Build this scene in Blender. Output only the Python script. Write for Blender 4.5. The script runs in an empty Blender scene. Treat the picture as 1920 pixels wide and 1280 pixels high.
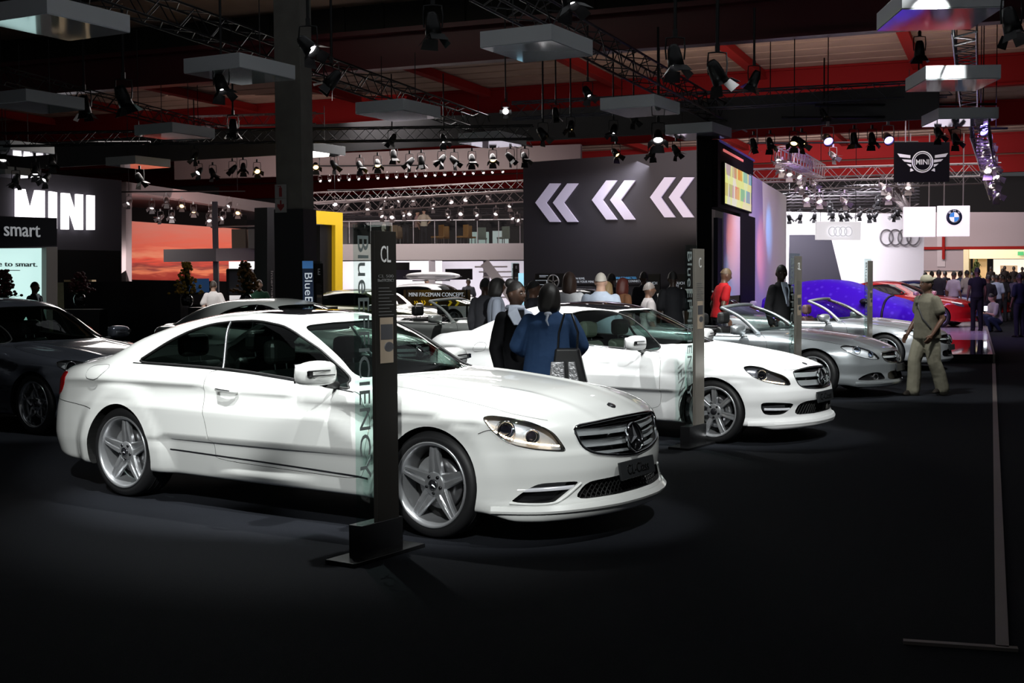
import bpy, bmesh, math, random
import numpy as np
from mathutils import Vector, Matrix, Euler
random.seed(7)
S = bpy.context.scene
COL = S.collection
PI = math.pi
# ---------------------------------------------------------------- camera
FPX, CAM_H, PITCH, ROLL = 2350., 1.63, .0487, -.0065
cd = bpy.data.cameras.new('camera'); cam = bpy.data.objects.new('camera', cd); COL.objects.link(cam)
cd.sensor_width = 36; cd.lens = 36*FPX/1920; cd.clip_end = 400; cd.clip_start = .05
cam.location = (0, 0, CAM_H)
cam.rotation_euler = (Matrix.Rotation(PI/2-PITCH, 4, 'X') @ Matrix.Rotation(ROLL, 4, 'Z')).to_euler()
S.camera = cam
# ---------------------------------------------------------------- colour and world
S.view_settings.view_transform = 'Standard'; S.view_settings.look = 'None'
S.view_settings.exposure = 0.0; S.view_settings.gamma = 1; S.view_settings.use_curve_mapping = False
W = bpy.data.worlds.new('hall_air'); S.world = W; W.use_nodes = True
W.node_tree.nodes['Background'].inputs[0].default_value = (.9, .95, 1, 1)
W.node_tree.nodes["Background"].inputs[1].default_value = .05
# ---------------------------------------------------------------- light: the hall's spotlights and stand washes, with added fill lamps
def aimed(o, loc, aim): o.location = loc; o.rotation_euler = (Vector(aim)-Vector(loc)).to_track_quat('-Z', 'Y').to_euler(); return o
def beam(loc, aim, e, ang, blend=.5, col=(.97, 1, .985), r=.09):
    l = bpy.data.lights.new('spot_beam', 'SPOT'); l.energy = e; l.spot_size = math.radians(ang); l.spot_blend = blend; l.color = col; l.shadow_soft_size = r
    o = bpy.data.objects.new('spot_beam', l); COL.objects.link(o); return aimed(o, loc, aim)
def wash(loc, aim, e, sx, sy, col=(1, .95, .93), spread=150):
    l = bpy.data.lights.new('wash_fill', 'AREA'); l.shape = 'RECTANGLE'; l.size = sx; l.size_y = sy; l.energy = e; l.color = col; l.spread = math.radians(spread)
    o = bpy.data.objects.new('wash_fill', l); COL.objects.link(o); return aimed(o, loc, aim)
# each front-row car: two from above its near side, one from the front right, one from behind
for (ox, oy, g) in ((0, 0, 1.), (2.47, 4.47, 1.), (4.5, 9.0, 1.15), (6.9, 13.9, 1.15)):
    beam((-3.0+ox, 7.4+oy, 7.2), (-1.7+ox, 9.6+oy, .6), 2500*g, 31, .5); beam((.6+ox, 6.3+oy, 6.6), (-.7+ox, 9.1+oy, .5), 1700*g, 29, .5)
    beam((-1.6+ox, .4+oy, 5.4), (-2.6+ox, 10.0+oy, .95), 3000*g, 17, .45); beam((-.4+ox, .2+oy, 5.4), (-.35+ox, 8.3+oy, .85), 2100*g, 17, .45)  # added pair towards the camera that brightens the car's side
    beam((3.2+ox, 6.9+oy, 6.3), (.3+ox, 8.5+oy, .6), 800*g, 22, .5); beam((-2.6+ox, 12.6+oy, 6.4), (-1.6+ox, 9.8+oy, .9), 800*g, 38, .5)
# rear row
beam((-4.2, 12.6, 6.2), (-5.2, 14.6, .8), 420, 40, .5); beam((-3.4, 17.0, 6.4), (-3.0, 18.6, .8), 1100, 38, .5); beam((-.8, 20.0, 6.4), (-.8, 23.2, .7), 1100, 40, .5)
# people between the coupes
beam((3.5, 9.5, 6), (.6, 11.0, 1.2), 700, 20, .6); beam((3.4, 14.6, 6), (5.7, 17.1, 1.0), 900, 24, .6)
# stands
wash((3.2, 38.6, 5.2), (2.6, 40.4, 1.6), 55, 4.5, .4, (.95, .93, 1), 120)
wash((-2, 35, 6), (-2.2, 33, 0), 450, 5, 3); wash((-1.5, 45, 6), (-1.5, 43, 0), 700, 6, 4)
wash((-5, 52, 6.3), (-5, 57, 3.2), 230, 9, 1.0, (1, .93, .9)); wash((-5, 63, 2.6), (-5, 66, 1.2), 250, 8, 1.0, (1, .95, 1))
wash((12, 54, 6.2), (14, 59.5, 2.2), 2300, 9, 1.2, (.97, .93, 1)); wash((14.5, 40, 6.5), (14.5, 41, 0), 260, 8, 5, (1, .93, .93)); wash((10.3, 31.5, 6), (9.8, 35.4, .8), 260, 4, 1.5, (.50, .32, 1))
wash((7.4, 30.5, 4.3), (8.4, 38, 2.4), 70, 1.5, 1.5, (1, .86, .9)); beam((9.6, 36.6, 3.6), (7.85, 38.1, 3.1), 260, 46, 1, (.10, .42, 1)); beam((8.9, 34.6, 2.4), (7.1, 36.4, 2.4), 170, 60, 1, (1, .25, .2))
beam((7.4, 29.4, 3.0), (5.5, 31.4, 2.6), 220, 50, 1, (1, .33, .16)); beam((7.2, 29.0, 1.4), (5.4, 31.0, 1.7), 90, 44, 1, (.35, .7, 1))
wash((-13.5, 53, 5.2), (-13, 57, 3), 70, 7, 2, (1, .6, .55)); wash((-12, 50, 2.0), (-12, 57, 5.4), 150, 8, 2, (1, .85, .85)); wash((-14.5, 43.5, 4.9), (-15.8, 46.5, 3.6), 25, 3, .3)
wash((-8, 34, 5.2), (-8, 31, .5), 260, 6, 3, (1, .93, .88)); wash((20, 66, 6.5), (21, 72, 3), 900, 9, 1.5, (1, .88, .86))
# added upward lamps in place of stand light bounced onto the roof
wash((8, 36, 5.9), (13, 50, 9), 240, 12, 6, (1, .85, .75), 170); wash((-6, 48, 6.2), (-6, 60, 9), 95, 14, 6, (1, .75, .7), 170)
wash((2, 27, 9.5), (3, 31.8, 10.5), 60, 20, 1, (1, .95, .85), 170)  # added wash picking out the ribbed upper wall
beam((-6.6, 25.2, 5.5), (-6.95, 29, 1.35), 1100, 22, .6); beam((-5.2, 25.6, 5.2), (-5.9, 29.5, 1.4), 300, 16, .6)  # added spots brightening the men in white and green
# added overhead fill in place of the hall's soft bounce near the cars
wash((1, 16, 7.5), (1, 16, 0), 90, 14, 14, (.9, .95, 1), 170)
# ---------------------------------------------------------------- placing: a pixel of the photo plus a depth or a height
def ray(px, py):
    cr, sr = math.cos(ROLL), math.sin(ROLL); a, b = px-960, py-640
    u = a*cr+b*sr; v = -a*sr+b*cr; c, s = math.cos(PITCH), math.sin(PITCH)
    return Vector((u, c*FPX-s*v, -s*FPX-c*v))/FPX
def at(px, py, Y):
    r = ray(px, py); return Vector((0, 0, CAM_H))+r*(Y/r.y)
def atz(px, py, z=0.):
    r = ray(px, py); return Vector((0, 0, CAM_H))+r*((z-CAM_H)/r.z)
# ---------------------------------------------------------------- materials
MT = {}
def mat(name, col=(.8, .8, .8), rough=.5, metal=0., coat=0., emit=None, es=0., spec=.5, bump=None, nz=None):
    if name in MT: return MT[name]
    m = bpy.data.materials.new(name); m.use_nodes = True; nt = m.node_tree; b = nt.nodes['Principled BSDF']
    b.inputs['Base Color'].default_value = (*col, 1); b.inputs['Roughness'].default_value = rough
    b.inputs['Metallic'].default_value = metal; b.inputs['Coat Weight'].default_value = coat
    b.inputs['Coat Roughness'].default_value = .03; b.inputs['Specular IOR Level'].default_value = spec
    if emit: b.inputs['Emission Color'].default_value = (*emit, 1); b.inputs['Emission Strength'].default_value = es
    tc = None
    if nz:      # (scale, amount): slight colour variation of the material itself
        tc = nt.nodes.new('ShaderNodeTexCoord'); n = nt.nodes.new('ShaderNodeTexNoise'); n.inputs['Scale'].default_value = nz[0]; n.inputs['Detail'].default_value = 6
        r = nt.nodes.new('ShaderNodeMapRange'); r.inputs['To Min'].default_value = 1-nz[1]; r.inputs['To Max'].default_value = 1+nz[1]
        mx = nt.nodes.new('ShaderNodeMix'); mx.data_type = 'RGBA'; mx.blend_type = 'MULTIPLY'; mx.inputs[0].default_value = 1
        mx.inputs[6].default_value = (*col, 1)
        nt.links.new(tc.outputs['Object'], n.inputs['Vector']); nt.links.new(n.outputs['Fac'], r.inputs['Value'])
        nt.links.new(r.outputs['Result'], mx.inputs[7]); nt.links.new(mx.outputs[2], b.inputs['Base Color'])
    if bump:    # (scale, strength)
        tc = tc or nt.nodes.new('ShaderNodeTexCoord'); n = nt.nodes.new('ShaderNodeTexNoise'); n.inputs['Scale'].default_value = bump[0]
        bp = nt.nodes.new('ShaderNodeBump'); bp.inputs['Strength'].default_value = bump[1]; bp.inputs['Distance'].default_value = .01
        nt.links.new(tc.outputs['Object'], n.inputs['Vector']); nt.links.new(n.outputs['Fac'], bp.inputs['Height']); nt.links.new(bp.outputs['Normal'], b.inputs['Normal'])
    MT[name] = m; return m
def glass(name, tint=(.8, .85, .83), ior=1.45, rough=.0, edge=None):
    if name in MT: return MT[name]
    m = bpy.data.materials.new(name); m.use_nodes = True; nt = m.node_tree; nt.nodes.remove(nt.nodes['Principled BSDF'])
    t = nt.nodes.new('ShaderNodeBsdfTransparent'); t.inputs[0].default_value = (*tint, 1)
    g = nt.nodes.new('ShaderNodeBsdfGlossy'); g.inputs['Roughness'].default_value = rough
    f = nt.nodes.new('ShaderNodeFresnel'); f.inputs['IOR'].default_value = ior
    ge = nt.nodes.new('ShaderNodeNewGeometry'); iv = nt.nodes.new('ShaderNodeMath'); iv.operation = 'SUBTRACT'; iv.inputs[0].default_value = 1; nt.links.new(ge.outputs['Backfacing'], iv.inputs[1])
    mu = nt.nodes.new('ShaderNodeMath'); mu.operation = 'MULTIPLY'; nt.links.new(f.outputs[0], mu.inputs[0]); nt.links.new(iv.outputs[0], mu.inputs[1])
    x = nt.nodes.new('ShaderNodeMixShader'); nt.links.new(mu.outputs[0], x.inputs[0]); nt.links.new(t.outputs[0], x.inputs[1]); nt.links.new(g.outputs[0], x.inputs[2])
    nt.links.new(x.outputs[0], nt.nodes['Material Output'].inputs[0]); MT[name] = m; return m
# ---------------------------------------------------------------- objects and tags
def tag(o, label=None, cat=None, group=None, kind=None):
    if label: o['label'] = label
    if cat: o['category'] = cat
    if group: o['group'] = group
    if kind: o['kind'] = kind
    return o
def empty(name, loc=(0, 0, 0), rz=0., label=None, cat=None, group=None):
    o = bpy.data.objects.new(name, None); COL.objects.link(o); o.location = loc; o.rotation_euler = (0, 0, rz); o.empty_display_size = .1
    return tag(o, label, cat, group)
def copy_tree(o, parent=None):
    c = o.copy(); COL.objects.link(c); c.parent = parent
    for ch in [k for k in o.children]: copy_tree(ch, c)
    return c
class MB:
    """collects simple solids into ONE mesh"""
    def __init__(s): s.bm = bmesh.new(); s.mi = 0; s.M = Matrix.Identity(4)
    def _add(s, verts, faces, smooth=False):
        vs = [s.bm.verts.new(s.M @ Vector(v)) for v in verts]
        for f in faces:
            try: fc = s.bm.faces.new([vs[i] for i in f]); fc.material_index = s.mi; fc.smooth = smooth
            except ValueError: pass
        return s
    def box(s, c, d, rz=0., R=None):
        hx, hy, hz = d[0]/2, d[1]/2, d[2]/2
        m = Matrix.Translation(c) @ (R.to_4x4() if R else Matrix.Rotation(rz, 4, 'Z'))
        v = [m @ Vector((x*hx, y*hy, z*hz)) for x in (-1, 1) for y in (-1, 1) for z in (-1, 1)]
        return s._add(v, [(0, 1, 3, 2), (4, 6, 7, 5), (0, 4, 5, 1), (2, 3, 7, 6), (0, 2, 6, 4), (1, 5, 7, 3)])
    def span(s, a, b): return s.box([(a[i]+b[i])/2 for i in range(3)], [abs(a[i]-b[i]) for i in range(3)])
    def bar(s, a, b, w, h=None, up=(0, 0, 1)):
        a, b = Vector(a), Vector(b); d = (b-a); L = d.length; d.normalize(); u = Vector(up)
        if abs(d.dot(u)) > .99: u = Vector((1, 0, 0))
        x = d.cross(u).normalized(); z = x.cross(d)
        return s.box((a+b)/2, (w, L, h or w), R=Matrix((x, d, z)).transposed())
    def tube(s, pts, r, n=8, cap=True, closed=False):
        pts = [Vector(p) for p in pts]; N = len(pts); rr = r if hasattr(r, '__len__') else [r]*N
        vs = []; fs = []; px = None
        for i, p in enumerate(pts):
            if closed: d = pts[(i+1) % N]-pts[i-1]
            else: d = pts[min(i+1, N-1)]-pts[max(i-1, 0)]
            d.normalize()
            if px is None: px = d.orthogonal().normalized()
            else: px = (px-d*px.dot(d)); px = px.normalized() if px.length > 1e-6 else d.orthogonal().normalized()
            q = d.cross(px)
            for k in range(n): a = 2*PI*k/n; vs.append(p+(px*math.cos(a)+q*math.sin(a))*rr[i])
        for i in range(N if closed else N-1):
            for k in range(n):
                a = i*n+k; b = i*n+(k+1) % n; j = (i+1) % N; fs.append((a, b, j*n+(k+1) % n, j*n+k))
        s._add(vs, fs, True)
        if cap and not closed: s._add(vs[:n], [tuple(reversed(range(n)))]); s._add(vs[-n:], [tuple(range(n))])
        return s
    def lathe(s, prof, n=32, axis='Z', c=(0, 0, 0), smooth=True, close=False):
        c = Vector(c); vs = []; fs = []; m = len(prof)
        for k in range(n):
            a = 2*PI*k/n; ca, sa = math.cos(a), math.sin(a)
            for r, h in prof:
                v = {'Z': (r*ca, r*sa, h), 'Y': (r*ca, h, -r*sa), 'X': (h, r*ca, r*sa)}[axis]; vs.append(c+Vector(v))
        for k in range(n):
            for i in range(m if close else m-1):
                j = (i+1) % m; k2 = (k+1) % n; fs.append((k*m+i, k2*m+i, k2*m+j, k*m+j))
        s._add(vs, fs, smooth); return s
    def prism(s, poly, a, b, plane='XY'):
        """extrude a 2D polygon between heights a and b"""
        f = {'XY': lambda p, h: (p[0], p[1], h), 'XZ': lambda p, h: (p[0], h, p[1]), 'YZ': lambda p, h: (h, p[0], p[1])}[plane]
        n = len(poly); v = [f(p, a) for p in poly]+[f(p, b) for p in poly]
        return s._add(v, [tuple(range(n)), tuple(range(2*n-1, n-1, -1))]+[(i, i+n, (i+1) % n+n, (i+1) % n) for i in range(n)])
    def ball(s, c, r, n=10, m=7):
        r = r if hasattr(r, '__len__') else (r, r, r); c = Vector(c); vs = [c+Vector((0, 0, r[2]))]; fs = []
        for i in range(1, m):
            for k in range(n):
                t = PI*i/m; a = 2*PI*k/n; vs.append(c+Vector((r[0]*math.sin(t)*math.cos(a), r[1]*math.sin(t)*math.sin(a), r[2]*math.cos(t))))
        vs.append(c-Vector((0, 0, r[2]))); e = len(vs)-1
        for k in range(n):
            fs.append((0, 1+k, 1+(k+1) % n)); fs.append((e, e-n+(k+1) % n, e-n+k))
            for i in range(m-2): a = 1+i*n; fs.append((a+k, a+n+k, a+n+(k+1) % n, a+(k+1) % n))
        return s._add(vs, fs, True)
    def mesh(s, name, mats, recalc=True, merge=False):
        if merge: bmesh.ops.remove_doubles(s.bm, verts=s.bm.verts, dist=1e-5)
        if recalc: bmesh.ops.recalc_face_normals(s.bm, faces=s.bm.faces)
        me = bpy.data.meshes.new(name); s.bm.to_mesh(me); s.bm.free()
        for m in (mats if isinstance(mats, (list, tuple)) else [mats]): me.materials.append(m)
        return me
    def build(s, name, mats, parent=None, loc=None, bevel=0, sub=0, **k):
        o = bpy.data.objects.new(name, s.mesh(name, mats, **k)); COL.objects.link(o)
        if parent: o.parent = parent
        if loc is not None: o.location = loc
        if bevel: md = o.modifiers.new('b', 'BEVEL'); md.width = bevel; md.segments = 3; md.limit_method = 'ANGLE'
        if sub: md = o.modifiers.new('s', 'SUBSURF'); md.levels = md.render_levels = sub; [setattr(p, 'use_smooth', True) for p in o.data.polygons]
        return o
def struct(o): o['kind'] = 'structure'; return o
def text_mesh(body, size, depth=.004, name='lettering', shear=0., spacing=1., align='CENTER', bold=0.):
    c = bpy.data.curves.new(name, 'FONT'); c.body = body; c.size = size; c.extrude = depth; c.align_x = align; c.align_y = 'CENTER'
    c.shear = shear; c.space_character = spacing; c.offset = bold; c.resolution_u = 3
    o = bpy.data.objects.new(name, c); COL.objects.link(o)
    me = bpy.data.meshes.new_from_object(o.evaluated_get(bpy.context.evaluated_depsgraph_get()))
    bpy.data.objects.remove(o); bpy.data.curves.remove(c); me.name = name; return me
def text(body, size, material, parent, M, width=None, height=None, name='lettering', **k):
    """lettering in the local XY plane, moved by M; scaled to a width and height when given"""
    me = text_mesh(body, size, name=name, **k); xs = [v.co.x for v in me.vertices]; ys = [v.co.y for v in me.vertices]
    sx = width/(max(xs)-min(xs)) if width else 1.; sy = height/(max(ys)-min(ys)) if height else sx if width else 1.
    cx, cy = ((max(xs)+min(xs))/2, (max(ys)+min(ys))/2) if width or height else (0, 0)
    for v in me.vertices: v.co = M @ Vector(((v.co.x-cx)*sx, (v.co.y-cy)*sy, v.co.z))
    me.materials.clear(); me.materials.append(material)
    o = bpy.data.objects.new(name, me); COL.objects.link(o); o.parent = parent; return o

# ---------------------------------------------------------------- hall grid
U = Vector((.930, -.368, 0)); Vd = Vector((.368, .930, 0)); UZ = math.atan2(U.y, U.x)     # along the fascias / away from the camera
CU = Vector((.831, -.556, 0)); CVd = Vector((.556, .831, 0)); CZ = -.589                   # the parked cars' own grid
def Mfr(o, x, z=(0, 0, 1)):
    """frame with local X along x, local Y up, local Z out of the face (to the right-hand side of x)"""
    x = Vector(x).normalized(); y = Vector(z); n = x.cross(y); return Matrix.Translation(o) @ Matrix((x, y, n)).transposed().to_4x4()
def wallseg(name, a, b, z0, z1, th, m, parent=None, **k):
    """upright slab between ground points a and b, thickness going away from the camera"""
    a = Vector((a[0], a[1], 0)); b = Vector((b[0], b[1], 0)); d = (b-a).normalized(); n = Vector((-d.y, d.x, 0))
    if n.dot(a) < 0: n = -n
    mb = MB(); c = (a+b)/2+n*th/2; mb.box((c.x, c.y, (z0+z1)/2), ((b-a).length, th, z1-z0), rz=math.atan2(d.y, d.x)); return mb.build(name, m, parent, **k)
def ceil_panel_mat():
    return mat('mirror_grey', (.58, .62, .66), .05, .5)
# floor
fl = mat('carpet', (.011, .0125, .017), .95, spec=.15, bump=(220, .6), nz=(160, .55))
b = MB(); b.box((0, 45, -.05), (140, 130, .1)); struct(b.build('floor', fl))
p0, p1 = Vector((2.14, 5.42, 0)), Vector((9.05, 23.5, 0)); b = MB(); b.bar(p0, p1, .055, .03); tag(b.build('floor_trim', mat('trim_alu', (.22, .19, .17), .5, .5)), 'long thin floor edging strip running away on the right of the carpet', 'floor trim')
b = MB(); b.bar((1.74, 5.53, 0), (2.20, 5.40, 0), .04, .03); tag(b.build('floor_trim', mat('trim_alu')), 'short floor edging strip across the near end of the long one', 'floor trim')
# roof and outer walls
dk = mat('hall_dark', (.030, .030, .026), .8); red = mat('red_steel', (.17, .007, .007), .8, spec=.1); redd = mat('red_steel_deep', (.20, .010, .008), .8, spec=.1)
cream = mat('roof_sheet', (.30, .20, .15), .7, nz=(1.2, .3))
O8 = Vector((0, 32.0, 0))
def H(s, t, z): v = O8+U*s+Vd*t; return Vector((v.x, v.y, z))
b = MB(); c = H(0, -.15, 11.2); b.box(c, (90, .2, 6.2), rz=UZ)
for k in range(-40, 41): b.box(H(k*1.15, -.28, 11.2), (.07, .07, 6.2), rz=UZ)
struct(b.build('wall_upper', dk))
b = MB(); b.box(H(0, -.45, 8.05), (90, .5, .12), rz=UZ); b.box(H(0, -.45, 7.6), (90, .06, .9), rz=UZ); b.box(H(0, -.45, 7.15), (90, .4, .08), rz=UZ); tag(b.build('roof_beam', mat('beam_maroon', (.09, .012, .016), .4)), 'long maroon roof girder along the foot of the ribbed upper wall', 'roof beam')
b = MB()
for k in range(0, 90): b.box(H(0, .3+k*.6, 8.65+.02*(k % 2)), (110, .56, .05), rz=UZ)
b.box(H(0, 27, 8.9), (110, 60, .1), rz=UZ); struct(b.build('ceiling', cream))
b = MB(); b.box(H(0, -18, 13.6), (110, 38, .2), rz=UZ); struct(b.build('ceiling_near', dk))
for i, t in enumerate((13, 24, 36, 48)):
    b = MB(); b.box(H(0, t, 8.15), (100, .12, .95), rz=UZ); b.box(H(0, t, 7.68), (100, .36, .07), rz=UZ); b.box(H(0, t, 8.6), (100, .36, .07), rz=UZ)
    tag(b.build('roof_beam', red), 'deep red roof girder, %s behind the ribbed upper wall' % ('first', 'second', 'third', 'fourth')[i], 'roof beam', 'red girders under the far roof')
ORD = 'first second third fourth fifth sixth seventh eighth ninth tenth eleventh twelfth thirteenth fourteenth fifteenth sixteenth seventeenth eighteenth nineteenth twentieth'.split()
ORD += ['twenty-'+x for x in ORD[:9]]+['thirtieth']+['thirty-'+x for x in ORD[:9]]
for i, s in enumerate(range(-26, 30, 5)):
    b = MB(); b.box(H(s, 20, 8.48), (.22, 40, .26), rz=UZ); b.box(H(s, 20, 8.34), (.32, 40, .04), rz=UZ)
    tag(b.build('roof_purlin', redd), 'dark red rafter across the far roof sheets, %s from the left' % ORD[i], 'roof rafter', 'rafters under the far roof')
struct(wallseg('wall_back', (-60, 92), (70, 92), 0, 9, .3, mat('far_wall', (.05, .045, .045), .8)))
struct(wallseg('wall_left', (-42, 0), (-34, 92), 0, 9, .3, dk)); struct(wallseg('wall_right', (46, 0), (50, 92), 0, 9, .3, dk))
# ---------------------------------------------------------------- ceiling boxes: polished grey hanging panels
def hang_box(px, py, sx=1.13, sy=1.38, t=.22, z=4.93, side=None):
    """px, py: nearest bottom corner"""
    p = atz(px, py, z); c = p-CU*(sx/2)*(1 if side is None else side)+Vd*(sy/2); o = empty('ceiling_panel', (c.x, c.y, z), CZ+.1)
    b = MB(); b.box((0, 0, t/2+.006), (sx, sy, t)); b.build('panel_casing', mat('panel_grey', (.62, .64, .66), .5), o, bevel=.004)
    b = MB(); b.box((0, 0, .0), (sx-.01, sy-.01, .012)); b.build('polished_underside', ceil_panel_mat(), o)
    for x in (-.4, .4): b = MB(); b.bar((x, 0, t), (x, 0, t+1.0), .012); b.build('hanging_wire', mat('wire_dark', (.03, .03, .03), .5), o)
    return o
HB = [(1040, 73, 'over the aisle, large, left of the long diagonal truss'), (452, 124, 'in front of the concrete column top'), (760, 205, 'right of the column, below the black truss'),
      (1232, 197, 'beside the bell lamp at the top right of centre'), (940, 262, 'above the left end of the dark chevron wall'), (1340, 246, 'directly above the black pillar of the video tower'),
      (325, 247, 'left of the column with a red reflection'), (255, 306, 'low over the white portal at the left'), (590, 282, 'half hidden behind the column'),
      (90, 22, 'cut by the top left corner'), (50, 188, 'at the left edge, upper one with a white reflection'), (20, 279, 'at the left edge, above the lit lettering wall'), (10, 325, 'lowest at the left edge')]
for px, py, t in HB:
    tag(hang_box(px, py), 'grey hanging ceiling panel '+t, 'ceiling panel', 'hanging panels over the cars')
for (px, py, w, t) in ((1793, 15, 1.25, 'largest, at the top right corner'), (1811, 148, 1.25, 'middle of the three on the right'), (1820, 222, 1.25, 'lowest of the three on the right')):
    p = atz(px, py, 4.93); o = empty('ceiling_panel', (p.x, p.y+.68, 4.93), -.06, 'grey hanging ceiling panel '+t, 'ceiling panel', 'hanging panels over the cars')
    b = MB(); b.box((0, 0, .12), (1.23, 1.35, .22)); b.build('panel_casing', mat('panel_grey'), o, bevel=.004); b = MB(); b.box((0, 0, 0), (1.22, 1.34, .012)); b.build('polished_underside', ceil_panel_mat(), o)
# ---------------------------------------------------------------- trusses
def truss(a, b_, size, m, label, step=None, tri=False, group=None):
    a, b_ = Vector(a), Vector(b_); d = (b_-a); L = d.length; d.normalize(); s = d.cross(Vector((0, 0, 1))).normalized(); u = s.cross(d); h = size/2; r = size*.055
    C = [(-h, -h), (h, -h), (0, h)] if tri else [(-h, -h), (h, -h), (h, h), (-h, h)]; P = lambda t, c: a+d*t+s*c[0]+u*c[1]
    mb = MB(); [mb.tube([P(0, c), P(L, c)], r, 6) for c in C]; step = step or size; n = max(1, int(L/step)); k_ = len(C)
    for i in range(n):
        t0, t1 = L*i/n, L*(i+1)/n
        for j in range(k_):
            c0, c1 = C[j], C[(j+1) % k_]
            mb.tube([P(t0, c0 if i % 2 else c1), P(t1, c1 if i % 2 else c0)], r*.55, 4, cap=False)
    return tag(mb.build('lighting_truss', m), label, 'truss', group)
tk = mat('truss_black', (.018, .018, .02), .4, .5); ts = mat('truss_alu', (.42, .37, .37), .35, .7)
truss(atz(150, -30, 6.3), atz(985, 262, 5.6), .42, tk, 'long black lighting truss running diagonally past the column top')
truss(atz(905, -30, 6.0), atz(1385, 232, 5.6), .42, tk, 'black lighting truss running diagonally to the video tower')
truss(at(0, 262, 30), at(1000, 248, 29), .30, tk, 'dark lighting truss over the grey fascia, left half')
truss(at(960, 208, 29), at(1780, 165, 29), .36, mat('truss_grey', (.12, .12, .15), .4, .6), 'grey box truss crossing above the right fascia')
truss(at(0, 140, 30), at(440, 255, 40), .35, tk, 'dark truss crossing the roof space at the upper left')
truss(at(590, 392, 52), at(985, 368, 50), .42, ts, 'silver lighting truss above the balcony, lower one', group='silver trusses')
truss(at(560, 372, 56), at(985, 347, 54), .42, ts, 'silver lighting truss above the balcony, upper one', group='silver trusses')
truss(at(1400, 330, 40), at(1870, 318, 42), .42, ts, 'silver truss passing behind the black winged sign, upper one', group='silver trusses')
truss(at(1400, 348, 44), at(1870, 332, 46), .42, ts, 'silver truss passing behind the black winged sign, lower one', group='silver trusses')
truss(at(1462, 285, 30), at(1535, 322, 40), .40, ts, 'short silver truss leading back from the video tower')
truss(at(1670, 350, 46), at(1700, 390, 60), .3, ts, 'thin silver truss sloping down towards the hanging white signs')
truss(at(1808, 40, 20), at(1818, 205, 30), .36, mat('truss_chrome', (.5, .5, .52), .25, .9), 'bright upright-looking truss between the right hanging panels')
truss(at(1836, 240, 27), at(1866, 365, 46), .36, ts, 'silver truss with stacked lamps at the far right')
truss(at(360, 228, 44), at(600, 222, 40), .35, ts, 'pale truss behind the concrete column')
# fascia: dark grey cloth band
fa, fb = at(0, 312, 40), at(1760, 226, 28.5)
def band(a, b, z0, z1, nm, m, label, cat):
    o = wallseg(nm, (a.x, a.y), (b.x, b.y), z0, z1, .12, m); return tag(o, label, cat)
fz = mat('fascia_cloth', (.085, .08, .085), .85)
band(fa, fb, 5.22, 6.0, 'fascia_banner', fz, 'long dark grey cloth fascia crossing above the stands', 'fascia')
fa2, fb2 = fa+Vector((.6, 3, 0)), fb+Vector((.6, 3, 0)); 
# ---------------------------------------------------------------- concrete column
cx = at(556, 560, 21.5); o = empty('column', (cx.x, cx.y, 0), CZ+.25, 'square concrete column painted black below, standing behind the nearest car', 'column')
b = MB(); b.box((0, 0, 5.5), (.50, .40, 5.3)); b.build('concrete_shaft', mat('concrete', (.13, .12, .105), .85, nz=(4, .3), bump=(30, .3)), o, bevel=.01)
b = MB(); b.box((0, 0, 1.43), (.56, .46, 2.86)); b.build('black_cladding', mat('cladding_black', (.012, .012, .013), .35), o)
for i, (z, kind) in enumerate(((3.16, 'ext'), (2.92, 'arr'))):
    b = MB(); b.box((-.14, -.238, z), (.22, .008, .235)); s_ = b.build('safety_sign', mat('sign_white', (.30, .29, .28), .5), o)
    b = MB(); sr = mat('sign_red', (.22, .02, .02), .5)
    if kind == 'ext':
        b.box((-.14, -.243, z-.015), (.055, .006, .15)); b.box((-.14, -.243, z+.075), (.02, .006, .035)); b.box((-.165, -.243, z+.085), (.05, .006, .012)); b.build('extinguisher_symbol', sr, s_)
    else:
        b.prism([(-.155, z+.09), (-.125, z+.09), (-.125, z+.02), (-.075, z+.03), (-.075, z-.02), (-.14, z-.09), (-.205, z-.02), (-.205, z+.03), (-.155, z+.02)], -.246, -.240, 'XZ'); b.build('arrow_symbol', sr, s_)
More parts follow.
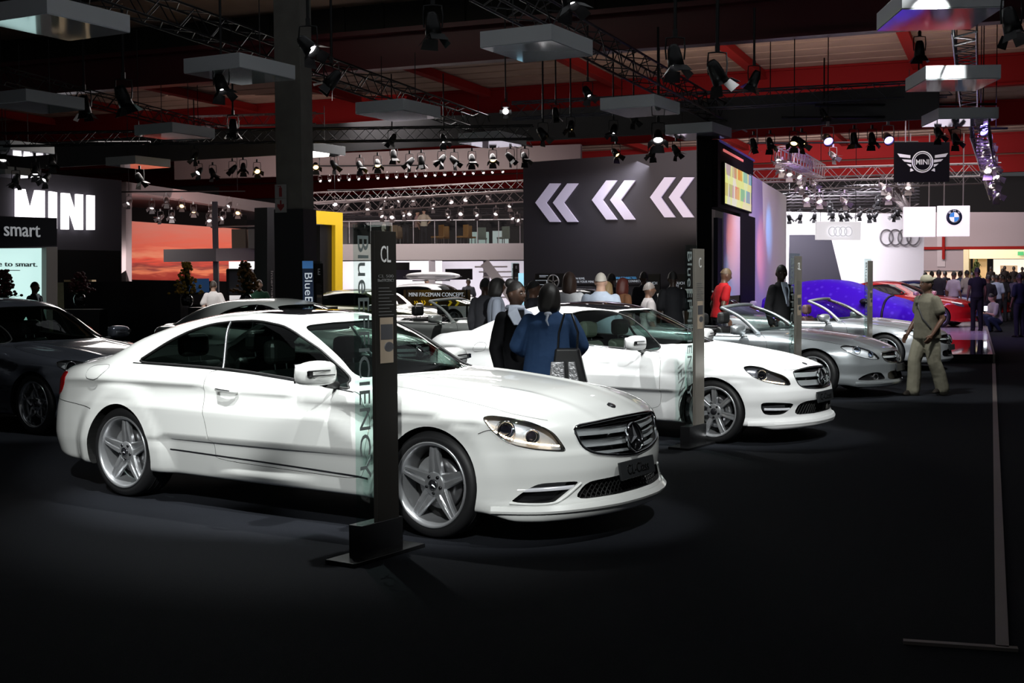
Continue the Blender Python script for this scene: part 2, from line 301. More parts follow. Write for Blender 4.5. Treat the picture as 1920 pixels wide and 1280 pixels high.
# ---------------------------------------------------------------- showroom totems
def totem(p, label, letters, sub, panel, glassword='BlueEFFICIENCY', h=1.96, w=.36, pw=.20, gside=-1, photo=(.25, .20, .15)):
    o = empty('sign_totem', (p[0], p[1], 0), math.atan2(CVd.y, CVd.x), label, 'sign totem')
    bk = mat('totem_black', (.012, .012, .013), .25, .2)
    b = MB(); b.box((0, 0, .012), (w+.30, .22, .024)); b.build('base_plate', bk, o, bevel=.003)
    b = MB(); b.box((0, 0, .115), (w+.02, .10, .19)); b.build('base_box', bk, o, bevel=.003)
    b = MB(); b.box((0, .0, .2+(h-.2)/2), (w-.02, .014, h-.2)); b.build('glass_sheet', glass('totem_glass', (.80, .90, .87), 1.45), o)
    x0 = (w/2-pw/2-.01)*(1); b = MB(); b.box((x0, -.022, .2+(h-.25)/2), (pw, .03, h-.22)); pn = b.build('info_panel', panel, o, bevel=.002)
    F = Matrix.Translation((x0, -.0385, 0)) @ Matrix.Rotation(PI/2, 4, 'X')
    lt = mat('letter_silver', (.60, .60, .60), .4, .3)
    if letters: text(letters, .12, lt, pn, F @ Matrix.Translation((0, h-.17, 0)), width=pw*(.46 if len(letters) > 1 else .26), height=.098, depth=.001)
    dim = mat('letter_dim', (.10, .10, .10), .5)
    if sub: text(sub, .02, dim, pn, F @ Matrix.Translation((-.0, h-.30, 0)), width=pw*.7, height=.018, depth=.001)
    if sub: text('BlueEFFICIENCY', .02, dim, pn, F @ Matrix.Translation((-.0, h-.325, 0)), width=pw*.75, height=.018, depth=.001)
    b = MB()
    for k in range(9): b.box((x0-.02+.01*(k % 3), -.0385, h-.37-.02*k), (pw*.5+.02*((k*7) % 3), .001, .004))
    b.build('small_print', dim, pn)
    b = MB(); b.box((x0, -.0385, h-.68), (pw*.60, .002, .27)); ph = b.build('photograph', mat('print_tan', photo, .45), pn); b = MB(); b.box((x0+.0, -.040, h-.63), (pw*.56, .002, .09)); b.ball((x0+.02, -.040, h-.72), (.045, .002, .03)); b.build('photograph_print', mat('print_dark', (.05, .05, .055), .4), ph)
    G = Matrix.Translation((-w/2+.075, -.0085, 0)) @ Matrix.Rotation(PI/2, 4, 'X')
    text(glassword, .2, mat('letter_glass', (.20, .24, .24), .35, .4), o, G @ Matrix.Translation((.005, .2+(h-.2)*.56, 0)) @ Matrix.Rotation(-PI/2, 4, 'Z'), width=1.42, height=.095, depth=.001)
    return o
pb = mat('panel_black', (.010, .009, .008), .6, spec=.15); pm = mat('panel_bronze', (.17, .155, .135), .35, .35)
t0 = Vector((-.815, 7.40, 0))
totem(t0, 'tall black sign totem with glass edge in front of the nearest white coupe', 'CL', 'CL 500', pb)
totem(atz(1300, 836, 0), 'bronze sign totem with glass edge in front of the second white coupe', 'C', '', pm)
totem((3.72, 16.5, 0), 'sign totem with the letters SL beside the silver open roadster', 'SL', '', pm)
totem((6.1, 21.5, 0), 'farthest narrow sign totem, beside the rear silver roadster', '', '', pm)
totem(at(590, 560, 20.3)*1, 'small dark sign totem lettered E between column and yellow portal', 'E', '', pb)
# blue upright next to it
p = at(578, 560, 20.0); o = empty('blue_sign', (p.x, p.y, 0), .1, 'blue upright banner with white vertical lettering beside the column', 'sign')
b = MB(); b.box((0, 0, .98), (.17, .04, 1.96)); b.build('banner_board', mat('banner_blue', (.015, .03, .07), .4), o); b = MB(); b.box((0, -.022, 1.90), (.17, .004, .12)); b.build('banner_top', mat('banner_light', (.06, .20, .48), .4, emit=(.06, .2, .5), es=.25), o)
text('BlueEFFICIENCY', .2, mat('letter_white', (.75, .78, .85), .4, emit=(.8, .9, 1), es=.25), o, Matrix.Translation((.01, -.025, 1.02)) @ Matrix.Rotation(PI/2, 4, 'X') @ Matrix.Rotation(-PI/2, 4, 'Z'), width=1.5, height=.12, depth=.002)
# ---------------------------------------------------------------- dark chevron wall
def panel_frame(a, b): a = Vector((a[0], a[1], 0)); b = Vector((b[0], b[1], 0)); return a, (b-a).normalized(), (b-a).length
cwa, cwb = at(982, 500, 41.5), at(1330, 500, 37.6)
dkw = mat('stand_grey', (.045, .042, .052), .7)
cw = tag(wallseg('stand_wall', (cwa.x, cwa.y), (cwb.x, cwb.y), 0, 5.5, .4, dkw), 'tall dark grey stand wall carrying three pairs of pale chevrons', 'stand wall')
a_, d_, L_ = panel_frame(cwa, cwb); Mc = Mfr(a_-Vector((-d_.y, d_.x, 0))*.0, d_)
def onwall(px, py, a=a_, d=d_, out=.02):
    """point of the photo on an upright plane through a along d, as (distance along, height)"""
    r = ray(px, py); n = Vector((-d.y, d.x, 0)); C = Vector((0, 0, CAM_H)); t = (a-C).dot(n)/r.dot(n); P = C+r*t; return (P-a).dot(d), P.z
chm = mat('chevron_lilac', (.62, .58, .72), .5, emit=(.55, .50, .68), es=.30)
for i, x0 in enumerate((1006, 1112, 1221)):
    g = empty('chevron_sign', a_, 0, 'double chevron sign on the dark wall, %s of the three' % ('left', 'middle', 'right')[i], 'chevron sign', 'chevrons on the dark wall')
    sc = 1+.02*i; ym = 380-5*i
    for j, ox in enumerate((0, 33+i)):
        hh = 36*sc; q = [(x0+ox, ym), (x0+ox+27, ym-hh), (x0+ox+47, ym-hh), (x0+ox+20, ym), (x0+ox+47, ym+hh), (x0+ox+27, ym+hh)]
        pp = [onwall(*v) for v in q]; b = MB(); n = Vector((d_.y, -d_.x, 0)); vs = [d_*p[0]+n*.02+Vector((0, 0, p[1])) for p in pp]+[d_*p[0]+n*.08+Vector((0, 0, p[1])) for p in pp]
        b._add(vs, [tuple(range(6)), tuple(range(11, 5, -1))]+[(k, (k+1) % 6, 6+(k+1) % 6, 6+k) for k in range(6)]); b.build('chevron', chm, g)
def wall_board(px0, py0, px1, py1, name, m, label, cat, a=a_, d=d_, out=.10, lines=(), glow=None):
    x0, z1 = onwall(px0, py0, a, d); x1, z0 = onwall(px1, py1, a, d); n = Vector((d.y, -d.x, 0)); o = empty(name, a, 0, label, cat); o.matrix_world = Mfr(a+n*out, d)
    b = MB(); b.box(((x0+x1)/2, (z0+z1)/2, -.02), (abs(x1-x0), abs(z1-z0), .05)); b.build('board', m, o)
    for (tx, px, py, wpx, hpx, mm) in lines:
        lx, lz = onwall(px, py, a, d); l2, _ = onwall(px+wpx, py, a, d); _, lz2 = onwall(px, py+hpx, a, d)
        text(tx, .1, mm, o, Matrix.Translation(((lx+l2)/2, (lz+lz2)/2, .008)), width=abs(l2-lx), height=abs(lz-lz2), depth=.004)
    return o
bw = mat('board_black', (.010, .010, .011), .4); lw = mat('letter_white', (.75, .78, .85)); lb = mat('letter_blue', (.08, .35, .70), .4, emit=(.1, .4, .8), es=.5)
poly_on_later = []
wall_board(1007, 513, 1060, 545, 'info_board', bw, 'black information board with a white wheel drawing at the left of the dark wall', 'board', lines=())
for (x0_, y0_, x1_, y1_) in ((1016, 516, 1032, 517), (1016, 518.5, 1028, 519.3), (1009, 525, 1030, 525.8), (1009, 533, 1030, 533.8), (1009, 525, 1009.8, 533.8), (1029.2, 525, 1030, 533.8)): poly_on_later.append((x0_, y0_, x1_, y1_))
x0, z0 = onwall(1042, 528); g = MB(); g.M = Mfr(a_+Vector((d_.y, -d_.x, 0))*.14, d_) @ Matrix.Translation((x0, z0, 0)); g.lathe([(.20, 0), (.235, 0), (.235, .02), (.20, .02)], 28, 'Z', close=True)
for k in range(5): a = 2*PI*k/5+PI/2; g.bar((.03*math.cos(a), .03*math.sin(a), .01), (.21*math.cos(a), .21*math.sin(a), .01), .035, .02)
tag(g.build('wheel_display', mat('display_silver', (.6, .6, .62), .3, .6)), 'silver five-spoke wheel rim shown on the black board', 'wheel')
wall_board(1085, 518, 1135, 533, 'wall_lettering', dkw, 'lettering about rims on the dark wall', 'lettering', out=.03, lines=(('N RIMS.', 1081, 520, 17, 4, lw), ('SS YOUR MINI.', 1083, 526, 32, 4, lw)))
wall_board(1153, 515, 1212, 533, 'wall_lettering', dkw, 'two lines of blue and white lettering about being connected on the dark wall', 'lettering', out=.03, lines=(('MINI CONNECTED.', 1154, 519, 41, 4, lb), ('BE MINI. BE CONNECTED.', 1154, 525, 56, 4, lw)))
for px, t in ((1221, 'left'), (1272, 'right')):
    wall_board(px, 514, px+31, 560, 'touch_sign', bw, 'black TOUCH ME sign with a white pointing hand, %s one on the dark wall' % t, 'sign', out=.5, lines=(('TOUCH', px+5, 528, 21, 5, lw), ('ME!', px+5, 534, 10, 4, lw)))
    x0, z0 = onwall(px+21, 550); g = MB(); g.M = Mfr(a_+Vector((d_.y, -d_.x, 0))*.52, d_) @ Matrix.Translation((x0, z0, 0)); g.box((0, 0, 0), (.05, .16, .01)); g.box((-.008, .12, 0), (.02, .12, .01)); g.box((-.06, .0, 0), (.08, .02, .01)); g.box((-.055, -.04, 0), (.07, .02, .01)); g.box((-.055, .04, 0), (.07, .02, .01))
    tag(g.build('hand_symbol', lw), 'white pointing hand drawn on the %s TOUCH ME sign' % t, 'symbol')
for px, t in ((1168, 'left'), (1222, 'right')):
    q = at(px, 575, 34); b = MB(); b.box((q.x, q.y, .5), (.62, .5, 1.0), rz=CZ); b.box((q.x, q.y, 1.03), (.66, .12, .35), rz=CZ); tag(b.build('info_desk', bw), 'black information desk before the dark wall, %s one' % t, 'desk')
# ---------------------------------------------------------------- video tower
ta = at(1320, 500, 29.5); tb = ta+Vd*4.2; o = empty('video_tower', (0, 0, 0), 0, 'tall black tower with a colourful video screen at the right of the dark wall', 'video tower')
gb = mat('tower_black', (.006, .006, .007), .7, spec=.1)
b = MB(); q = at(1320, 500, 29.3); b.box((q.x, q.y, 2.55), (.34, .34, 5.1), rz=-.1); b.build('tower_post', gb, o)
ea, eb = at(1334, 500, 29.6), at(1404, 500, 35.0); dt = (Vector((eb.x, eb.y, 0))-Vector((ea.x, ea.y, 0))).normalized(); A = Vector((ea.x, ea.y, 0)); Lt = (Vector((eb.x, eb.y, 0))-A).length
def tw(x0p, y0p, x1p, y1p, m, nm, out=0., th=.1, par=o):
    a0, z1 = onwall(x0p, y0p, A, dt); a1, z0 = onwall(x1p, y1p, A, dt); n = Vector((dt.y, -dt.x, 0)); z0 = 0 if y1p > 580 else z0; b = MB(); c = A+dt*(a0+a1)/2+n*out; b.box((c.x, c.y, (z0+z1)/2), (abs(a1-a0), th, abs(z1-z0)), rz=math.atan2(dt.y, dt.x)); return b.build(nm, m, par)
navy = mat('tower_navy', (.03, .03, .12), .3, emit=(.03, .03, .16), es=.5)
tw(1334, 262, 1402, 408, gb, 'tower_head', 0, .3); tw(1336, 266, 1403, 300, navy, 'head_panel', .17, .02)
def screen_mat():
    m = bpy.data.materials.new('video_picture'); m.use_nodes = True; nt = m.node_tree; b = nt.nodes['Principled BSDF']; tc = nt.nodes.new('ShaderNodeTexCoord'); mp = nt.nodes.new('ShaderNodeMapping'); mp.inputs['Scale'].default_value = (1.1, 1.1, .9)
    br = nt.nodes.new('ShaderNodeTexBrick'); br.inputs['Scale'].default_value = .55; br.inputs['Color1'].default_value = (.9, .35, .05, 1); br.inputs['Color2'].default_value = (.25, .55, .75, 1); br.inputs['Mortar'].default_value = (.9, .85, .5, 1); br.inputs['Mortar Size'].default_value = .05
    vo = nt.nodes.new('ShaderNodeTexVoronoi'); vo.inputs['Scale'].default_value = 1.5; hs = nt.nodes.new('ShaderNodeMix'); hs.data_type = 'RGBA'; hs.inputs[0].default_value = .45; hs.blend_type = 'OVERLAY'
    nt.links.new(tc.outputs['Object'], mp.inputs[0]); nt.links.new(mp.outputs[0], vo.inputs['Vector']); sp = nt.nodes.new('ShaderNodeSeparateXYZ'); cb = nt.nodes.new('ShaderNodeCombineXYZ'); nt.links.new(mp.outputs[0], sp.inputs[0]); nt.links.new(sp.outputs[1], cb.inputs[0]); nt.links.new(sp.outputs[2], cb.inputs[1]); nt.links.new(cb.outputs[0], br.inputs['Vector'])
    nt.links.new(br.outputs['Color'], hs.inputs[6]); nt.links.new(vo.outputs['Color'], hs.inputs[7]); nt.links.new(hs.outputs[2], b.inputs['Emission Color']); b.inputs['Emission Strength'].default_value = .8; b.inputs['Base Color'].default_value = (.02, .02, .02, 1); return m
tw(1342, 303, 1396, 400, gb, 'screen_bezel', .18, .04); tw(1344, 306, 1394, 397, screen_mat(), 'video_screen', .205, .01)
tw(1342, 284, 1380, 300, mat('screen_pink', (.7, .15, .15), .4, emit=(.9, .22, .2), es=.6), 'header_screen', .185, .02)
tw(1342, 398, 1374, 553, mat('backlit_white', (.75, .73, .75), .9, spec=.1), 'side_panel', .17, .03); tw(1375, 400, 1403, 600, gb, 'side_post', .17, .03); tw(1334, 408, 1342, 600, mat('tower_navy2', (.02, .022, .04), .7), 'side_edge', .1, .1)
# diverging white wall with coloured lamps
wa, wb = at(1406, 500, 34), at(1474, 500, 43)
wht = mat('stand_white', (.62, .60, .61), .8, spec=.1); 
o = tag(wallseg('stand_wall', (wa.x, wa.y), (wb.x, wb.y), 0, 4.45, .25, wht), 'white stand wall washed by blue and red lamps right of the video tower', 'stand wall')
# ---------------------------------------------------------------- Audi stand
aa, ab = at(1478, 500, 58), at(1732, 500, 61); aA, aD, aL = panel_frame(aa, ab)
tag(wallseg('stand_wall', (aa.x, aa.y), (ab.x, ab.y), 0, 4.7, .3, mat('bright_white', (.86, .83, .86), .5)), 'bright white stand wall with four rings, behind the purple covered car', 'stand wall')
def poly_on(pts, A_, D_, out, th, m, nm, label=None, cat=None, parent=None):
    pp = [onwall(x, y, A_, D_) for x, y in pts]; n = Vector((D_.y, -D_.x, 0)); N = len(pp)
    vs = [A_+D_*p[0]+n*out+Vector((0, 0, p[1])) for p in pp]+[A_+D_*p[0]+n*(out+th)+Vector((0, 0, p[1])) for p in pp]
    b = MB(); b._add(vs, [tuple(range(N)), tuple(range(2*N-1, N-1, -1))]+[(k, (k+1) % N, N+(k+1) % N, N+k) for k in range(N)]); return tag(b.build(nm, m, parent), label, cat)
poly_on([(1479, 440), (1555, 440), (1584, 560), (1477, 560)], aA, aD, .03, .05, mat('graphite', (.035, .033, .045), .6), 'graphite_panel', 'dark slanted panel on the white stand wall behind the purple car', 'wall panel')
ob = empty('board_outline', (0, 0, 0), 0, 'small white frame outline drawn on the black information board', 'outline')
for (x0_, y0_, x1_, y1_) in poly_on_later: poly_on([(x0_, y0_), (x1_, y0_), (x1_, y1_), (x0_, y1_)], a_, d_, .14, .01, lw, 'outline_bar', parent=ob)
for (x0, y, r, t, mm, nm) in ((1659, 445, 12.5, 'on the white wall', mat('ring_grey', (.16, .15, .16), .4, .3), 'four_ring_emblem'), (1557, 434, 7.5, 'on the hanging white sign', mat('ring_faint', (.62, .62, .66), .4, emit=(.8, .8, .85), es=.55), 'four_ring_emblem')):
    A2, D2 = (aA, aD) if r > 10 else (aA-Vector((0, 8, 0)), aD); g = empty(nm, A2, 0, 'emblem of four linked rings '+t, 'emblem'); g.matrix_world = Mfr(A2+Vector((D2.y, -D2.x, 0))*.10, D2)
    for k in range(4):
        u, z = onwall(x0+k*r*1.32, y, A2, D2); u2, _ = onwall(x0+k*r*1.32+r, y, A2, D2); R = u2-u; b = MB(); b.lathe([(R*.86, 0), (R, 0), (R, .04), (R*.86, .04)], 32, 'Z', c=(u, z, 0), close=True); b.build('ring', mm, g)
hA = aA-Vector((0, 8, 0)); q0, q1 = onwall(1530, 415, hA, aD), onwall(1612, 450, hA, aD); hs = empty('hanging_sign', (0, 0, 0), 0, 'white hanging sign with faint rings in front of the white wall', 'sign')
b = MB(); c = hA+aD*(q0[0]+q1[0])/2; b.box((c.x, c.y, (q0[1]+q1[1])/2), (q1[0]-q0[0], .12, q0[1]-q1[1]), rz=math.atan2(aD.y, aD.x)); b.build('sign_box', mat('sign_glow', (.85, .85, .86), .5, emit=(1, .97, 1), es=.65), hs)
b = MB(); [b.bar((c.x+s, c.y, q0[1]), (c.x+s, c.y, 8), .02) for s in (-.7,)]; b.build('sign_wire', mat('wire_dark', (.03, .03, .03), .5), hs); b = MB(); b.bar((c.x+.7, c.y, q0[1]), (c.x+.7, c.y, 8), .02); b.build('sign_wire', mat('wire_dark'), hs)
# ---------------------------------------------------------------- hanging signs: winged badge and roundel
def hung(px0, py0, px1, py1, d, m, label, th=.12, wires=True, top=8.0, rods=None):
    a, b_ = at(px0, py0, d), at(px1, py1, d); o = empty('hanging_sign', ((a.x+b_.x)/2, d, (a.z+b_.z)/2), 0, label, 'sign'); w, h = b_.x-a.x, a.z-b_.z
    b = MB(); b.box((0, 0, 0), (w, th, h)); b.build('sign_box', m, o, bevel=.01)
    if wires:
        for s in (-.3, .3): b = MB(); b.bar((w*s, 0, h/2), (w*s, 0, h/2+(rods or top-a.z)), .03); b.build('sign_rod', mat('rod_grey', (.25, .22, .22), .4, .5), o)
    return o, w, h
o, w, h = hung(1677, 267, 1779, 341, 38, mat('sign_black', (.004, .004, .005), .9, spec=.1), 'square black hanging sign with a silver winged badge', top=7)
sv = mat('badge_silver', (.62, .64, .62), .3, .6, emit=(.6, .62, .6), es=.18); F = Matrix.Translation((0, -.07, 0)) @ Matrix.Rotation(PI/2, 4, 'X')
bd = empty('winged_badge'); bd.parent = o; bd.matrix_local = F
b = MB(); R = h*.27; b.lathe([(R*.90, 0), (R, 0), (R, .03), (R*.90, .03)], 40, 'Z', close=True); b.build('outer_ring', sv, bd); b = MB(); b.lathe([(R*.76, 0), (R*.82, 0), (R*.82, .03), (R*.76, .03)], 40, 'Z', close=True); b.build('inner_ring', sv, bd)
for s in (-1, 1):
    b = MB()
    for k in range(4):
        y1, y0 = R*(.62-.42*k), R*(.36-.42*k); xo = w*(.46-.085*k); xi = R*1.06 if k in (1, 2) else R*1.15
        b.prism([(s*xi, y0), (s*xi, y1), (s*xo, y1+R*.18*(1 if k == 0 else .3)), (s*(xo-w*.045), y0+R*.10)], 0, .03)
    b.build('wing', sv, bd)
text('MINI', .5, sv, bd, Matrix.Translation((0, 0, .01)), width=R*1.25, height=R*.48, depth=.01, bold=.004)
wg = mat('sign_glow_pink', (.85, .83, .86), .5, emit=(1, .92, .98), es=.62)
o1, w, h = hung(1694, 388, 1753, 444, 40, wg, 'plain white square hanging sign left of the round blue badge', top=6.2); o2, w, h = hung(1758, 386, 1817, 443, 40, wg, 'white square hanging sign with a round black and blue badge', top=6.2)
bd = empty('round_badge'); bd.parent = o2; bd.matrix_local = Matrix.Translation((0, -.065, h*.13)) @ Matrix.Rotation(PI/2, 4, 'X'); R = h*.26
b = MB(); b.lathe([(R*.62, 0), (R, 0), (R, .012), (R*.62, .012)], 40, 'Z', close=True); b.build('badge_ring', mat('badge_navy', (.01, .015, .04), .3), bd)
for k in range(4):
    b = MB(); q = [(0, 0)]+[(R*.60*math.cos(PI/2*k+t), R*.60*math.sin(PI/2*k+t)) for t in np.linspace(0, PI/2, 10)]; b.prism(q, 0, .012); b.build('badge_quarter', mat('badge_blue', (.05, .22, .62), .3, emit=(.05, .25, .7), es=.5) if k in (1, 3) else mat('badge_white', (.85, .85, .88), .3, emit=(.9, .9, 1), es=.5), bd)
for ch_, a in (('B', 2.35), ('M', PI/2), ('W', .79)): text(ch_, .2, lw, bd, Matrix.Translation((R*.80*math.cos(a), R*.80*math.sin(a), .014)) @ Matrix.Rotation(a-PI/2, 4, 'Z'), height=R*.26, width=R*.28, depth=.002)
# ---------------------------------------------------------------- far building at the right
ga, gb_ = at(1734, 500, 74), at(1990, 500, 70); gA, gD, gL = panel_frame(ga, gb_); gw = mat('building_grey', (.27, .22, .23), .8)
for (x0, y0, x1, y1) in ((1734, 398, 1820, 560), (1820, 398, 1990, 468)): poly_on([(x0, y0), (x1, y0), (x1, y1), (x0, y1)], gA, gD, 0, .3, gw, 'wall_far_block')['kind'] = 'structure'
o = poly_on([(1760, 398), (1775, 398), (1775, 500), (1760, 500)], gA, gD, .32, .05, mat('pilaster', (.36, .31, .32), .8), 'pilaster', 'pale grey pilaster on the far building wall', 'pilaster')
o = poly_on([(1734, 463), (1990, 461), (1990, 466), (1734, 468)], gA, gD, .4, .1, redd, 'red_rail', 'dark red horizontal steel rail across the far building', 'rail'); poly_on([(1771, 440), (1776, 440), (1776, 486), (1771, 486)], gA, gD, .5, .1, redd, 'red_post', 'short dark red post crossing the far rail', 'post')
poly_on([(1820, 468), (1990, 468), (1990, 485), (1820, 485)], gA, gD, .35, .3, mat('cream_glow', (.80, .66, .42), .6, emit=(1, .80, .45), es=.45), 'entrance_fascia', 'cream lit fascia above the far entrance', 'fascia')
poly_on([(1812, 468), (1822, 468), (1822, 560), (1812, 560)], gA, gD, .35, .4, mat('cream_post', (.7, .6, .35), .6), 'entrance_post', 'cream post at the left of the far entrance', 'post')
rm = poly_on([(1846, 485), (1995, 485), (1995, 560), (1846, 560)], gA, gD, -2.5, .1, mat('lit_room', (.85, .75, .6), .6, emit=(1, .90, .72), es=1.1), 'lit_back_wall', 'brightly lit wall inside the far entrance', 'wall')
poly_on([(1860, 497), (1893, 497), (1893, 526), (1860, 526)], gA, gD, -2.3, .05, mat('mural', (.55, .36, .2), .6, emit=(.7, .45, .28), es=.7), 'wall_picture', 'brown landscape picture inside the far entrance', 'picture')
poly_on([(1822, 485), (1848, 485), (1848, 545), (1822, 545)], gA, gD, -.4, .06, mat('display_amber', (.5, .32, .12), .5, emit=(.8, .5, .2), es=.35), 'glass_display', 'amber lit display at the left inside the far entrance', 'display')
b = MB(); q0, q1 = onwall(1912, 483, gA, gD), onwall(1920, 470, gA, gD); 
exs = wall_board(1914, 472, 1925, 479, 'exit_sign', mat('exit_green', (.02, .25, .06), .4, emit=(.05, .6, .15), es=.6), 'small green running-man exit sign at the right edge', 'exit sign', a=gA, d=gD, out=.9)
for i in range(4):
    x = 1738+i*17; poly_on([(x, 509), (x+16, 509), (x+16, 525), (x, 525)], gA, gD, .42, .05, mat('kiosk_glow', (.6, .42, .30), .5, emit=(.9, .6, .45), es=.5+.1*(i % 2)), 'kiosk_window', 'glowing kiosk pane on the far building, %s from the left' % ORD[i], 'window', None)
poly_on([(1735, 507), (1808, 507), (1808, 509), (1735, 509)], gA, gD, .42, .2, bw, 'kiosk_canopy', 'thin black canopy above the glowing kiosk panes', 'canopy'); poly_on([(1735, 525), (1808, 525), (1808, 560), (1735, 560)], gA, gD, .42, .3, bw, 'kiosk_counter', 'black counter under the glowing kiosk panes', 'counter')
# white floor platform of the right stand
def gpoly(pts, z, th, m, nm): vs = [tuple(atz(x, y, z).xy) for x, y in pts]; b = MB(); b.prism(vs, z-th, z); return b.build(nm, m)
tag(gpoly([(1716, 664), (1862, 664), (1856, 637), (1728, 637)], .16, .16, mat('gloss_floor', (.02, .018, .02), .05, 0, .5), 'platform_edge'), 'glossy black edge of the raised platform behind the walking man', 'platform')
tag(gpoly([(1728, 637), (1856, 637), (1838, 578), (1700, 578)], .16, .16, mat('platform_white', (.55, .48, .48), .15), 'platform'), 'pale raised platform where the red cars stand', 'platform')
tag(gpoly([(1862, 664), (1866, 664), (1842, 578), (1838, 578)], .17, .17, mat('trim_alu'), 'platform_trim'), 'metal trim along the right side of the pale platform', 'floor trim')
# ---------------------------------------------------------------- left: lettered dark wall and small stand
ma, mb_ = at(-40, 500, 42.8), at(228, 500, 48.9); mA, mD, mL = panel_frame(ma, mb_)
poly_on([(-40, 314), (228, 338), (228, 600), (-40, 600)], mA, mD, -.3, .3, mat('mini_wall', (.055, .052, .060), .9, spec=.1), 'stand_wall', 'dark grey stand wall carrying large lit white letters', 'stand wall')
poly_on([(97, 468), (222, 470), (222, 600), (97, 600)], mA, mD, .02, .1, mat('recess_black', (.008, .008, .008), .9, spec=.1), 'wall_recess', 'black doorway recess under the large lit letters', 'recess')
lg = mat('letter_lit', (.9, .88, .92), .4, emit=(1, .95, 1), es=2.2)
def letter(ch_, x0, x1, ya, yb, yc, yd, t):
    g = {'M': [[(0, 0), (0, 1), (.30, 1), (.5, .42), (.70, 1), (1, 1), (1, 0), (.78, 0), (.78, .66), (.60, 0), (.40, 0), (.22, .66), (.22, 0)]], 'I': [[(0, 0), (0, 1), (1, 1), (1, 0)]], 'N': [[(0, 0), (0, 1), (.34, 1), (.70, .36), (.70, 1), (1, 1), (1, 0), (.68, 0), (.30, .66), (.30, 0)]]}[ch_][0]
    pts = []
    for u, v in g: xx = x0+(x1-x0)*u; top = ya+(yb-ya)*u; bot = yc+(yd-yc)*u; pts.append((xx, bot+(top-bot)*v))
    poly_on(pts, mA, mD, .12, .12, lg, 'lit_letter', 'lit white letter %s on the dark wall, %s' % (ch_, t), 'letter')['group'] = 'large lit letters'
letter('M', 23, 75, 354, 358, 427, 429, 'first'); letter('I', 86, 98, 359, 361, 429, 429, 'second'); letter('N', 109, 147, 362, 365, 430, 431, 'third'); letter('I', 157, 169, 366, 367, 431, 431, 'last')
def larea(name, loc, aim, e, sx, sy, col, spread=PI):
    l = bpy.data.lights.new(name, 'AREA'); l.shape = 'RECTANGLE'; l.size = sx; l.size_y = sy; l.energy = e; l.color = col; l.spread = spread; o = bpy.data.objects.new(name, l); COL.objects.link(o); o.location = loc; o.rotation_euler = (Vector(aim)-Vector(loc)).to_track_quat('-Z', 'Y').to_euler(); return o
sa, sb = at(-60, 500, 27.6), at(76, 500, 29.5); sA, sD, sL = panel_frame(sa, sb); st = empty('small_stand', (0, 0, 0), 0, 'small stand at the left edge with a black header and lit white panel', 'exhibition stand')
poly_on([(-60, 404), (95, 409), (95, 461), (-60, 466)], sA, sD, -.6, .8, mat('header_black', (.016, .017, .022), .9, spec=.05), 'stand_header', parent=st); poly_on([(-60, 466), (75, 465), (75, 600), (-60, 600)], sA, sD, -.1, .15, mat('panel_mint', (.55, .75, .72), .5, emit=(.62, .90, .86), es=.95), 'lit_panel', parent=st)
poly_on([(75, 464), (96, 463), (96, 600), (75, 600)], sA, sD, -.1, .3, mat('post_grey', (.20, .18, .17), .6), 'stand_post', parent=st)
def text_on(body_, x0, y0, x1, y1, A_, D_, out, m, parent, **k):
    a0, z1 = onwall(x0, y0, A_, D_); a1, z0 = onwall(x1, y1, A_, D_); return text(body_, .2, m, parent, Mfr(A_+Vector((D_.y, -D_.x, 0))*out, D_) @ Matrix.Translation(((a0+a1)/2, (z0+z1)/2, 0)), width=a1-a0, height=z1-z0, depth=.012, **k)
text_on('smart', -6, 421, 62, 445, sA, sD, .22, mat('letter_grey', (.45, .47, .48), .4, emit=(.5, .52, .55), es=.35), st); text_on('welcome to smart.', -66, 489, 66, 500, sA, sD, .065, mat('letter_ink', (.02, .02, .025), .5), st)
poly_on([(-20, 506), (34, 506), (34, 507.4), (-20, 507.4)], sA, sD, .05, .01, mat('letter_faint', (.3, .36, .36), .5), 'small_print', parent=st)
# low black wall, counter and wooden display
bl = mat('low_black', (.010, .010, .011), .35)
qa, qb = at(120, 560, 26), at(338, 560, 25.2); tag(wallseg('partition', (qa.x, qa.y), (qb.x, qb.y), 0, 1.66, .3, bl), 'long low black partition behind the grey car', 'partition')
qa, qb = at(352, 560, 25), at(610, 560, 24.4); tag(wallseg('counter', (qa.x, qa.y), (qb.x, qb.y), 0, 1.13, .7, bl), 'black reception counter with flower vases on it', 'counter')
qa = at(112, 540, 33); b = MB(); b.box((qa.x, qa.y, .9), (.45, .4, 1.5)); tag(b.build('wooden_cabinet', mat('light_wood', (.35, .26, .15), .6, nz=(8, .3))), 'light wooden cabinet right of the small left stand', 'cabinet'); qa = at(150, 518, 34); b = MB(); b.box((qa.x, qa.y, 1.66), (.75, .35, .12)); b.box((qa.x-.3, qa.y, .8), (.1, .3, 1.6)); b.box((qa.x+.3, qa.y, .8), (.1, .3, 1.6)); tag(b.build('wooden_table', mat('light_wood')), 'pale wooden shelf top seen above the black partition', 'shelf')
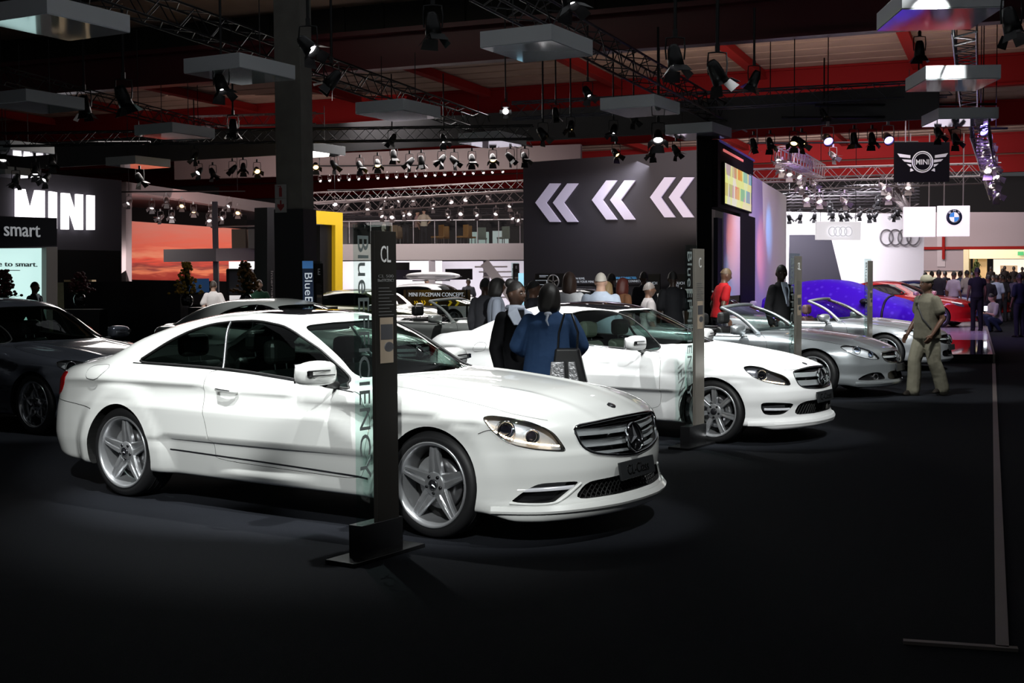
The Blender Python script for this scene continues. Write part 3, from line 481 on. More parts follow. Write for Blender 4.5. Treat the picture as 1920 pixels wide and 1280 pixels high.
# ---------------------------------------------------------------- white portal stand with the red picture wall
fa_, fb_ = at(228, 500, 50), at(700, 500, 74); fA, fD, fL = panel_frame(fa_, fb_); wp = mat('portal_white', (.42, .36, .36), .6)
po = empty('portal_frame', (0, 0, 0), 0, 'long white portal frame stretching from the left behind the column', 'portal')
poly_on([(228, 341), (660, 403), (660, 428), (228, 357)], fA, fD, -.3, .5, wp, 'portal_beam', parent=po); poly_on([(228, 341), (239, 343), (239, 600), (228, 600)], fA, fD, -.3, .5, wp, 'portal_post', parent=po); poly_on([(648, 403), (660, 403), (660, 470), (648, 470)], fA, fD, -.3, .4, wp, 'portal_post', parent=po)
zt = onwall(300, 360, fA, fD)[1]; n = Vector((-fD.y, fD.x, 0)); 
b = MB(); pts = [fA+fD*.5, fA+fD*25, fA+fD*25+n*9, fA+fD*.5+n*9]; b.prism([(v.x, v.y) for v in pts], zt-.02, zt+.1); b.build('portal_ceiling', mat('portal_soffit', (.60, .46, .46), .6), po)
ra, rb = at(236, 500, 56), at(470, 500, 58); rA, rD, rL = panel_frame(ra, rb)
def sunset():
    m = bpy.data.materials.new('picture_print'); m.use_nodes = True; nt = m.node_tree; b = nt.nodes['Principled BSDF']; tc = nt.nodes.new('ShaderNodeTexCoord'); sp = nt.nodes.new('ShaderNodeSeparateXYZ'); nt.links.new(tc.outputs['Generated'], sp.inputs[0])
    r = nt.nodes.new('ShaderNodeValToRGB'); e = r.color_ramp.elements; e[0].color = (.30, .03, .02, 1); e[1].color = (.55, .20, .15, 1)
    for p, c in ((.12, (.42, .06, .04, 1)), (.18, (.85, .25, .12, 1)), (.26, (.30, .06, .05, 1)), (.36, (.75, .10, .06, 1)), (.44, (.80, .28, .16, 1)), (.6, (.66, .13, .08, 1))): x = e.new(p); x.color = c
    n = nt.nodes.new('ShaderNodeTexNoise'); mp = nt.nodes.new('ShaderNodeMapping'); mp.inputs['Scale'].default_value = (3, 3, 14); nt.links.new(tc.outputs['Generated'], mp.inputs[0]); nt.links.new(mp.outputs[0], n.inputs['Vector']); n.inputs['Scale'].default_value = 1.2
    a = nt.nodes.new('ShaderNodeMath'); a.operation = 'MULTIPLY_ADD'; a.inputs[1].default_value = .28; nt.links.new(n.outputs['Fac'], a.inputs[0]); nt.links.new(sp.outputs[2], a.inputs[2]); s = nt.nodes.new('ShaderNodeMath'); s.operation = 'SUBTRACT'; s.inputs[1].default_value = .13; nt.links.new(a.outputs[0], s.inputs[0]); nt.links.new(s.outputs[0], r.inputs[0])
    nt.links.new(r.outputs[0], b.inputs['Base Color']); nt.links.new(r.outputs[0], b.inputs['Emission Color']); b.inputs['Emission Strength'].default_value = .42; b.inputs['Roughness'].default_value = .9; return m
poly_on([(236, 414), (462, 430), (462, 528), (236, 524)], rA, rD, 0, .1, sunset(), 'picture_wall', 'large backlit picture of a red sunset race track', 'picture wall')
poly_on([(236, 388), (462, 404), (462, 430), (236, 414)], rA, rD, 0, .12, mat('band_black', (.006, .006, .006), .95, spec=.05), 'header_band', 'black band above the red sunset picture', 'band')
# balcony
sw = mat('balcony_white', (.52, .47, .47), .6); ba, bb = at(640, 470, 57), at(990, 470, 55); bA, bD, bL = panel_frame(ba, bb)
bal = empty('balcony', (0, 0, 0), 0, 'white upper-floor balcony with glass railing left of the dark wall', 'balcony')
poly_on([(640, 458), (990, 456), (990, 487), (640, 488)], bA, bD, -.1, .3, sw, 'balcony_edge', parent=bal)
zt = onwall(800, 457.5, bA, bD)[1]; n = Vector((-bD.y, bD.x, 0)); b = MB(); pts = [bA, bA+bD*bL, bA+bD*bL+n*14, bA+n*14]; b.prism([(v.x, v.y) for v in pts], zt-.35, zt-.02); b.build('balcony_floor', mat('soffit_warm', (.55, .45, .33), .6), bal)
poly_on([(640, 417), (990, 411), (990, 456), (640, 458)], bA, bD, -.05, .02, glass('rail_glass', (.86, .90, .89), 1.4), 'railing_glass', parent=bal)
u0, z0 = onwall(640, 415, bA, bD); u1, z1 = onwall(990, 411, bA, bD); b = MB(); b.tube([bA+bD*u0+Vector((0, 0, z0)), bA+bD*u1+Vector((0, 0, z1))], .035, 8); b.build('handrail', mat('rail_steel', (.5, .48, .5), .3, .8), bal)
for k in range(9): x = 655+k*40; u, z = onwall(x, 435, bA, bD); b = MB(); P = bA+bD*u; b.bar((P.x, P.y, z-.5), (P.x, P.y, z+.5), .03); b.build('rail_post', mat('rail_steel'), bal)
ca, cb_ = at(396, 478, 46), at(500, 478, 50); cA, cD, cL = panel_frame(ca, cb_); bal2 = empty('balcony', (0, 0, 0), 0, 'short white balcony end in front of the red picture wall', 'balcony')
poly_on([(396, 466), (500, 464), (500, 487), (396, 490)], cA, cD, -2, 2.2, sw, 'balcony_edge', parent=bal2); u0, z0 = onwall(396, 426, cA, cD); u1, z1 = onwall(500, 423, cA, cD); b = MB(); b.tube([cA+cD*u0+Vector((0, 0, z0)), cA+cD*u1+Vector((0, 0, z1))], .03, 8); b.build('handrail', mat('rail_steel'), bal2)
P = at(405, 500, 46.4); b = MB(); b.box((P.x, P.y, 2.3), (.18, .18, 4.6)); b.build('balcony_post', mat('post_pale', (.36, .34, .36), .6), bal2)
for px_, w_, m_, t in ((450, 26, mat('cabinet_beige', (.34, .28, .20), .6), 'beige cabinet'), (478, 20, mat('cabinet_grey', (.42, .42, .36), .6), 'grey cabinet')):
    P = at(px_, 450, 48.5); zz = at(px_, 465, 48.5).z; b = MB(); b.box((P.x, P.y, zz+.35), (w_/2350*48, .5, .75)); tag(b.build('cabinet', m_), t+' on the short balcony beside the column', 'cabinet')
# ground floor behind the balcony
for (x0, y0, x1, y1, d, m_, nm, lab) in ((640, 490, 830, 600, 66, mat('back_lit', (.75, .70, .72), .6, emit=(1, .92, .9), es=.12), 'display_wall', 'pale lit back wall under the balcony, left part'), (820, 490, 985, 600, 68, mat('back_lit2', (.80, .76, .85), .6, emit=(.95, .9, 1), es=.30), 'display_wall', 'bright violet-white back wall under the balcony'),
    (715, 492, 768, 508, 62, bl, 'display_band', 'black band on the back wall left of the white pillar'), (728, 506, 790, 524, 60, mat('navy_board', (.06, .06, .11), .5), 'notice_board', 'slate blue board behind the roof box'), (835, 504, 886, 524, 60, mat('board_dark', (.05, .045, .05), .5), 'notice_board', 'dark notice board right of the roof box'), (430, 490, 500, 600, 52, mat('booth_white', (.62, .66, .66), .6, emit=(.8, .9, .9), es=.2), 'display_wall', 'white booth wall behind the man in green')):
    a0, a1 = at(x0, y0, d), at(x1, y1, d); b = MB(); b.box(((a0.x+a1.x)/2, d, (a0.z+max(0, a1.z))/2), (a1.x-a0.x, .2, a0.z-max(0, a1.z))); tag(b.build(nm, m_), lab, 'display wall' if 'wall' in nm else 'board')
for px_, d, lab in ((810, 56, 'round white pillar under the balcony, left one'), (912, 57, 'square white pillar under the balcony beside the stair')):
    P = at(px_, 500, d); b = MB(); b.box((P.x, P.y, 1.35), (.28, .28, 2.7)); tag(b.build('pillar', mat('pillar_white', (.55, .52, .56), .5)), lab, 'pillar')
st_ = empty('staircase', (0, 0, 0), 0, 'white open staircase rising to the balcony left of the dark wall', 'staircase')
for s in (0, 1.1):
    A0, B0 = at(908, 492, 50+s), at(966, 566, 50+s); b = MB(); b.bar(A0, B0, .12, .38); b.build('stringer', sw, st_)
for k in range(7): P = at(921+k*7.5, 500+k*9.5, 50.5); b = MB(); b.box(P, (1.3, 1.1, .05)); b.build('tread', sw, st_)
for x0, y0, x1, y1, d, lab, m_ in ((462, 506, 474, 545, 50, 'narrow framed display case under the short balcony, left one', 'a'), (427, 505, 472, 552, 46, 'wide black framed display case behind the man in white', 'a'), (478, 505, 498, 552, 46, 'black framed display case beside the black portal', 'a')):
    a0, a1 = at(x0, y0, d), at(x1, y1, d); o = empty('display_case', ((a0.x+a1.x)/2, d, (a0.z+a1.z)/2), 0, lab, 'display case'); w, h = a1.x-a0.x, a0.z-a1.z
    b = MB(); [b.box((s*w/2, 0, 0), (.05, .3, h)) for s in (-1, 1)]; [b.box((0, 0, s*h/2), (w, .3, .05)) for s in (-1, 1)]; b.build('case_frame', bl, o); b = MB(); b.box((0, .1, 0), (w, .02, h)); b.build('case_back', mat('case_back', (.25, .28, .27), .4), o)
P = at(366, 535, 45.5); b = MB(); b.box((P.x, 45.5, P.z), (1.0, .05, .5))
tag(b.build('blue_screen', mat('screen_blue', (.01, .02, .05), .9, spec=.05, emit=(.03, .08, .2), es=.35)), 'dark blue screen with drawings behind the flowers', 'screen')
# black and yellow portal
y = mat('portal_yellow', (.85, .55, .02), .45, emit=(1, .62, .02), es=.18); ya_, yb_ = at(515, 560, 33.5), at(636, 560, 36.5); yA, yD, yL = panel_frame(ya_, yb_); yp = empty('yellow_portal', (0, 0, 0), 0, 'black portal with a bright yellow face standing behind the column', 'portal')
poly_on([(515, 389), (636, 399), (636, 423), (515, 415)], yA, yD, 0, .12, y, 'yellow_lintel', parent=yp); poly_on([(515, 415), (526, 416), (526, 600), (515, 600)], yA, yD, 0, .12, y, 'yellow_jamb', parent=yp); poly_on([(622, 422), (636, 423), (636, 600), (622, 600)], yA, yD, 0, .12, y, 'yellow_jamb', parent=yp)
poly_on([(495, 389), (515, 389), (515, 600), (495, 600)], yA, yD, -.3, .4, bl, 'black_side', parent=yp); poly_on([(600, 421), (622, 422), (622, 600), (600, 600)], yA, yD, -.8, .8, bl, 'black_return', parent=yp)
aD2 = Mfr(yA+Vector((yD.y, -yD.x, 0))*.11, yD); u, z = onwall(504, 549, yA, yD); text('International', .2, mat('letter_dim2', (.16, .14, .14), .5, emit=(.2, .17, .17), es=.12), yp, aD2 @ Matrix.Translation((u, z, 0)) @ Matrix.Rotation(-PI/2, 4, 'Z'), width=1.16, height=.11, depth=.004)
a0 = at(604, 422, 47); b = MB(); b.box((at(596, 440, 47).x, 47, at(596, 440, 47).z), (.36, .1, .85)); tag(b.build('poster', mat('poster_print', (.45, .4, .5), .5, emit=(.5, .45, .6), es=.3)), 'pale poster glimpsed through the yellow portal', 'poster')

# ---------------------------------------------------------------- stage lamps
LB = mat('lamp_black', (.012, .012, .013), .35, .3); LS = mat('lamp_silver', (.40, .36, .36), .3, .8)
def lens_mat(nm, col, es): return mat(nm, (.8, .8, .8), .3, emit=col, es=es)
def make_spot(body_m, lens_m, big=False, doors=True):
    """can points along -Z of its head"""
    o = empty('spotlight')
    hd = empty('lamp_head'); hd.parent = o
    b = MB(); b.lathe([(0, .17), (.05, .17), (.072, .12), (.085, .02), (.095, -.10), (.088, -.10), (.078, .02)], 16, 'Z'); b.build('can', body_m, hd)
    b = MB(); b.lathe([(0, -.02), (.078, -.02), (.078, -.03), (0, -.03)], 16, 'Z'); b.build('lens', lens_m, hd)
    if doors:
        for k in range(4):
            a = k*PI/2; w = .085 if k % 2 else .06; b = MB(); b.M = Matrix.Rotation(a, 4, 'Z'); b._add([(.085, -w, -.10), (.085, w, -.10), (.16, w*1.25, -.20), (.16, -w*1.25, -.20), (.089, -w, -.10), (.089, w, -.10), (.164, w*1.25, -.20), (.164, -w*1.25, -.20)], [(0, 1, 2, 3), (7, 6, 5, 4), (0, 4, 5, 1), (1, 5, 6, 2), (2, 6, 7, 3), (3, 7, 4, 0)]); b.build('barn_door', body_m, hd)
    b = MB(); b.tube([(-.10, 0, 0), (-.11, 0, .12), (-.10, 0, .24), (0, 0, .25), (.10, 0, .24), (.11, 0, .12), (.10, 0, 0)], .010, 5); b.box((0, 0, .29), (.05, .04, .09)); b.build('yoke', LB if body_m == LB else LS, o)
    return o
proto = {}
def spot_at(px, py, d, style, label, group, aim=(0, 0, -1), size=1., lens='white', wide=0.):
    key = (style, lens)
    fresh = key not in proto
    if fresh:
        lm = {'white': lens_m_white, 'warm': lens_m_warm, 'blue': lens_m_blue, 'off': lens_m_off, 'soft': lens_m_soft}[lens]
        proto[key] = make_spot(LB if style == 'b' else LS, lm, doors=style in 'bs')
    o = proto[key] if fresh else copy_tree(proto[key])
    p = at(px, py, d); o.location = p; sz = size; o.scale = (sz, sz, sz); tag(o, label, 'spotlight', group)
    a = Vector(aim).normalized(); hd = [c for c in o.children if c.name.startswith('lamp_head')][0]; hd.rotation_euler = (-a).to_track_quat('Z', 'Y').to_euler()
    o.rotation_euler = (0, 0, random.uniform(-.6, .6)*0); return o
lens_m_white = lens_mat('lens_white', (1, .97, 1), 14); lens_m_warm = lens_mat('lens_warm', (1, .62, .25), 5); lens_m_blue = lens_mat('lens_blue', (.25, .2, 1), 14); lens_m_off = mat('lens_dark', (.1, .1, .1), .2, .5); lens_m_soft = lens_mat('lens_soft', (1, .93, .92), 5)
def row(items, d, style, size, grp, desc, lens='white', aimf=None, bar=True):
    items = sorted(items, key=lambda t: t[0]); tops = []
    for i, it in enumerate(items):
        px, py = it[0], it[1]; ax = it[2] if len(it) > 2 else random.uniform(-.8, .8); ln = it[3] if len(it) > 3 else lens
        dd = d(px) if callable(d) else d
        o = spot_at(px, py, dd, style, '%s, %s from the left' % (desc, ORD[i]), grp, (ax, (random.uniform(-.7, .1) if ln == 'off' else random.uniform(-1.5, -.5)) if aimf is None else aimf, -1), size, ln); tops.append((o.location.x, o.location.y, o.location.z+.36*size))
    if bar:
        xs = [p[0] for p in tops]; z = max(p[2] for p in tops); q0, q1 = tops[0], tops[-1]; b = MB(); b.tube([(q0[0]-.3, q0[1], z+.02), (q1[0]+.3, q1[1], z+.02)], .03, 8)
        for p in (q0, q1): b.tube([(p[0], p[1], z), (p[0], p[1], 8.2)], .012, 6)
        tag(b.build('lighting_bar', LB), 'thin dark bar carrying the '+grp, 'lighting bar')
fd = lambda px: 40-(px/1760)*11.5-.4
row([(373, 322, -.5, 'white'), (399, 325, .4), (436, 318, -.9, 'off'), (456, 315, .1, 'off'), (482, 320, .6, 'warm'), (592, 312, .3, 'warm'), (627, 310, .7, 'off'), (675, 312, .4), (708, 308, .2, 'warm'), (738, 292, .1, 'off'), (768, 305, -.8, 'warm'), (790, 303, .1, 'off'), (828, 300, -.6), (852, 302, .9, 'off'), (885, 300, .1, 'off'), (924, 298, .1, 'warm'), (957, 296, .8), (984, 296, .3), (1155, 288, .6, 'warm'), (1223, 286, -.3), (1268, 283, .5), (1413, 272, .2, 'off'), (1444, 270, .1, 'off')], fd, 'b', .98, 'lamps under the dark fascia', 'black spotlight hanging below the dark fascia', 'off')
row([(1489, 266, -.4, 'warm'), (1503, 268, .7, 'warm'), (1601, 262, .1, 'off'), (1635, 262, .0, 'off'), (1760, 250, .2, 'off'), (1792, 262, .1, 'off')], 29, 'b', 1.0, 'lamps right of the tower', 'black spotlight in the right-hand row near the winged sign', 'off')
row([(1552, 262, 0), (1665, 260, 0), (1843, 244, .2), (1842, 234, .2)], 29, 'r', 1.25, 'blue lamps', 'round black lamp with a glowing blue lens', 'blue', aimf=-1.6)
row([(66, 322, .2), (98, 305, .3, 'off'), (86, 335, -.4), (262, 336, .5, 'off'), (30, 338, -.2, 'off'), (6, 297, .2)], 33, 'b', 1.05, 'lamps at the left edge', 'black spotlight above the lit letters at the left')
for px, py, d, sz, ax, ay, ln, t in ((578, 88, 20, 1.7, .9, -.6, 'white', 'large bright spotlight with open doors on the truss in front of the column top'), (415, 160, 20, 1.5, .35, -.3, 'white', 'bright spotlight under the hanging panel left of the column'), (1068, -4, 17, 1.7, .3, -.3, 'white', 'bright spotlight cut by the top edge above the large hanging panel'),
    (1266, 112, 21, 1.9, .1, -.3, 'white', 'bright bell-shaped spotlight on the diagonal truss near the tower'), (1234, 258, 26, 1.6, -.1, -1., 'white', 'dazzling spotlight left of the panel above the tower'), (948, 208, 24, .9, 0, -2.5, 'white', 'round white lamp facing the viewer above centre'),
    (812, 52, 22, 2.0, .1, -.2, 'off', 'large dark lamp hanging in front of the ribbed wall'), (1102, 175, 25, 1.2, .4, -.5, 'white', 'small bright lamp left of the hanging panel at upper centre'), (232, 185, 24, 1.9, .3, .2, 'off', 'dark fan-shaped lamp at the upper left'), (158, 200, 27, 1.8, .1, 0, 'off', 'dark upright lamp at the upper left'),
    (622, 152, 22, 1.6, -.8, -.1, 'off', 'dark lamp on the truss right of the column top'), (1345, 140, 22, 2.0, .6, .4, 'off', 'large dark moving-head lamp above the grey truss'), (1414, 150, 24, 1.4, -.4, .2, 'off', 'dark boxy lamp above the grey truss'), (1896, 45, 15, 1.5, .2, -.2, 'white', 'dark lamp with open door at the top right corner'),
    (1724, 95, 26, 1.5, 0, 0, 'off', 'grey bell lamp below the top right hanging panel'), (1070, 238, 27, 1.1, -.2, -.4, 'warm', 'amber lamp under the black truss at centre'), (1018, 252, 27, 1.3, .7, -.4, 'warm', 'lamp with a thin warm glow above the dark wall'), (1150, 245, 28, 1.2, -.3, -.4, 'white', 'small black lamp with white edge above the dark wall'),
    (1042, 214, 28, 1.1, .1, 0, 'warm', 'small amber edged lamp left of the hanging panels at centre'), (735, 262, 31, 1.2, -.5, -.3, 'off', 'dark lamp above the fascia right of the column'), (832, 262, 31, 1.2, .3, -.5, 'white', 'black lamp with a white streak above the fascia'), (365, 295, 35, 1.2, -.4, -.5, 'white', 'black lamp with white glints over the white portal'), (1188, 222, 28, 1.2, .5, -.4, 'off', 'dark lamp directly below the hanging panel at right of centre'),
    (1722, 206, 30, 1.2, .1, -1, 'white', 'small violet-white lamp below the hanging panels at right'), (1545, 215, 29, 1.1, .4, -.3, 'warm', 'small dark lamp on the right grey band'), (437, 240, 30, 1.6, 0, 0, 'off', 'dark round lamp left of the concrete column')):
    o = spot_at(px, py, d, 'b', t, None, (ax, ay, -1), sz*.78, ln); b = MB(); b.tube([(0, 0, .32), (0, 0, .32+max(.3, (6.4-o.location.z))/(sz*.78))], .02, 6); b.build('hanging_pipe', LB, o)
# silver lamps
row([(242, 380), (285, 388), (301, 408), (312, 378), (322, 405), (341, 385, .2, 'warm'), (363, 395, .3, 'warm'), (392, 412), (397, 395, 0, 'off'), (418, 408), (446, 398, .2, 'warm'), (430, 385)], 50, 's', 1.05, 'lamps in the portal', 'silver spotlight under the white portal ceiling', 'soft')
row([(628, 382, .5, 'white'), (649, 388), (690, 376), (722, 374), (749, 376), (775, 374), (716, 392), (733, 392), (846, 378), (873, 374), (916, 372), (956, 385), (812, 388), (690, 392), (735, 406, 0, 'white'), (715, 404), (757, 402), (768, 400), (864, 400), (840, 405), (893, 402), (930, 400), (960, 408), (970, 412)], 52, 's', 1.0, 'lamps above the balcony', 'silver spotlight above the balcony', 'soft')
row([(1419, 372), (1459, 300), (1466, 316), (1480, 325), (1498, 330), (1503, 348), (1525, 345), (1512, 372, .1), (1536, 376), (1562, 292), (1583, 378), (1655, 350), (1666, 368), (1703, 350)], 40, 's', 1.1, 'lamps behind the tower', 'silver spotlight in the cluster between tower and winged sign', 'soft')
row([(1838, 285), (1846, 300), (1852, 272), (1858, 290), (1862, 310), (1852, 318), (1866, 330), (1859, 345), (1866, 362), (1842, 272)], 33, 's', 1.15, 'stacked lamps at the right', 'silver spotlight in the tall stack at the right', 'soft')
row([(1480, 408), (1500, 407), (1527, 406), (1556, 392), (1561, 404), (1577, 406), (1588, 403), (1612, 402), (1630, 406), (1641, 404), (1646, 380), (1676, 404), (1683, 400)], 55, 'b', 1.1, 'lamps over the white wall', 'small black spotlight over the white ring wall', 'white', aimf=.7)
row([(600+k*18, 338-k*.9) for k in range(20)], 58, 'r', .75, 'bulb row', 'small round lamp in the long row below the pale beam', 'white', aimf=-.9)
row([(598+k*22, 322-k*.9) for k in range(17)], 60, 'r', .9, 'second lamp row', 'small silver lamp along the pale rig beam', 'off', aimf=-.3)
# pale rig beam behind the fascia lamps
a0, a1 = at(330, 318, 62), at(1090, 292, 56); b = MB(); c = (a0+a1)/2; b.bar((a0.x, a0.y, a0.z), (a1.x, a1.y, a1.z), .3, 1.0); tag(b.build('rig_banner', mat('rig_pale', (.42, .34, .33), .7)), 'pale fabric beam behind the row of black spotlights', 'banner')
# dark cloud of distant rigging over the balcony
for i in range(9):
    y0 = 398+i*3.2; truss(at(600, y0+4, 62+i*2), at(1000, y0-2, 60+i*2), .3, mat('rig_dark', (.10, .09, .10), .5, .5), 'distant dark rig bar over the balcony, %s from the top' % ORD[i], step=.9, group='distant rig bars')
for i in range(8):
    y0 = 352+i*6; truss(at(1478, y0+4, 52+i*2), at(1720, y0, 54+i*2), .3, mat('rig_dark'), 'distant dark rig bar over the white ring wall, %s from the top' % ORD[i], step=.9, group='distant rig bars at right')
# ---------------------------------------------------------------- light

# ---------------------------------------------------------------- car body as a solid function
def pch(pts):
    """monotone cubic through (x, value) points"""
    a = np.array(sorted(pts), float); X = a[:, 0]; Y = a[:, 1]
    h = np.diff(X); d = np.diff(Y)/h; m = np.zeros(len(X)); m[0] = d[0]; m[-1] = d[-1]
    for i in range(1, len(X)-1):
        if d[i-1]*d[i] > 0:
            w1 = 2*h[i]+h[i-1]; w2 = h[i]+2*h[i-1]; m[i] = (w1+w2)/(w1/d[i-1]+w2/d[i])
    def f(x):
        x = np.clip(x, X[0], X[-1]); i = np.clip(np.searchsorted(X, x)-1, 0, len(h)-1)
        t = (x-X[i])/h[i]; t2 = t*t; t3 = t2*t
        return (2*t3-3*t2+1)*Y[i]+(t3-2*t2+t)*h[i]*m[i]+(-2*t3+3*t2)*Y[i+1]+(t3-t2)*h[i]*m[i+1]
    return f
def smax(a, b, k):
    h = np.maximum(k-np.abs(a-b), 0)/k
    return np.maximum(a, b)+h*h*k*.25
def smin(a, b, k): return -smax(-a, -b, k)
class CarBody:
    def __init__(s, P):
        s.P = P
        for k in ('top', 'crown', 'plan', 'nose', 'ndrop', 'tail', 'tdrop', 'crease', 'bottom', 'up', 'low'):
            setattr(s, k, pch(P[k]))
        s.roof = pch(P['roof']) if 'roof' in P else None
        if s.roof: s.gside = pch(P['gside']); s.gcrown = P.get('gcrown', .06)
    def F(s, x, y, z):
        P = s.P; ay = np.abs(y)
        zc = s.crease(x)
        dz = z-zc
        side = s.plan(x)+np.where(dz > 0, -s.up(dz), -s.low(-dz))
        for (wx, amp) in ((0., P['flare'][0]), (-P['wb'], P['flare'][1])):
            r = np.hypot(x-wx, z-P['wz'])
            q = np.clip((r-P['ar']-P.get('fl0', .06))/.17, 0, 1); side = side+amp*(1-q*q*(3-2*q))*np.clip((zc-z)/.07+.25, 0, 1)
        fs = ay-side
        for (zs, amp, wdt) in P.get('ridges', ()):      # sill ledge and mouldings
            fs = fs-amp*np.exp(-((z-zs(x) if callable(zs) else z-zs)/wdt)**2)*np.clip((.35-np.abs(x+P['wb']/2))/.3+.6, 0, 1)
        ft = (z-(s.top(x)-s.crown(x)*(ay/.85)**2.4)+P.get('rib', 0)*np.exp(-((ay-(.44+.12*np.clip(-x, -1, 1)))/.05)**2)*-1)*.96
        fn = (x-(s.nose(z)-s.ndrop(ay)))*.9
        fr = ((s.tail(z)+s.tdrop(ay))-x)*.95
        fb = s.bottom(x)-z
        f = smax(fs, ft, P.get('kst', .10))
        f = smax(f, fn, P.get('kn', .12)); f = smax(f, fr, P.get('kr', .16)); f = smax(f, fb, .04)
        if s.roof:
            xm = P['xm']
            xx = x+np.where(x > xm, P['wsc']*ay**2, -P['rsc']*ay**2)
            g = (z-(s.roof(xx)-s.gcrown*(ay/.6)**2.6))*.85
            gy = ay-(s.gside(x)-P['tum']*np.maximum(z-P['zb'], -.3)-.10*np.maximum(z-P['zb'], 0)**2)
            gg = smax(smax(g, gy, P.get("kg", .10)), smax(.5-z, np.maximum(x-.1, P.get("gr", -3.8)-x), .02), .02)
            f = smin(f, gg, P.get('kgb', .07))
        return f
    def grad(s, p):
        e = 4e-3; g = np.stack([s.F(p[:, 0]+e*(i == 0), p[:, 1]+e*(i == 1), p[:, 2]+e*(i == 2))-s.F(p[:, 0]-e*(i == 0), p[:, 1]-e*(i == 1), p[:, 2]-e*(i == 2)) for i in range(3)], 1)
        return g/np.maximum(np.linalg.norm(g, axis=1, keepdims=True), 1e-9)
    def hit(s, o, d, t0=0., t1=3., n=90, off=0., F=None):
        """first point along rays o+t*d where F drops below off"""
        F = F or s.F; o = np.atleast_2d(o).astype(float); d = np.broadcast_to(np.atleast_2d(d), o.shape)
        lo = np.full(len(o), t0); hi = np.full(len(o), t1); done = np.zeros(len(o), bool); prev = lo.copy()
        for t in np.linspace(t0, t1, n):
            q = o+t*d; v = F(q[:, 0], q[:, 1], q[:, 2])-off
            new = (~done) & (v < 0); hi[new] = t; lo[new] = prev[new]; done |= new; prev[~done] = t
        for _ in range(22):
            m = (lo+hi)/2; q = o+m[:, None]*d; v = F(q[:, 0], q[:, 1], q[:, 2])-off
            ins = v < 0; hi = np.where(ins, m, hi); lo = np.where(ins, lo, m)
        return o+((lo+hi)/2)[:, None]*d, done
def S2(a, n=5): return a
CAR = {}
CAR['cl'] = dict(wb=2.955, wz=.343, ar=.372, flare=(.026, .052),
    top=[(1.1, .66), (.97, .745), (.86, .80), (.7, .85), (.4, .91), (0, .955), (-.4, .985), (-.8, 1.0), (-3.2, 1.06), (-3.5, 1.055), (-3.8, 1.02), (-4.0, .965), (-4.12, .90), (-4.3, .80)],
    crown=[(1, .10), (.5, .09), (0, .075), (-.6, .06), (-2.5, .06), (-3.5, .075), (-4.1, .10)],
    plan=[(1.1, .80), (.6, .905), (.3, .925), (0, .93), (-.6, .925), (-1.5, .925), (-2.4, .925), (-2.9, .925), (-3.4, .905), (-3.8, .865), (-4.2, .79)],
    crease=[(1, .70), (.4, .75), (0, .79), (-.6, .82), (-1.5, .86), (-2.5, .885), (-3.2, .885), (-3.9, .865), (-4.2, .85)],
    up=[(0, 0), (.02, .004), (.05, .012), (.1, .028), (.15, .046), (.2, .07), (.3, .14), (.6, .5)],
    low=[(0, 0), (.015, .009), (.035, .017), (.08, .024), (.15, .026), (.25, .018), (.36, .006), (.46, .0), (.53, .006), (.60, .015), (.68, .029), (.8, .06)],
    nose=[(0, .90), (.14, .985), (.21, 1.0), (.255, .985), (.29, .962), (.36, .955), (.46, .965), (.55, .962), (.60, .945), (.68, .935), (.76, .90), (.82, .80), (.95, .4)],
    ndrop=[(0, 0), (.2, .012), (.4, .055), (.6, .135), (.75, .23), (.85, .34), (.93, .47), (1.1, .8)],
    tail=[(0, -3.9), (.2, -4.02), (.3, -4.09), (.45, -4.14), (.6, -4.13), (.75, -4.09), (.9, -4.06), (1.0, -4.0), (1.1, -3.9)],
    tdrop=[(0, 0), (.3, .012), (.6, .08), (.75, .15), (.88, .28), (1.0, .5)],
    bottom=[(1.1, .15), (.6, .155), (.4, .2), (-.4, .21), (-2.5, .22), (-3.4, .23), (-4.2, .27)],
    roof=[(.3, .70), (-.35, .86), (-.60, .985), (-.9, 1.145), (-1.2, 1.295), (-1.4, 1.365), (-1.65, 1.408), (-2.0, 1.420), (-2.35, 1.408), (-2.75, 1.355), (-3.15, 1.255), (-3.45, 1.14), (-3.7, 1.03), (-4.1, .82)],
    xm=-2.0, wsc=.30, rsc=.28, gside=[(0, .80), (-.8, .815), (-1.5, .83), (-2.3, .825), (-2.9, .80), (-3.4, .73), (-3.8, .6)], tum=.50, zb=1.0, gcrown=.055, kgb=.05, kg=.09,
    ridges=((.270, .022, .05),), rib=.012)

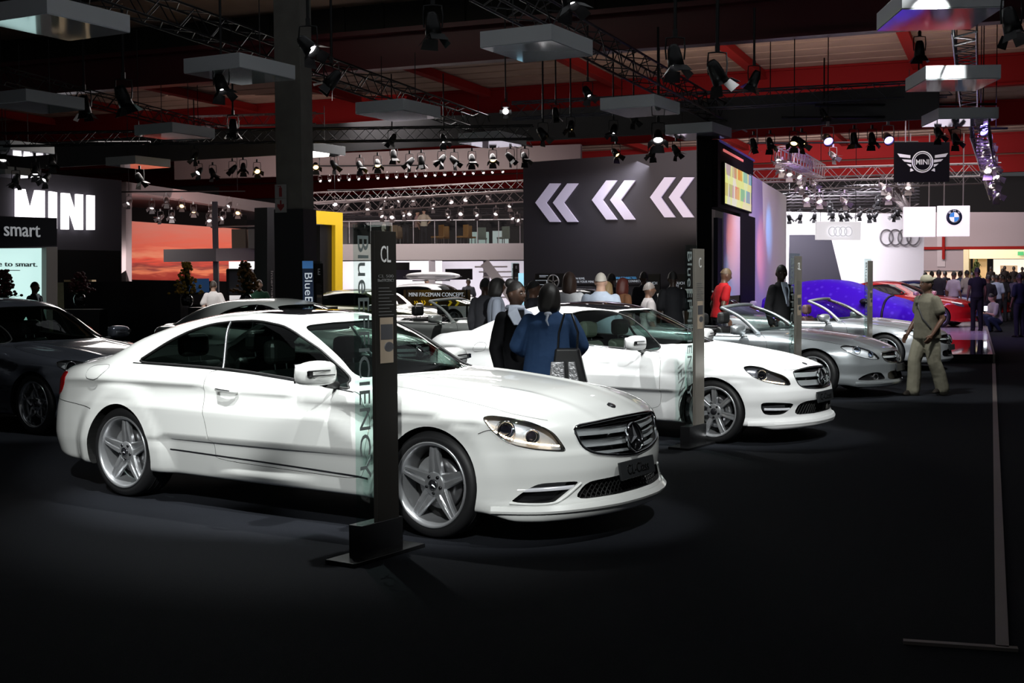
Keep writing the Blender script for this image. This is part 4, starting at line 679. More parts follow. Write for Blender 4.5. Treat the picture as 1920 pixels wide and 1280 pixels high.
def derive(base, **k): d = dict(CAR[base]); d.update(k); return d
CAR['c'] = derive('cl', wb=2.76, wz=.316, ar=.345, flare=(.028, .030), fl0=.02,
    top=[(.98, .60), (.84, .67), (.74, .735), (.52, .80), (.2, .86), (-.2, .915), (-.6, .955), (-3.0, 1.03), (-3.4, 1.035), (-3.6, 1.03), (-3.75, 1.015), (-3.85, .96), (-4., .85)],
    crown=[(.9, .09), (.4, .08), (0, .07), (-.6, .055), (-2.5, .05), (-3.3, .06), (-3.9, .09)],
    plan=[(.95, .76), (.5, .855), (.2, .875), (-.2, .882), (-1.5, .885), (-2.7, .885), (-3.2, .865), (-3.6, .82), (-3.9, .75)],
    crease=[(.9, .62), (.4, .66), (0, .69), (-.6, .72), (-1.5, .80), (-2.5, .87), (-3.2, .90), (-3.9, .91)],
    up=[(0, 0), (.02, .004), (.06, .016), (.12, .034), (.2, .06), (.3, .12), (.6, .5)],
    low=[(0, 0), (.015, .006), (.035, .012), (.08, .017), (.15, .018), (.3, .010), (.4, .004), (.5, .012), (.6, .04), (.8, .08)],
    nose=[(0, .76), (.14, .84), (.19, .86), (.23, .84), (.28, .81), (.36, .81), (.45, .83), (.52, .82), (.58, .795), (.66, .78), (.72, .75), (.78, .64), (.9, .3)],
    ndrop=[(0, 0), (.2, .012), (.4, .06), (.55, .115), (.7, .21), (.8, .32), (.88, .46), (1.1, .8)],
    tail=[(0, -3.6), (.2, -3.72), (.3, -3.78), (.45, -3.82), (.6, -3.81), (.75, -3.78), (.9, -3.80), (1.0, -3.78), (1.1, -3.7)],
    bottom=[(1.1, .15), (.6, .155), (.4, .19), (-.4, .19), (-2.5, .20), (-3.4, .22), (-4.2, .27)],
    roof=[(.3, .66), (-.3, .86), (-.52, .955), (-.8, 1.095), (-1.1, 1.235), (-1.32, 1.32), (-1.55, 1.365), (-1.85, 1.388), (-2.2, 1.375), (-2.6, 1.31), (-2.95, 1.205), (-3.25, 1.09), (-3.5, .98), (-3.9, .8)],
    xm=-1.85, wsc=.28, rsc=.25, gside=[(0, .76), (-.8, .775), (-1.5, .785), (-2.3, .78), (-2.8, .75), (-3.2, .69), (-3.6, .58)], tum=.48, zb=.96, gr=-3.6,
    ridges=((.255, .016, .045),), xr=-4.1, xf=1.05, hw=.92, zt=1.42, cabin=(-3.1, -.38, .26))
CAR['e'] = derive('c', wb=2.874, wz=.33, ar=.36, flare=(.022, .028), fl0=.02,
    top=[(1.0, .64), (.85, .71), (.75, .77), (.5, .84), (.2, .895), (-.2, .94), (-.6, .975), (-3.3, 1.06), (-3.6, 1.06), (-3.85, 1.045), (-3.98, .99), (-4.2, .87)],
    plan=[(.95, .78), (.5, .88), (.2, .905), (-.2, .915), (-1.5, .92), (-2.8, .92), (-3.3, .90), (-3.8, .86), (-4.1, .80)],
    crease=[(.9, .66), (.4, .72), (0, .76), (-.6, .79), (-1.5, .84), (-2.5, .88), (-3.2, .89), (-4.1, .89)],
    nose=[(0, .72), (.14, .84), (.2, .86), (.25, .85), (.3, .83), (.36, .83), (.45, .85), (.55, .84), (.62, .815), (.72, .79), (.78, .75), (.84, .62), (.95, .3)],
    tail=[(0, -3.8), (.2, -3.92), (.3, -3.98), (.45, -4.02), (.6, -4.01), (.8, -3.97), (.95, -4.0), (1.05, -3.95), (1.1, -3.85)],
    roof=[(.3, .70), (-.3, .88), (-.55, .985), (-.8, 1.10), (-1.1, 1.25), (-1.38, 1.37), (-1.62, 1.43), (-1.95, 1.455), (-2.4, 1.45), (-2.75, 1.41), (-3.1, 1.32), (-3.4, 1.20), (-3.65, 1.07), (-4.0, .9)],
    xm=-2.0, gside=[(0, .79), (-.8, .80), (-1.5, .81), (-2.5, .81), (-3.0, .78), (-3.5, .70), (-3.9, .6)], tum=.45, zb=1.0, gr=-3.8,
    xr=-4.3, xf=1.1, hw=.95, zt=1.48, cabin=(-3.3, -.4, .26))
CAR['sl'] = derive('c', wb=2.56, wz=.325, ar=.36, flare=(.030, .034), fl0=.02,
    top=[(.95, .55), (.84, .64), (.72, .70), (.5, .765), (.2, .82), (-.2, .87), (-.55, .90), (-1.2, .90), (-2.6, .93), (-3.0, .94), (-3.3, .92), (-3.5, .86), (-3.7, .75)],
    plan=[(.95, .76), (.5, .865), (.2, .895), (-.2, .91), (-1.5, .91), (-2.5, .915), (-3.0, .885), (-3.4, .82), (-3.7, .74)],
    crease=[(.9, .60), (.4, .66), (0, .70), (-.6, .74), (-1.5, .76), (-2.5, .79), (-3.6, .78)],
    low=[(0, 0), (.03, .004), (.1, .010), (.2, .012), (.35, .008), (.45, .016), (.55, .05), (.7, .08)],
    nose=[(0, .80), (.14, .88), (.2, .90), (.26, .895), (.35, .875), (.45, .875), (.52, .86), (.6, .84), (.66, .80), (.72, .68), (.85, .4)],
    ndrop=[(0, 0), (.2, .02), (.4, .08), (.55, .15), (.7, .26), (.8, .37), (.88, .5), (1.1, .8)],
    tail=[(0, -3.3), (.2, -3.42), (.35, -3.5), (.5, -3.52), (.7, -3.48), (.85, -3.4), (1., -3.3)],
    bottom=[(1.1, .15), (.6, .155), (.4, .19), (-.4, .19), (-2.5, .20), (-3.4, .22), (-4.2, .27)],
    kst=.14, xr=-3.8, xf=1.15, hw=.94, zt=1.15, cabin=(-2.1, -.5, .26))
del CAR['sl']['roof']

# ---------------------------------------------------------------- car building tools
def to_obj(name, verts, faces, mats=(), smooth=True):
    me = bpy.data.meshes.new(name); me.from_pydata([tuple(v) for v in verts], [], faces); me.update()
    for m in mats: me.materials.append(m)
    if smooth: me.polygons.foreach_set('use_smooth', [True]*len(me.polygons))
    o = bpy.data.objects.new(name, me); COL.objects.link(o); return o
def raymesh(F, xr, xf, hw, z0, z1, n=(110, 44, 36), cz=.55, inset=.85, cy=0., hit=None):
    """closed quad mesh of the surface F=0 seen from a line inside it"""
    def warp(a, b, k): t = np.linspace(0, 1, k+1); return a+(b-a)*(.5-.5*np.cos(PI*t)*.55-.5*.45*(1-2*t))
    X = warp(xr, xf, n[0]); Y = warp(-hw, hw, n[1]); Z = warp(z0, z1, n[2])
    idx = {}; P = []; fs = []
    def vid(i, j, k):
        key = (i, j, k)
        if key not in idx: idx[key] = len(P); P.append((X[i], Y[j], Z[k]))
        return idx[key]
    a, b, c = n
    for i in range(a):
        for j in range(b):
            fs.append([vid(i, j, 0), vid(i, j+1, 0), vid(i+1, j+1, 0), vid(i+1, j, 0)]); fs.append([vid(i, j, c), vid(i+1, j, c), vid(i+1, j+1, c), vid(i, j+1, c)])
    for i in range(a):
        for k in range(c):
            fs.append([vid(i, 0, k), vid(i+1, 0, k), vid(i+1, 0, k+1), vid(i, 0, k+1)]); fs.append([vid(i, b, k), vid(i, b, k+1), vid(i+1, b, k+1), vid(i+1, b, k)])
    for j in range(b):
        for k in range(c):
            fs.append([vid(0, j, k), vid(0, j, k+1), vid(0, j+1, k+1), vid(0, j+1, k)]); fs.append([vid(a, j, k), vid(a, j+1, k), vid(a, j+1, k+1), vid(a, j, k+1)])
    P = np.array(P); C = np.stack([np.clip(P[:, 0], xr+inset, xf-inset), P[:, 1]*cy, np.full(len(P), cz)], 1)
    d = P-C; d /= np.linalg.norm(d, axis=1, keepdims=True)
    lo = np.zeros(len(P)); hi = np.full(len(P), np.nan)
    for t in np.linspace(.02, 2.6, 90):            # first exit from the inside
        q = C+t*d; v = F(q[:, 0], q[:, 1], q[:, 2]); new = np.isnan(hi) & (v > 0); hi[new] = t; lo[np.isnan(hi)] = t
    hi = np.where(np.isnan(hi), 2.6, hi)
    for _ in range(22):
        m = (lo+hi)/2; q = C+m[:, None]*d; v = F(q[:, 0], q[:, 1], q[:, 2]); hi = np.where(v > 0, m, hi); lo = np.where(v > 0, lo, m)
    return C+((lo+hi)/2)[:, None]*d, fs
def chaikin(p, it=2, q=.2):
    p = np.array(p, float)
    for _ in range(it):
        n = np.roll(p, -1, 0); p = np.stack([p*(1-q)+n*q, p*q+n*(1-q)], 1).reshape(-1, p.shape[1])
    return p
def dense(p, step, closed=True):
    out = []; n = len(p)
    for i in range(n if closed else n-1):
        a, b = p[i], p[(i+1) % n]; k = max(1, int(np.ceil(np.linalg.norm(b-a)/step)))
        out += [a+(b-a)*t/k for t in range(k)]
    if not closed: out.append(p[-1])
    return np.array(out)
def basis(d):
    d = np.array(d, float); d /= np.linalg.norm(d); up = np.array([0, 0, 1.]) if abs(d[2]) < .9 else np.array([1., 0, 0])
    e1 = np.cross(d, up); e1 /= np.linalg.norm(e1); e2 = np.cross(e1, d); return d, e1, e2
def drape(body, poly, d, off_out, off_in, rings=8, step=.05, grow=0., it=2, back=2.5, cen=None, F=None):
    """closed slab following the body inside an outline (3D points) looked at along d"""
    d, e1, e2 = basis(d); pts = np.array(poly, float); uv = np.stack([pts@e1, pts@e2], 1)
    uv = dense(chaikin(uv, it) if it else uv, step)
    area = .5*np.sum(uv[:, 0]*np.roll(uv[:, 1], -1)-np.roll(uv[:, 0], -1)*uv[:, 1])
    if grow:
        t = np.roll(uv, -1, 0)-np.roll(uv, 1, 0); nrm = np.stack([t[:, 1], -t[:, 0]], 1); nrm /= np.linalg.norm(nrm, axis=1, keepdims=True)+1e-12
        uv = uv+nrm*grow*np.sign(area)
    c = uv.mean(0) if cen is None else np.array([np.dot(cen, e1), np.dot(cen, e2)])
    n = len(uv); ring = [np.repeat(c[None], 1, 0)]+[c+(uv-c)*(r/rings) for r in range(1, rings+1)]
    U = np.concatenate(ring); w0 = pts@d; base = U[:, :1]*e1+U[:, 1:]*e2+d*(w0.min()-back)
    H_, ok = body.hit(base, d, 0, back+3.2, 150, F=F)
    w = H_@d
    if not ok.all() and ok.any():          # rays that slip past the edge take the nearest hit depth
        bad = np.where(~ok)[0]; good = np.where(ok)[0]
        for b in bad: w[b] = w[good[np.argmin(((U[good]-U[b])**2).sum(1))]]
    S3 = U[:, :1]*e1+U[:, 1:]*e2+w[:, None]*d
    A = S3-d*off_out; B = S3-d*off_in      # off_in negative = deeper
    N = len(U); V = np.concatenate([A, B]); fs = []
    for i in range(n): fs.append([0, 1+i, 1+(i+1) % n]); fs.append([N, N+1+(i+1) % n, N+1+i])
    for r in range(rings-1):
        for i in range(n):
            a = 1+r*n+i; b = 1+r*n+(i+1) % n; fs.append([a, a+n, b+n, b]); fs.append([N+a, N+b, N+b+n, N+a+n])
    for i in range(n):
        a = 1+(rings-1)*n+i; b = 1+(rings-1)*n+(i+1) % n; fs.append([a, N+a, N+b, b])
    # outward orientation
    v1 = V[fs[0][1]]-V[fs[0][0]]; v2 = V[fs[0][2]]-V[fs[0][0]]
    if np.dot(np.cross(v1, v2), d) > 0: fs = [f[::-1] for f in fs]
    return V, fs
def mir(V): V = np.array(V, float).copy(); V[..., 1] *= -1; return V
def boolean(a, b, op):
    """a op b through the modifier, result kept as a new object"""
    md = a.modifiers.new('x', 'BOOLEAN'); md.operation = op; md.object = b; md.solver = 'MANIFOLD'
    me = bpy.data.meshes.new_from_object(a.evaluated_get(bpy.context.evaluated_depsgraph_get()))
    a.modifiers.remove(md)
    if len(me.polygons) == 0:
        md = a.modifiers.new('x', 'BOOLEAN'); md.operation = op; md.object = b; md.solver = 'EXACT'
        me = bpy.data.meshes.new_from_object(a.evaluated_get(bpy.context.evaluated_depsgraph_get())); a.modifiers.remove(md); print('exact fallback', a.name)
    return me
def cut(a, tools):
    for t in tools: old = a.data; a.data = boolean(a, t, 'DIFFERENCE'); bpy.data.meshes.remove(old)
def inter(a, t, name):
    o = bpy.data.objects.new(name, boolean(a, t, 'INTERSECT')); COL.objects.link(o); return o
def drop(*os):
    for o in os: m = o.data; bpy.data.objects.remove(o); bpy.data.meshes.remove(m)
def finish(o, body, mats, parent, tol=.008, name=None):
    """paint on the outside, trim on the cut faces, normals taken from the solid function"""
    me = o.data; me.materials.clear(); [me.materials.append(m) for m in mats]
    n = len(me.polygons); V = np.empty(len(me.vertices)*3); me.vertices.foreach_get('co', V); V = V.reshape(-1, 3)
    ctr = np.empty(n*3); me.polygons.foreach_get('center', ctr); ctr = ctr.reshape(-1, 3); nr = np.empty(n*3); me.polygons.foreach_get('normal', nr); nr = nr.reshape(-1, 3)
    g = body.grad(ctr); f = body.F(ctr[:, 0], ctr[:, 1], ctr[:, 2]); on = (np.abs(f) < tol) & ((g*nr).sum(1) > .60)
    me.polygons.foreach_set('material_index', np.where(on, 0, len(mats)-1).astype(np.int32)); me.polygons.foreach_set('use_smooth', [True]*n)
    lv = np.empty(len(me.loops), np.int32); me.loops.foreach_get('vertex_index', lv); lt = np.empty(n, np.int32); me.polygons.foreach_get('loop_total', lt)
    lp = np.repeat(np.arange(n), lt); G = body.grad(V); N = np.where(on[lp][:, None], G[lv], nr[lp])
    me.normals_split_custom_set([tuple(x) for x in N])
    o.parent = parent
    if name: o.name = name
    return o
def patch(body, name, poly, d, off, thick, m, parent, step=.04, rings=6, **k):
    V, f = drape(body, poly, d, off, off-thick, rings=rings, step=step, **k); o = to_obj(name, V, f, [m]); o.parent = parent
    es = o.data; es.set_sharp_from_angle(angle=math.radians(40)); return o
def line_on(body, pts, d, off=0., step=.05, smooth=2, closed=False):
    p = np.array(pts, float)
    if closed: p = chaikin(p, smooth)
    else:
        for _ in range(smooth): a = p[:-1]; b = p[1:]; p = np.concatenate([p[:1], np.stack([a*.75+b*.25, a*.25+b*.75], 1).reshape(-1, 3)[1:-1], p[-1:]])
    p = dense(p, step, closed); d = np.array(d, float); d /= np.linalg.norm(d)
    q, ok = body.hit(p-d*1.2, d, 0, 2.2, 160); q = q[ok]; return [Vector(v)-Vector(d)*off for v in q]
def seam(body, name, pts, d, r, m, parent, off=0., closed=False, mirror=False, **k):
    b = MB(); L = line_on(body, pts, d, off, closed=closed, **k)
    if len(L) > 2: b.tube(L, r, 6, closed=closed)
    if mirror: b.tube([Vector((v.x, -v.y, v.z)) for v in L], r, 6, closed=closed)
    return b.build(name, m, parent)
# wheel: spokes in the XZ plane, outside towards -Y
def make_wheel(R, rim, width, style, mrim, parent, loc, side=-1, steer=0., cap=None):
    w = empty('wheel', loc); w.parent = parent
    if side > 0: w.rotation_euler = (0, 0, PI+steer)
    else: w.rotation_euler = (0, 0, steer)
    hw = width/2; b = MB()
    prof = [(rim+.004, -hw+.004), (rim+.016, -hw-.004), (rim+.035, -hw-.007), (R*.93, -hw-.002), (R*.975, -hw+.012), (R*.995, -hw+.035), (R, 0), (R*.995, hw-.035), (R*.975, hw-.012), (rim+.03, hw), (rim, hw)]
    b.lathe(prof, 64, 'Y')
    for k in range(3): r = R+.0005; b.lathe([(r-.004, -.05+.05*k-.004), (r+.0008, -.05+.05*k-.004), (r+.0008, -.05+.05*k+.004), (r-.004, -.05+.05*k+.004)], 64, 'Y')
    b.build('tyre', mat('tyre_rubber', (.012, .012, .013), .55), w)
    b = MB()
    b.lathe([(rim+.012, -hw-.001), (rim+.013, -hw-.008), (rim+.006, -hw-.010), (rim-.004, -hw-.004), (rim-.012, -hw+.012), (rim-.018, -hw+.05), (rim-.03, 0), (rim-.03, hw), (rim+.004, hw)], 64, 'Y')
    b.build('rim', mrim, w)
    sp = MB(); yo = -hw+.02; n = style['n']; tw = style['tip']; rw = style['root']; r0 = .052; r1 = rim-.006
    for k in range(n):
        for dbl in ((-1, 1) if style.get('double') else (0,)):
            a = 2*PI*k/n+style.get('rot', PI/2)
            def pt(r, s, y):
                aa = a+dbl*style.get('gap', 0)*(.35+.65*r/r1)/max(r, .08)*.16
                return (r*math.cos(aa)-s*math.sin(aa), y, r*math.sin(aa)+s*math.cos(aa))
            secs = []
            for t in (0, .25, .55, .85, 1.):
                r = r0+(r1-r0)*t; wd = rw+(tw-rw)*t; yy = yo+.018*(1-t)**1.5-.006*math.sin(PI*t)+.004
                g = style.get('groove', 0)*min(1, t*3)
                secs.append([pt(r, -wd/2, yy+.016), pt(r, -wd*.40, yy), pt(r, -wd*.12, yy+.001), pt(r, 0, yy+g), pt(r, wd*.12, yy+.001), pt(r, wd*.40, yy), pt(r, wd/2, yy+.016), pt(r, wd*.42, yy+.05), pt(r, -wd*.42, yy+.05)])
            vs = [v for s_ in secs for v in s_]; m = 9; fs = []
            for i in range(len(secs)-1):
                for j in range(m): fs.append((i*m+j, i*m+(j+1) % m, (i+1)*m+(j+1) % m, (i+1)*m+j))
            sp._add(vs, fs)
    sp.lathe([(.0, yo+.006), (.058, yo+.006), (.074, yo+.012), (.085, yo+.035), (.085, yo+.07), (0, yo+.07)], 32, 'Y')
    so = sp.build('spokes', mrim, w, bevel=.002)
    b = MB()
    for k in range(5): a = 2*PI*k/5+PI/2+PI/5; b.lathe([(0, yo-.001), (.010, yo-.001), (.012, yo+.01)], 8, 'Y', c=(.056*math.cos(a), 0, .056*math.sin(a)))
    b.build('wheel_bolt', mat('bolt_dark', (.05, .05, .055), .3, .9), w)
    b = MB(); b.lathe([(0, yo-.004), (.030, yo-.004), (.034, yo+.002), (.034, yo+.01)], 24, 'Y'); cp = b.build('hub_cap', mat('cap_black', (.015, .015, .018), .25, 0, .5), w)
    if cap == 'star':
        b = MB(); b.lathe([(.031, yo-.007), (.034, yo-.003), (.031, yo-.001), (.028, yo-.003)], 24, 'Y', close=True); star3(b, .027, .005, (0, yo-.008, 0)); b.build('emblem', mat('chrome', (.85, .85, .87), .08, 1.), cp)
    b = MB(); b.lathe([(0, yo+.085), (.07, yo+.085), (.07, yo+.075), (.165, yo+.080), (.168, yo+.105), (.07, yo+.11), (0, yo+.11)], 40, 'Y'); b.build('brake_disc', mat('disc_steel', (.35, .35, .36), .35, .9), w)
    b = MB(); q = [(rr*math.cos(t), rr*math.sin(t)) for rr, ts in ((.185, np.linspace(1.95, 2.85, 8)), (.105, np.linspace(2.85, 1.95, 8))) for t in ts]
    b.prism(q, yo+.06, yo+.13, 'XZ'); b.build('brake_caliper', mat('caliper_grey', (.45, .46, .47), .35, .6), w, bevel=.004)
    b = MB(); b.lathe([(rim-.035, yo+.12), (.02, yo+.13), (0, yo+.13)], 24, 'Y'); b.build('wheel_back', mat('underbody_black', (.006, .006, .006), .8), w)
    return w
def star3(b, R, t, c):
    """three pointed star in the XZ plane facing -Y"""
    c = Vector(c); pts = []
    for k in range(6): a = PI/2+k*PI/3; r = R if k % 2 == 0 else R*.13; pts.append((r*math.cos(a), r*math.sin(a)))
    vs = [c+Vector((p[0], 0, p[1])) for p in pts]+[c+Vector((0, -t, 0)), c+Vector((0, t, 0))]
    b._add(vs, [(i, (i+1) % 6, 6) for i in range(6)]+[((i+1) % 6, i, 7) for i in range(6)])
def make_seat(parent, x, y, z, m, w=.50, hr=True, scale=1.):
    s = empty('seat', (x, y, z)); s.parent = parent
    b = MB(); b.box((.05, 0, .06), (.50, w, .14)); b.build('seat_cushion', m, s, bevel=.05)
    b = MB(); prof = [(-.18, .08), (-.06, .10), (-.16, .45), (-.20, .62), (-.26, .66), (-.31, .62), (-.28, .40), (-.22, .05)]
    b.prism(prof, -w/2+.02, w/2-.02, 'XZ'); b.build('backrest', m, s, bevel=.045)
    if hr:
        b = MB(); b.box((-.27, 0, .78), (.12, .27, .18)); b.build('headrest', m, s, bevel=.05)
        b = MB(); [b.tube([(-.25, q, .60), (-.27, q, .74)], .006) for q in (-.06, .06)]; b.build('headrest_post', mat('chrome', (.85, .85, .87), .08, 1.), s)
    return s

# ---------------------------------------------------------------- generic car from outlines picked on its body
SIDE = (0, 1, 0)      # looking at the right-hand side of the car (from -y)
def chrome(): return mat('chrome', (.85, .85, .87), .08, 1.)
def blackgloss(): return mat('gloss_black', (.008, .008, .009), .12, 0, .6)
def blackmat(): return mat('rubber_black', (.012, .012, .012), .5)
def split_at(body, tool_pts, d, depth, **k): V, f = drape(body, tool_pts, d, .06, -depth, **k); return V, f
def tool(body, pts, d, depth, mirror=False, out=.06, **k):
    V, f = drape(body, pts, d, out, -depth, **k)
    if mirror: V = mir(V); f = [q[::-1] for q in f]
    return to_obj('tool', V, f, smooth=False)
def dmir(d): return (d[0], -d[1], d[2])
def pmir(p): return [(a, -b, c) for a, b, c in p]
def build_car(sp, root):
    P = CAR[sp['body']]; body = CarBody(P); paint = sp['paint']; trim = mat('underbody_black', (.006, .006, .006), .8)
    res = sp.get('n', (110, 44, 36))
    V, f = raymesh(body.F, P['xr'], P['xf'], P['hw'], .2, P['zt'], res); o = to_obj('body', V, f)
    xr_, xf_, zc_ = P['cabin']
    def cav(x, y, z):
        f0 = body.F(x, y, z)+.038
        if 'roof' not in P: f0 = np.where(z > .5, np.maximum(np.abs(y)-(body.plan(x)-.09), -.5), f0)
        w = smax(f0, smax(x-xf_, xr_-x, .05), .03); w = smax(w, zc_-z, .03)
        rw = smax(np.abs(y)-(P['hw']-.30), -.3*np.ones_like(y), .02); blk = smin(-(x+P['wb']-.42), z-.80 if 'roof' in P else z-.80, .02)  # clear of the rear wheel housings
        keep = smax(w, np.where(x < -P['wb']+.42, np.where(z < .80, np.abs(y)-(P['hw']-.35), -1), -1), .02)
        return np.maximum(w, keep)
    tools = []
    if sp.get('hollow', True):
        V, f = raymesh(cav, xr_+.02, xf_-.02, P['hw']-.05, zc_+.02, P['zt']-.03, (60, 36, 26), cz=sp.get('cavz', .72), inset=.35, cy=0)
        if 'roof' not in P:
            V = np.array(V)
        tools.append(to_obj('tool', V, f, smooth=False))
    for wx in (0., -P['wb']):
        for s in (-1, 1):
            b = MB(); b.lathe([(0, s*(P['hw']-.36)), (P['ar'], s*(P['hw']-.36)), (P['ar'], s*(P['hw']+.3)), (0, s*(P['hw']+.3))], 56, 'Y', c=(wx, 0, P['wz']), smooth=False)
            t = b.build('tool', [], merge=True); tools.append(t)
    if sp.get('hollow', True):
        for pts, d, dep in sp['glass_cuts']:
            tools.append(tool(body, pts, d, dep, cen=None))
            if abs(d[1]) > .5: tools.append(tool(body, pts, d, dep, mirror=True))
    for pts, d, dep in sp.get('pockets', ()):
        tools.append(tool(body, pts, d, dep))
        if abs(np.mean([p[1] for p in pts])) > .05: tools.append(tool(body, pts, d, dep, mirror=True))
    cut(o, tools); drop(*tools)
    # separate panels with real gaps
    for nm, pts, d, dep in sp.get('panels', ()):
        sides = (False, True) if abs(np.mean([p[1] for p in pts])) > .05 else (False,)
        for mr in sides:
            t0 = tool(body, pts, d, dep, mirror=mr, rings=12); t1 = tool(body, pts, d, dep+.004, mirror=mr, rings=12, grow=.0035)
            pn = inter(o, t0, nm); cut(o, [t1]); drop(t0, t1); finish(pn, body, [paint, trim], root)
            if sp.get('handle') and nm == 'door':
                hx, hz = sp['handle']; add_handle(body, pn, hx, hz, mr, paint)
    finish(o, body, [paint, trim], root)
    if sp.get('hollow', True):
        gm = sp.get('glass', glass('car_glass', (.72, .80, .77), 1.5))
        for nm, pts, d, mr in sp['panes']:
            for m_ in ((False, True) if mr else (False,)):
                p = pmir(pts) if m_ else pts; dd = dmir(d) if m_ else d
                patch(body, nm, p, dd, -.008, .006, gm, root, rings=10, step=.06)
    return o, body
def add_handle(body, parent, hx, hz, mr, paint):
    q, ok = body.hit([(hx, -1.4, hz)], (0, 1, 0), 0, 1.2); y = q[0][1]; s = -1 if mr else 1
    h = empty('door_handle'); h.parent = parent
    b = MB(); b.tube([(hx-.10, s*(y-.006), hz+.004), (hx-.075, s*(y-.035), hz+.008), (hx, s*(y-.042), hz+.004), (hx+.075, s*(y-.035), hz-.002), (hx+.10, s*(y-.006), hz-.006)], [.016, .017, .018, .017, .016], 10); b.build('grip', paint, h)
    b = MB(); b.tube([(hx-.07, s*(y-.05), hz+.012), (hx, s*(y-.058), hz+.008), (hx+.07, s*(y-.05), hz+.002)], .004, 6); b.build('trim_strip', chrome(), h)
def add_mirror(root, x, y, z, paint, s=1, slots=True, sc=1.):
    """mirror housing, y = outer side of the door, s=+1 for the right-hand side (y negative)"""
    m = empty('wing_mirror', (x, y, z)); m.parent = root; m.scale = (sc, sc*s, sc)
    b = MB(); secs = []
    for t, w, h, dz in ((-.30, .02, .03, .0), (-.285, .055, .055, .0), (-.22, .085, .072, .003), (-.12, .095, .078, .004), (-.03, .085, .074, 0), (.0, .055, .055, -.004)):
        ring = []
        for k in range(20):
            a = 2*PI*k/20; c, n_ = math.cos(a), math.sin(a); e = .62
            ring.append((math.copysign(abs(c)**e, c)*w*(1.0 if c > 0 else .6)+.02, t, math.copysign(abs(n_)**e, n_)*h+dz))
        secs.append(ring)
    vs = [v for r in secs for v in r]; fs = [(i*20+k, i*20+(k+1) % 20, (i+1)*20+(k+1) % 20, (i+1)*20+k) for i in range(5) for k in range(20)]
    b._add(vs, fs+[tuple(range(20)), tuple(range(119, 99, -1))], True); b.build('mirror_housing', paint, m, sub=1)
    b = MB(); b.box((-.030, -.145, .004), (.012, .235, .118)); b.build('mirror_glass', chrome(), m, bevel=.004)
    if slots:
        b = MB(); b.tube([(.1115, -.10, .022), (.1165, -.16, .024), (.112, -.24, .025), (.095, -.275, .024)], .0045, 6); b.tube([(.113, -.06, -.008), (.1165, -.16, -.006), (.112, -.24, -.004), (.095, -.275, -.003)], .0045, 6); b.box((.098, -.262, .010), (.02, .03, .03)); b.build('indicator_slot', blackgloss(), m)
    b = MB(); b.tube([(.03, -.06, -.062), (.02, 0, -.075), (.0, .08, -.085)], [.028, .03, .026], 10); b.build('mirror_arm', blackmat() if slots else paint, m, sub=1)
    return m
def lamp(body, root, outline, d, depth, proj=(), led=None, mirror=True, housing=None, led_es=6.):
    """a headlamp: clear cover, reflector, projectors, light strip"""
    d = np.array(d, float); d /= np.linalg.norm(d)
    for mr in ((False, True) if mirror else (False,)):
        p = pmir(outline) if mr else outline; dd = np.array(dmir(d)) if mr else d; s = -1 if mr else 1
        h = empty('headlamp'); h.parent = root
        patch(body, 'lamp_cover', p, dd, -.003, .004, glass('lamp_glass', (.97, .98, .98), 1.45), h, rings=8)
        patch(body, 'reflector', p, dd, -depth+.006, .004, housing or mat('reflector', (.72, .73, .77), .3, .35), h, rings=8, grow=-.002)
        seam(body, 'lamp_seal', p, dd, .0035, blackgloss(), h, closed=True)
        for (x, y, z), r in proj:
            c = np.array((x, y*s, z)); q, ok = body.hit([c-dd*.6], dd, 0, 1.4); q = Vector(q[0]); D = Vector(dd).normalized()
            b = MB(); b.M = Matrix.Translation(q+D*.02) @ D.to_track_quat('Y', 'Z').to_matrix().to_4x4()
            b.lathe([(r*1.15, .0), (r*1.18, -.006), (r*1.0, -.004), (r*.95, .03), (r*1.1, .05), (r*1.2, .05)], 28, 'Y', close=True); b.build('projector_ring', chrome(), h)
            b = MB(); b.M = Matrix.Translation(q+D*.045) @ D.to_track_quat('Y', 'Z').to_matrix().to_4x4(); b.ball((0, 0, 0), (r*.85, .022, r*.85), 20, 12); b.build('projector_lens', glass('lens_glass', (.55, .6, .7), 1.6), h)
            b = MB(); b.M = Matrix.Translation(q+D*.05) @ D.to_track_quat('Y', 'Z').to_matrix().to_4x4(); b.lathe([(0, .01), (r*.9, .0), (r*.9, .03), (0, .03)], 20, 'Y'); b.build('projector_bowl', mat('bowl_dark', (.05, .05, .06), .2, .8), h)
        if led:
            L = line_on(body, [(a, y*s, z) for a, y, z in led], dd, -.018, step=.02)
            b = MB(); [b.ball(v, (.0075, .0075, .0065), 8, 5) for v in L[::1]]; b.build('led_strip', mat('led_warm', (1, .8, .6), .3, emit=(1, .78, .52), es=led_es), h)
def add_star_badge(root, c, n, R, disc=True, name='grille_star'):
    """star in a ring, facing along n"""
    D = -Vector(n).normalized(); M = Matrix.Translation(c) @ D.to_track_quat('Y', 'Z').to_matrix().to_4x4()
    g = empty(name); g.parent = root
    b = MB(); b.M = M; b.lathe([(R*.86, -.008), (R*.93, -.016), (R, -.008), (R, .012), (R*.86, .012)], 40, 'Y', close=True); star3(b, R*.88, .02, (0, -.002, 0)); b.build('star', chrome(), g)
    if disc: b = MB(); b.M = M; b.lathe([(0, .004), (R*.88, .004), (R*.9, .02), (0, .02)], 40, 'Y'); b.build('star_backing', blackgloss(), g)
    return g
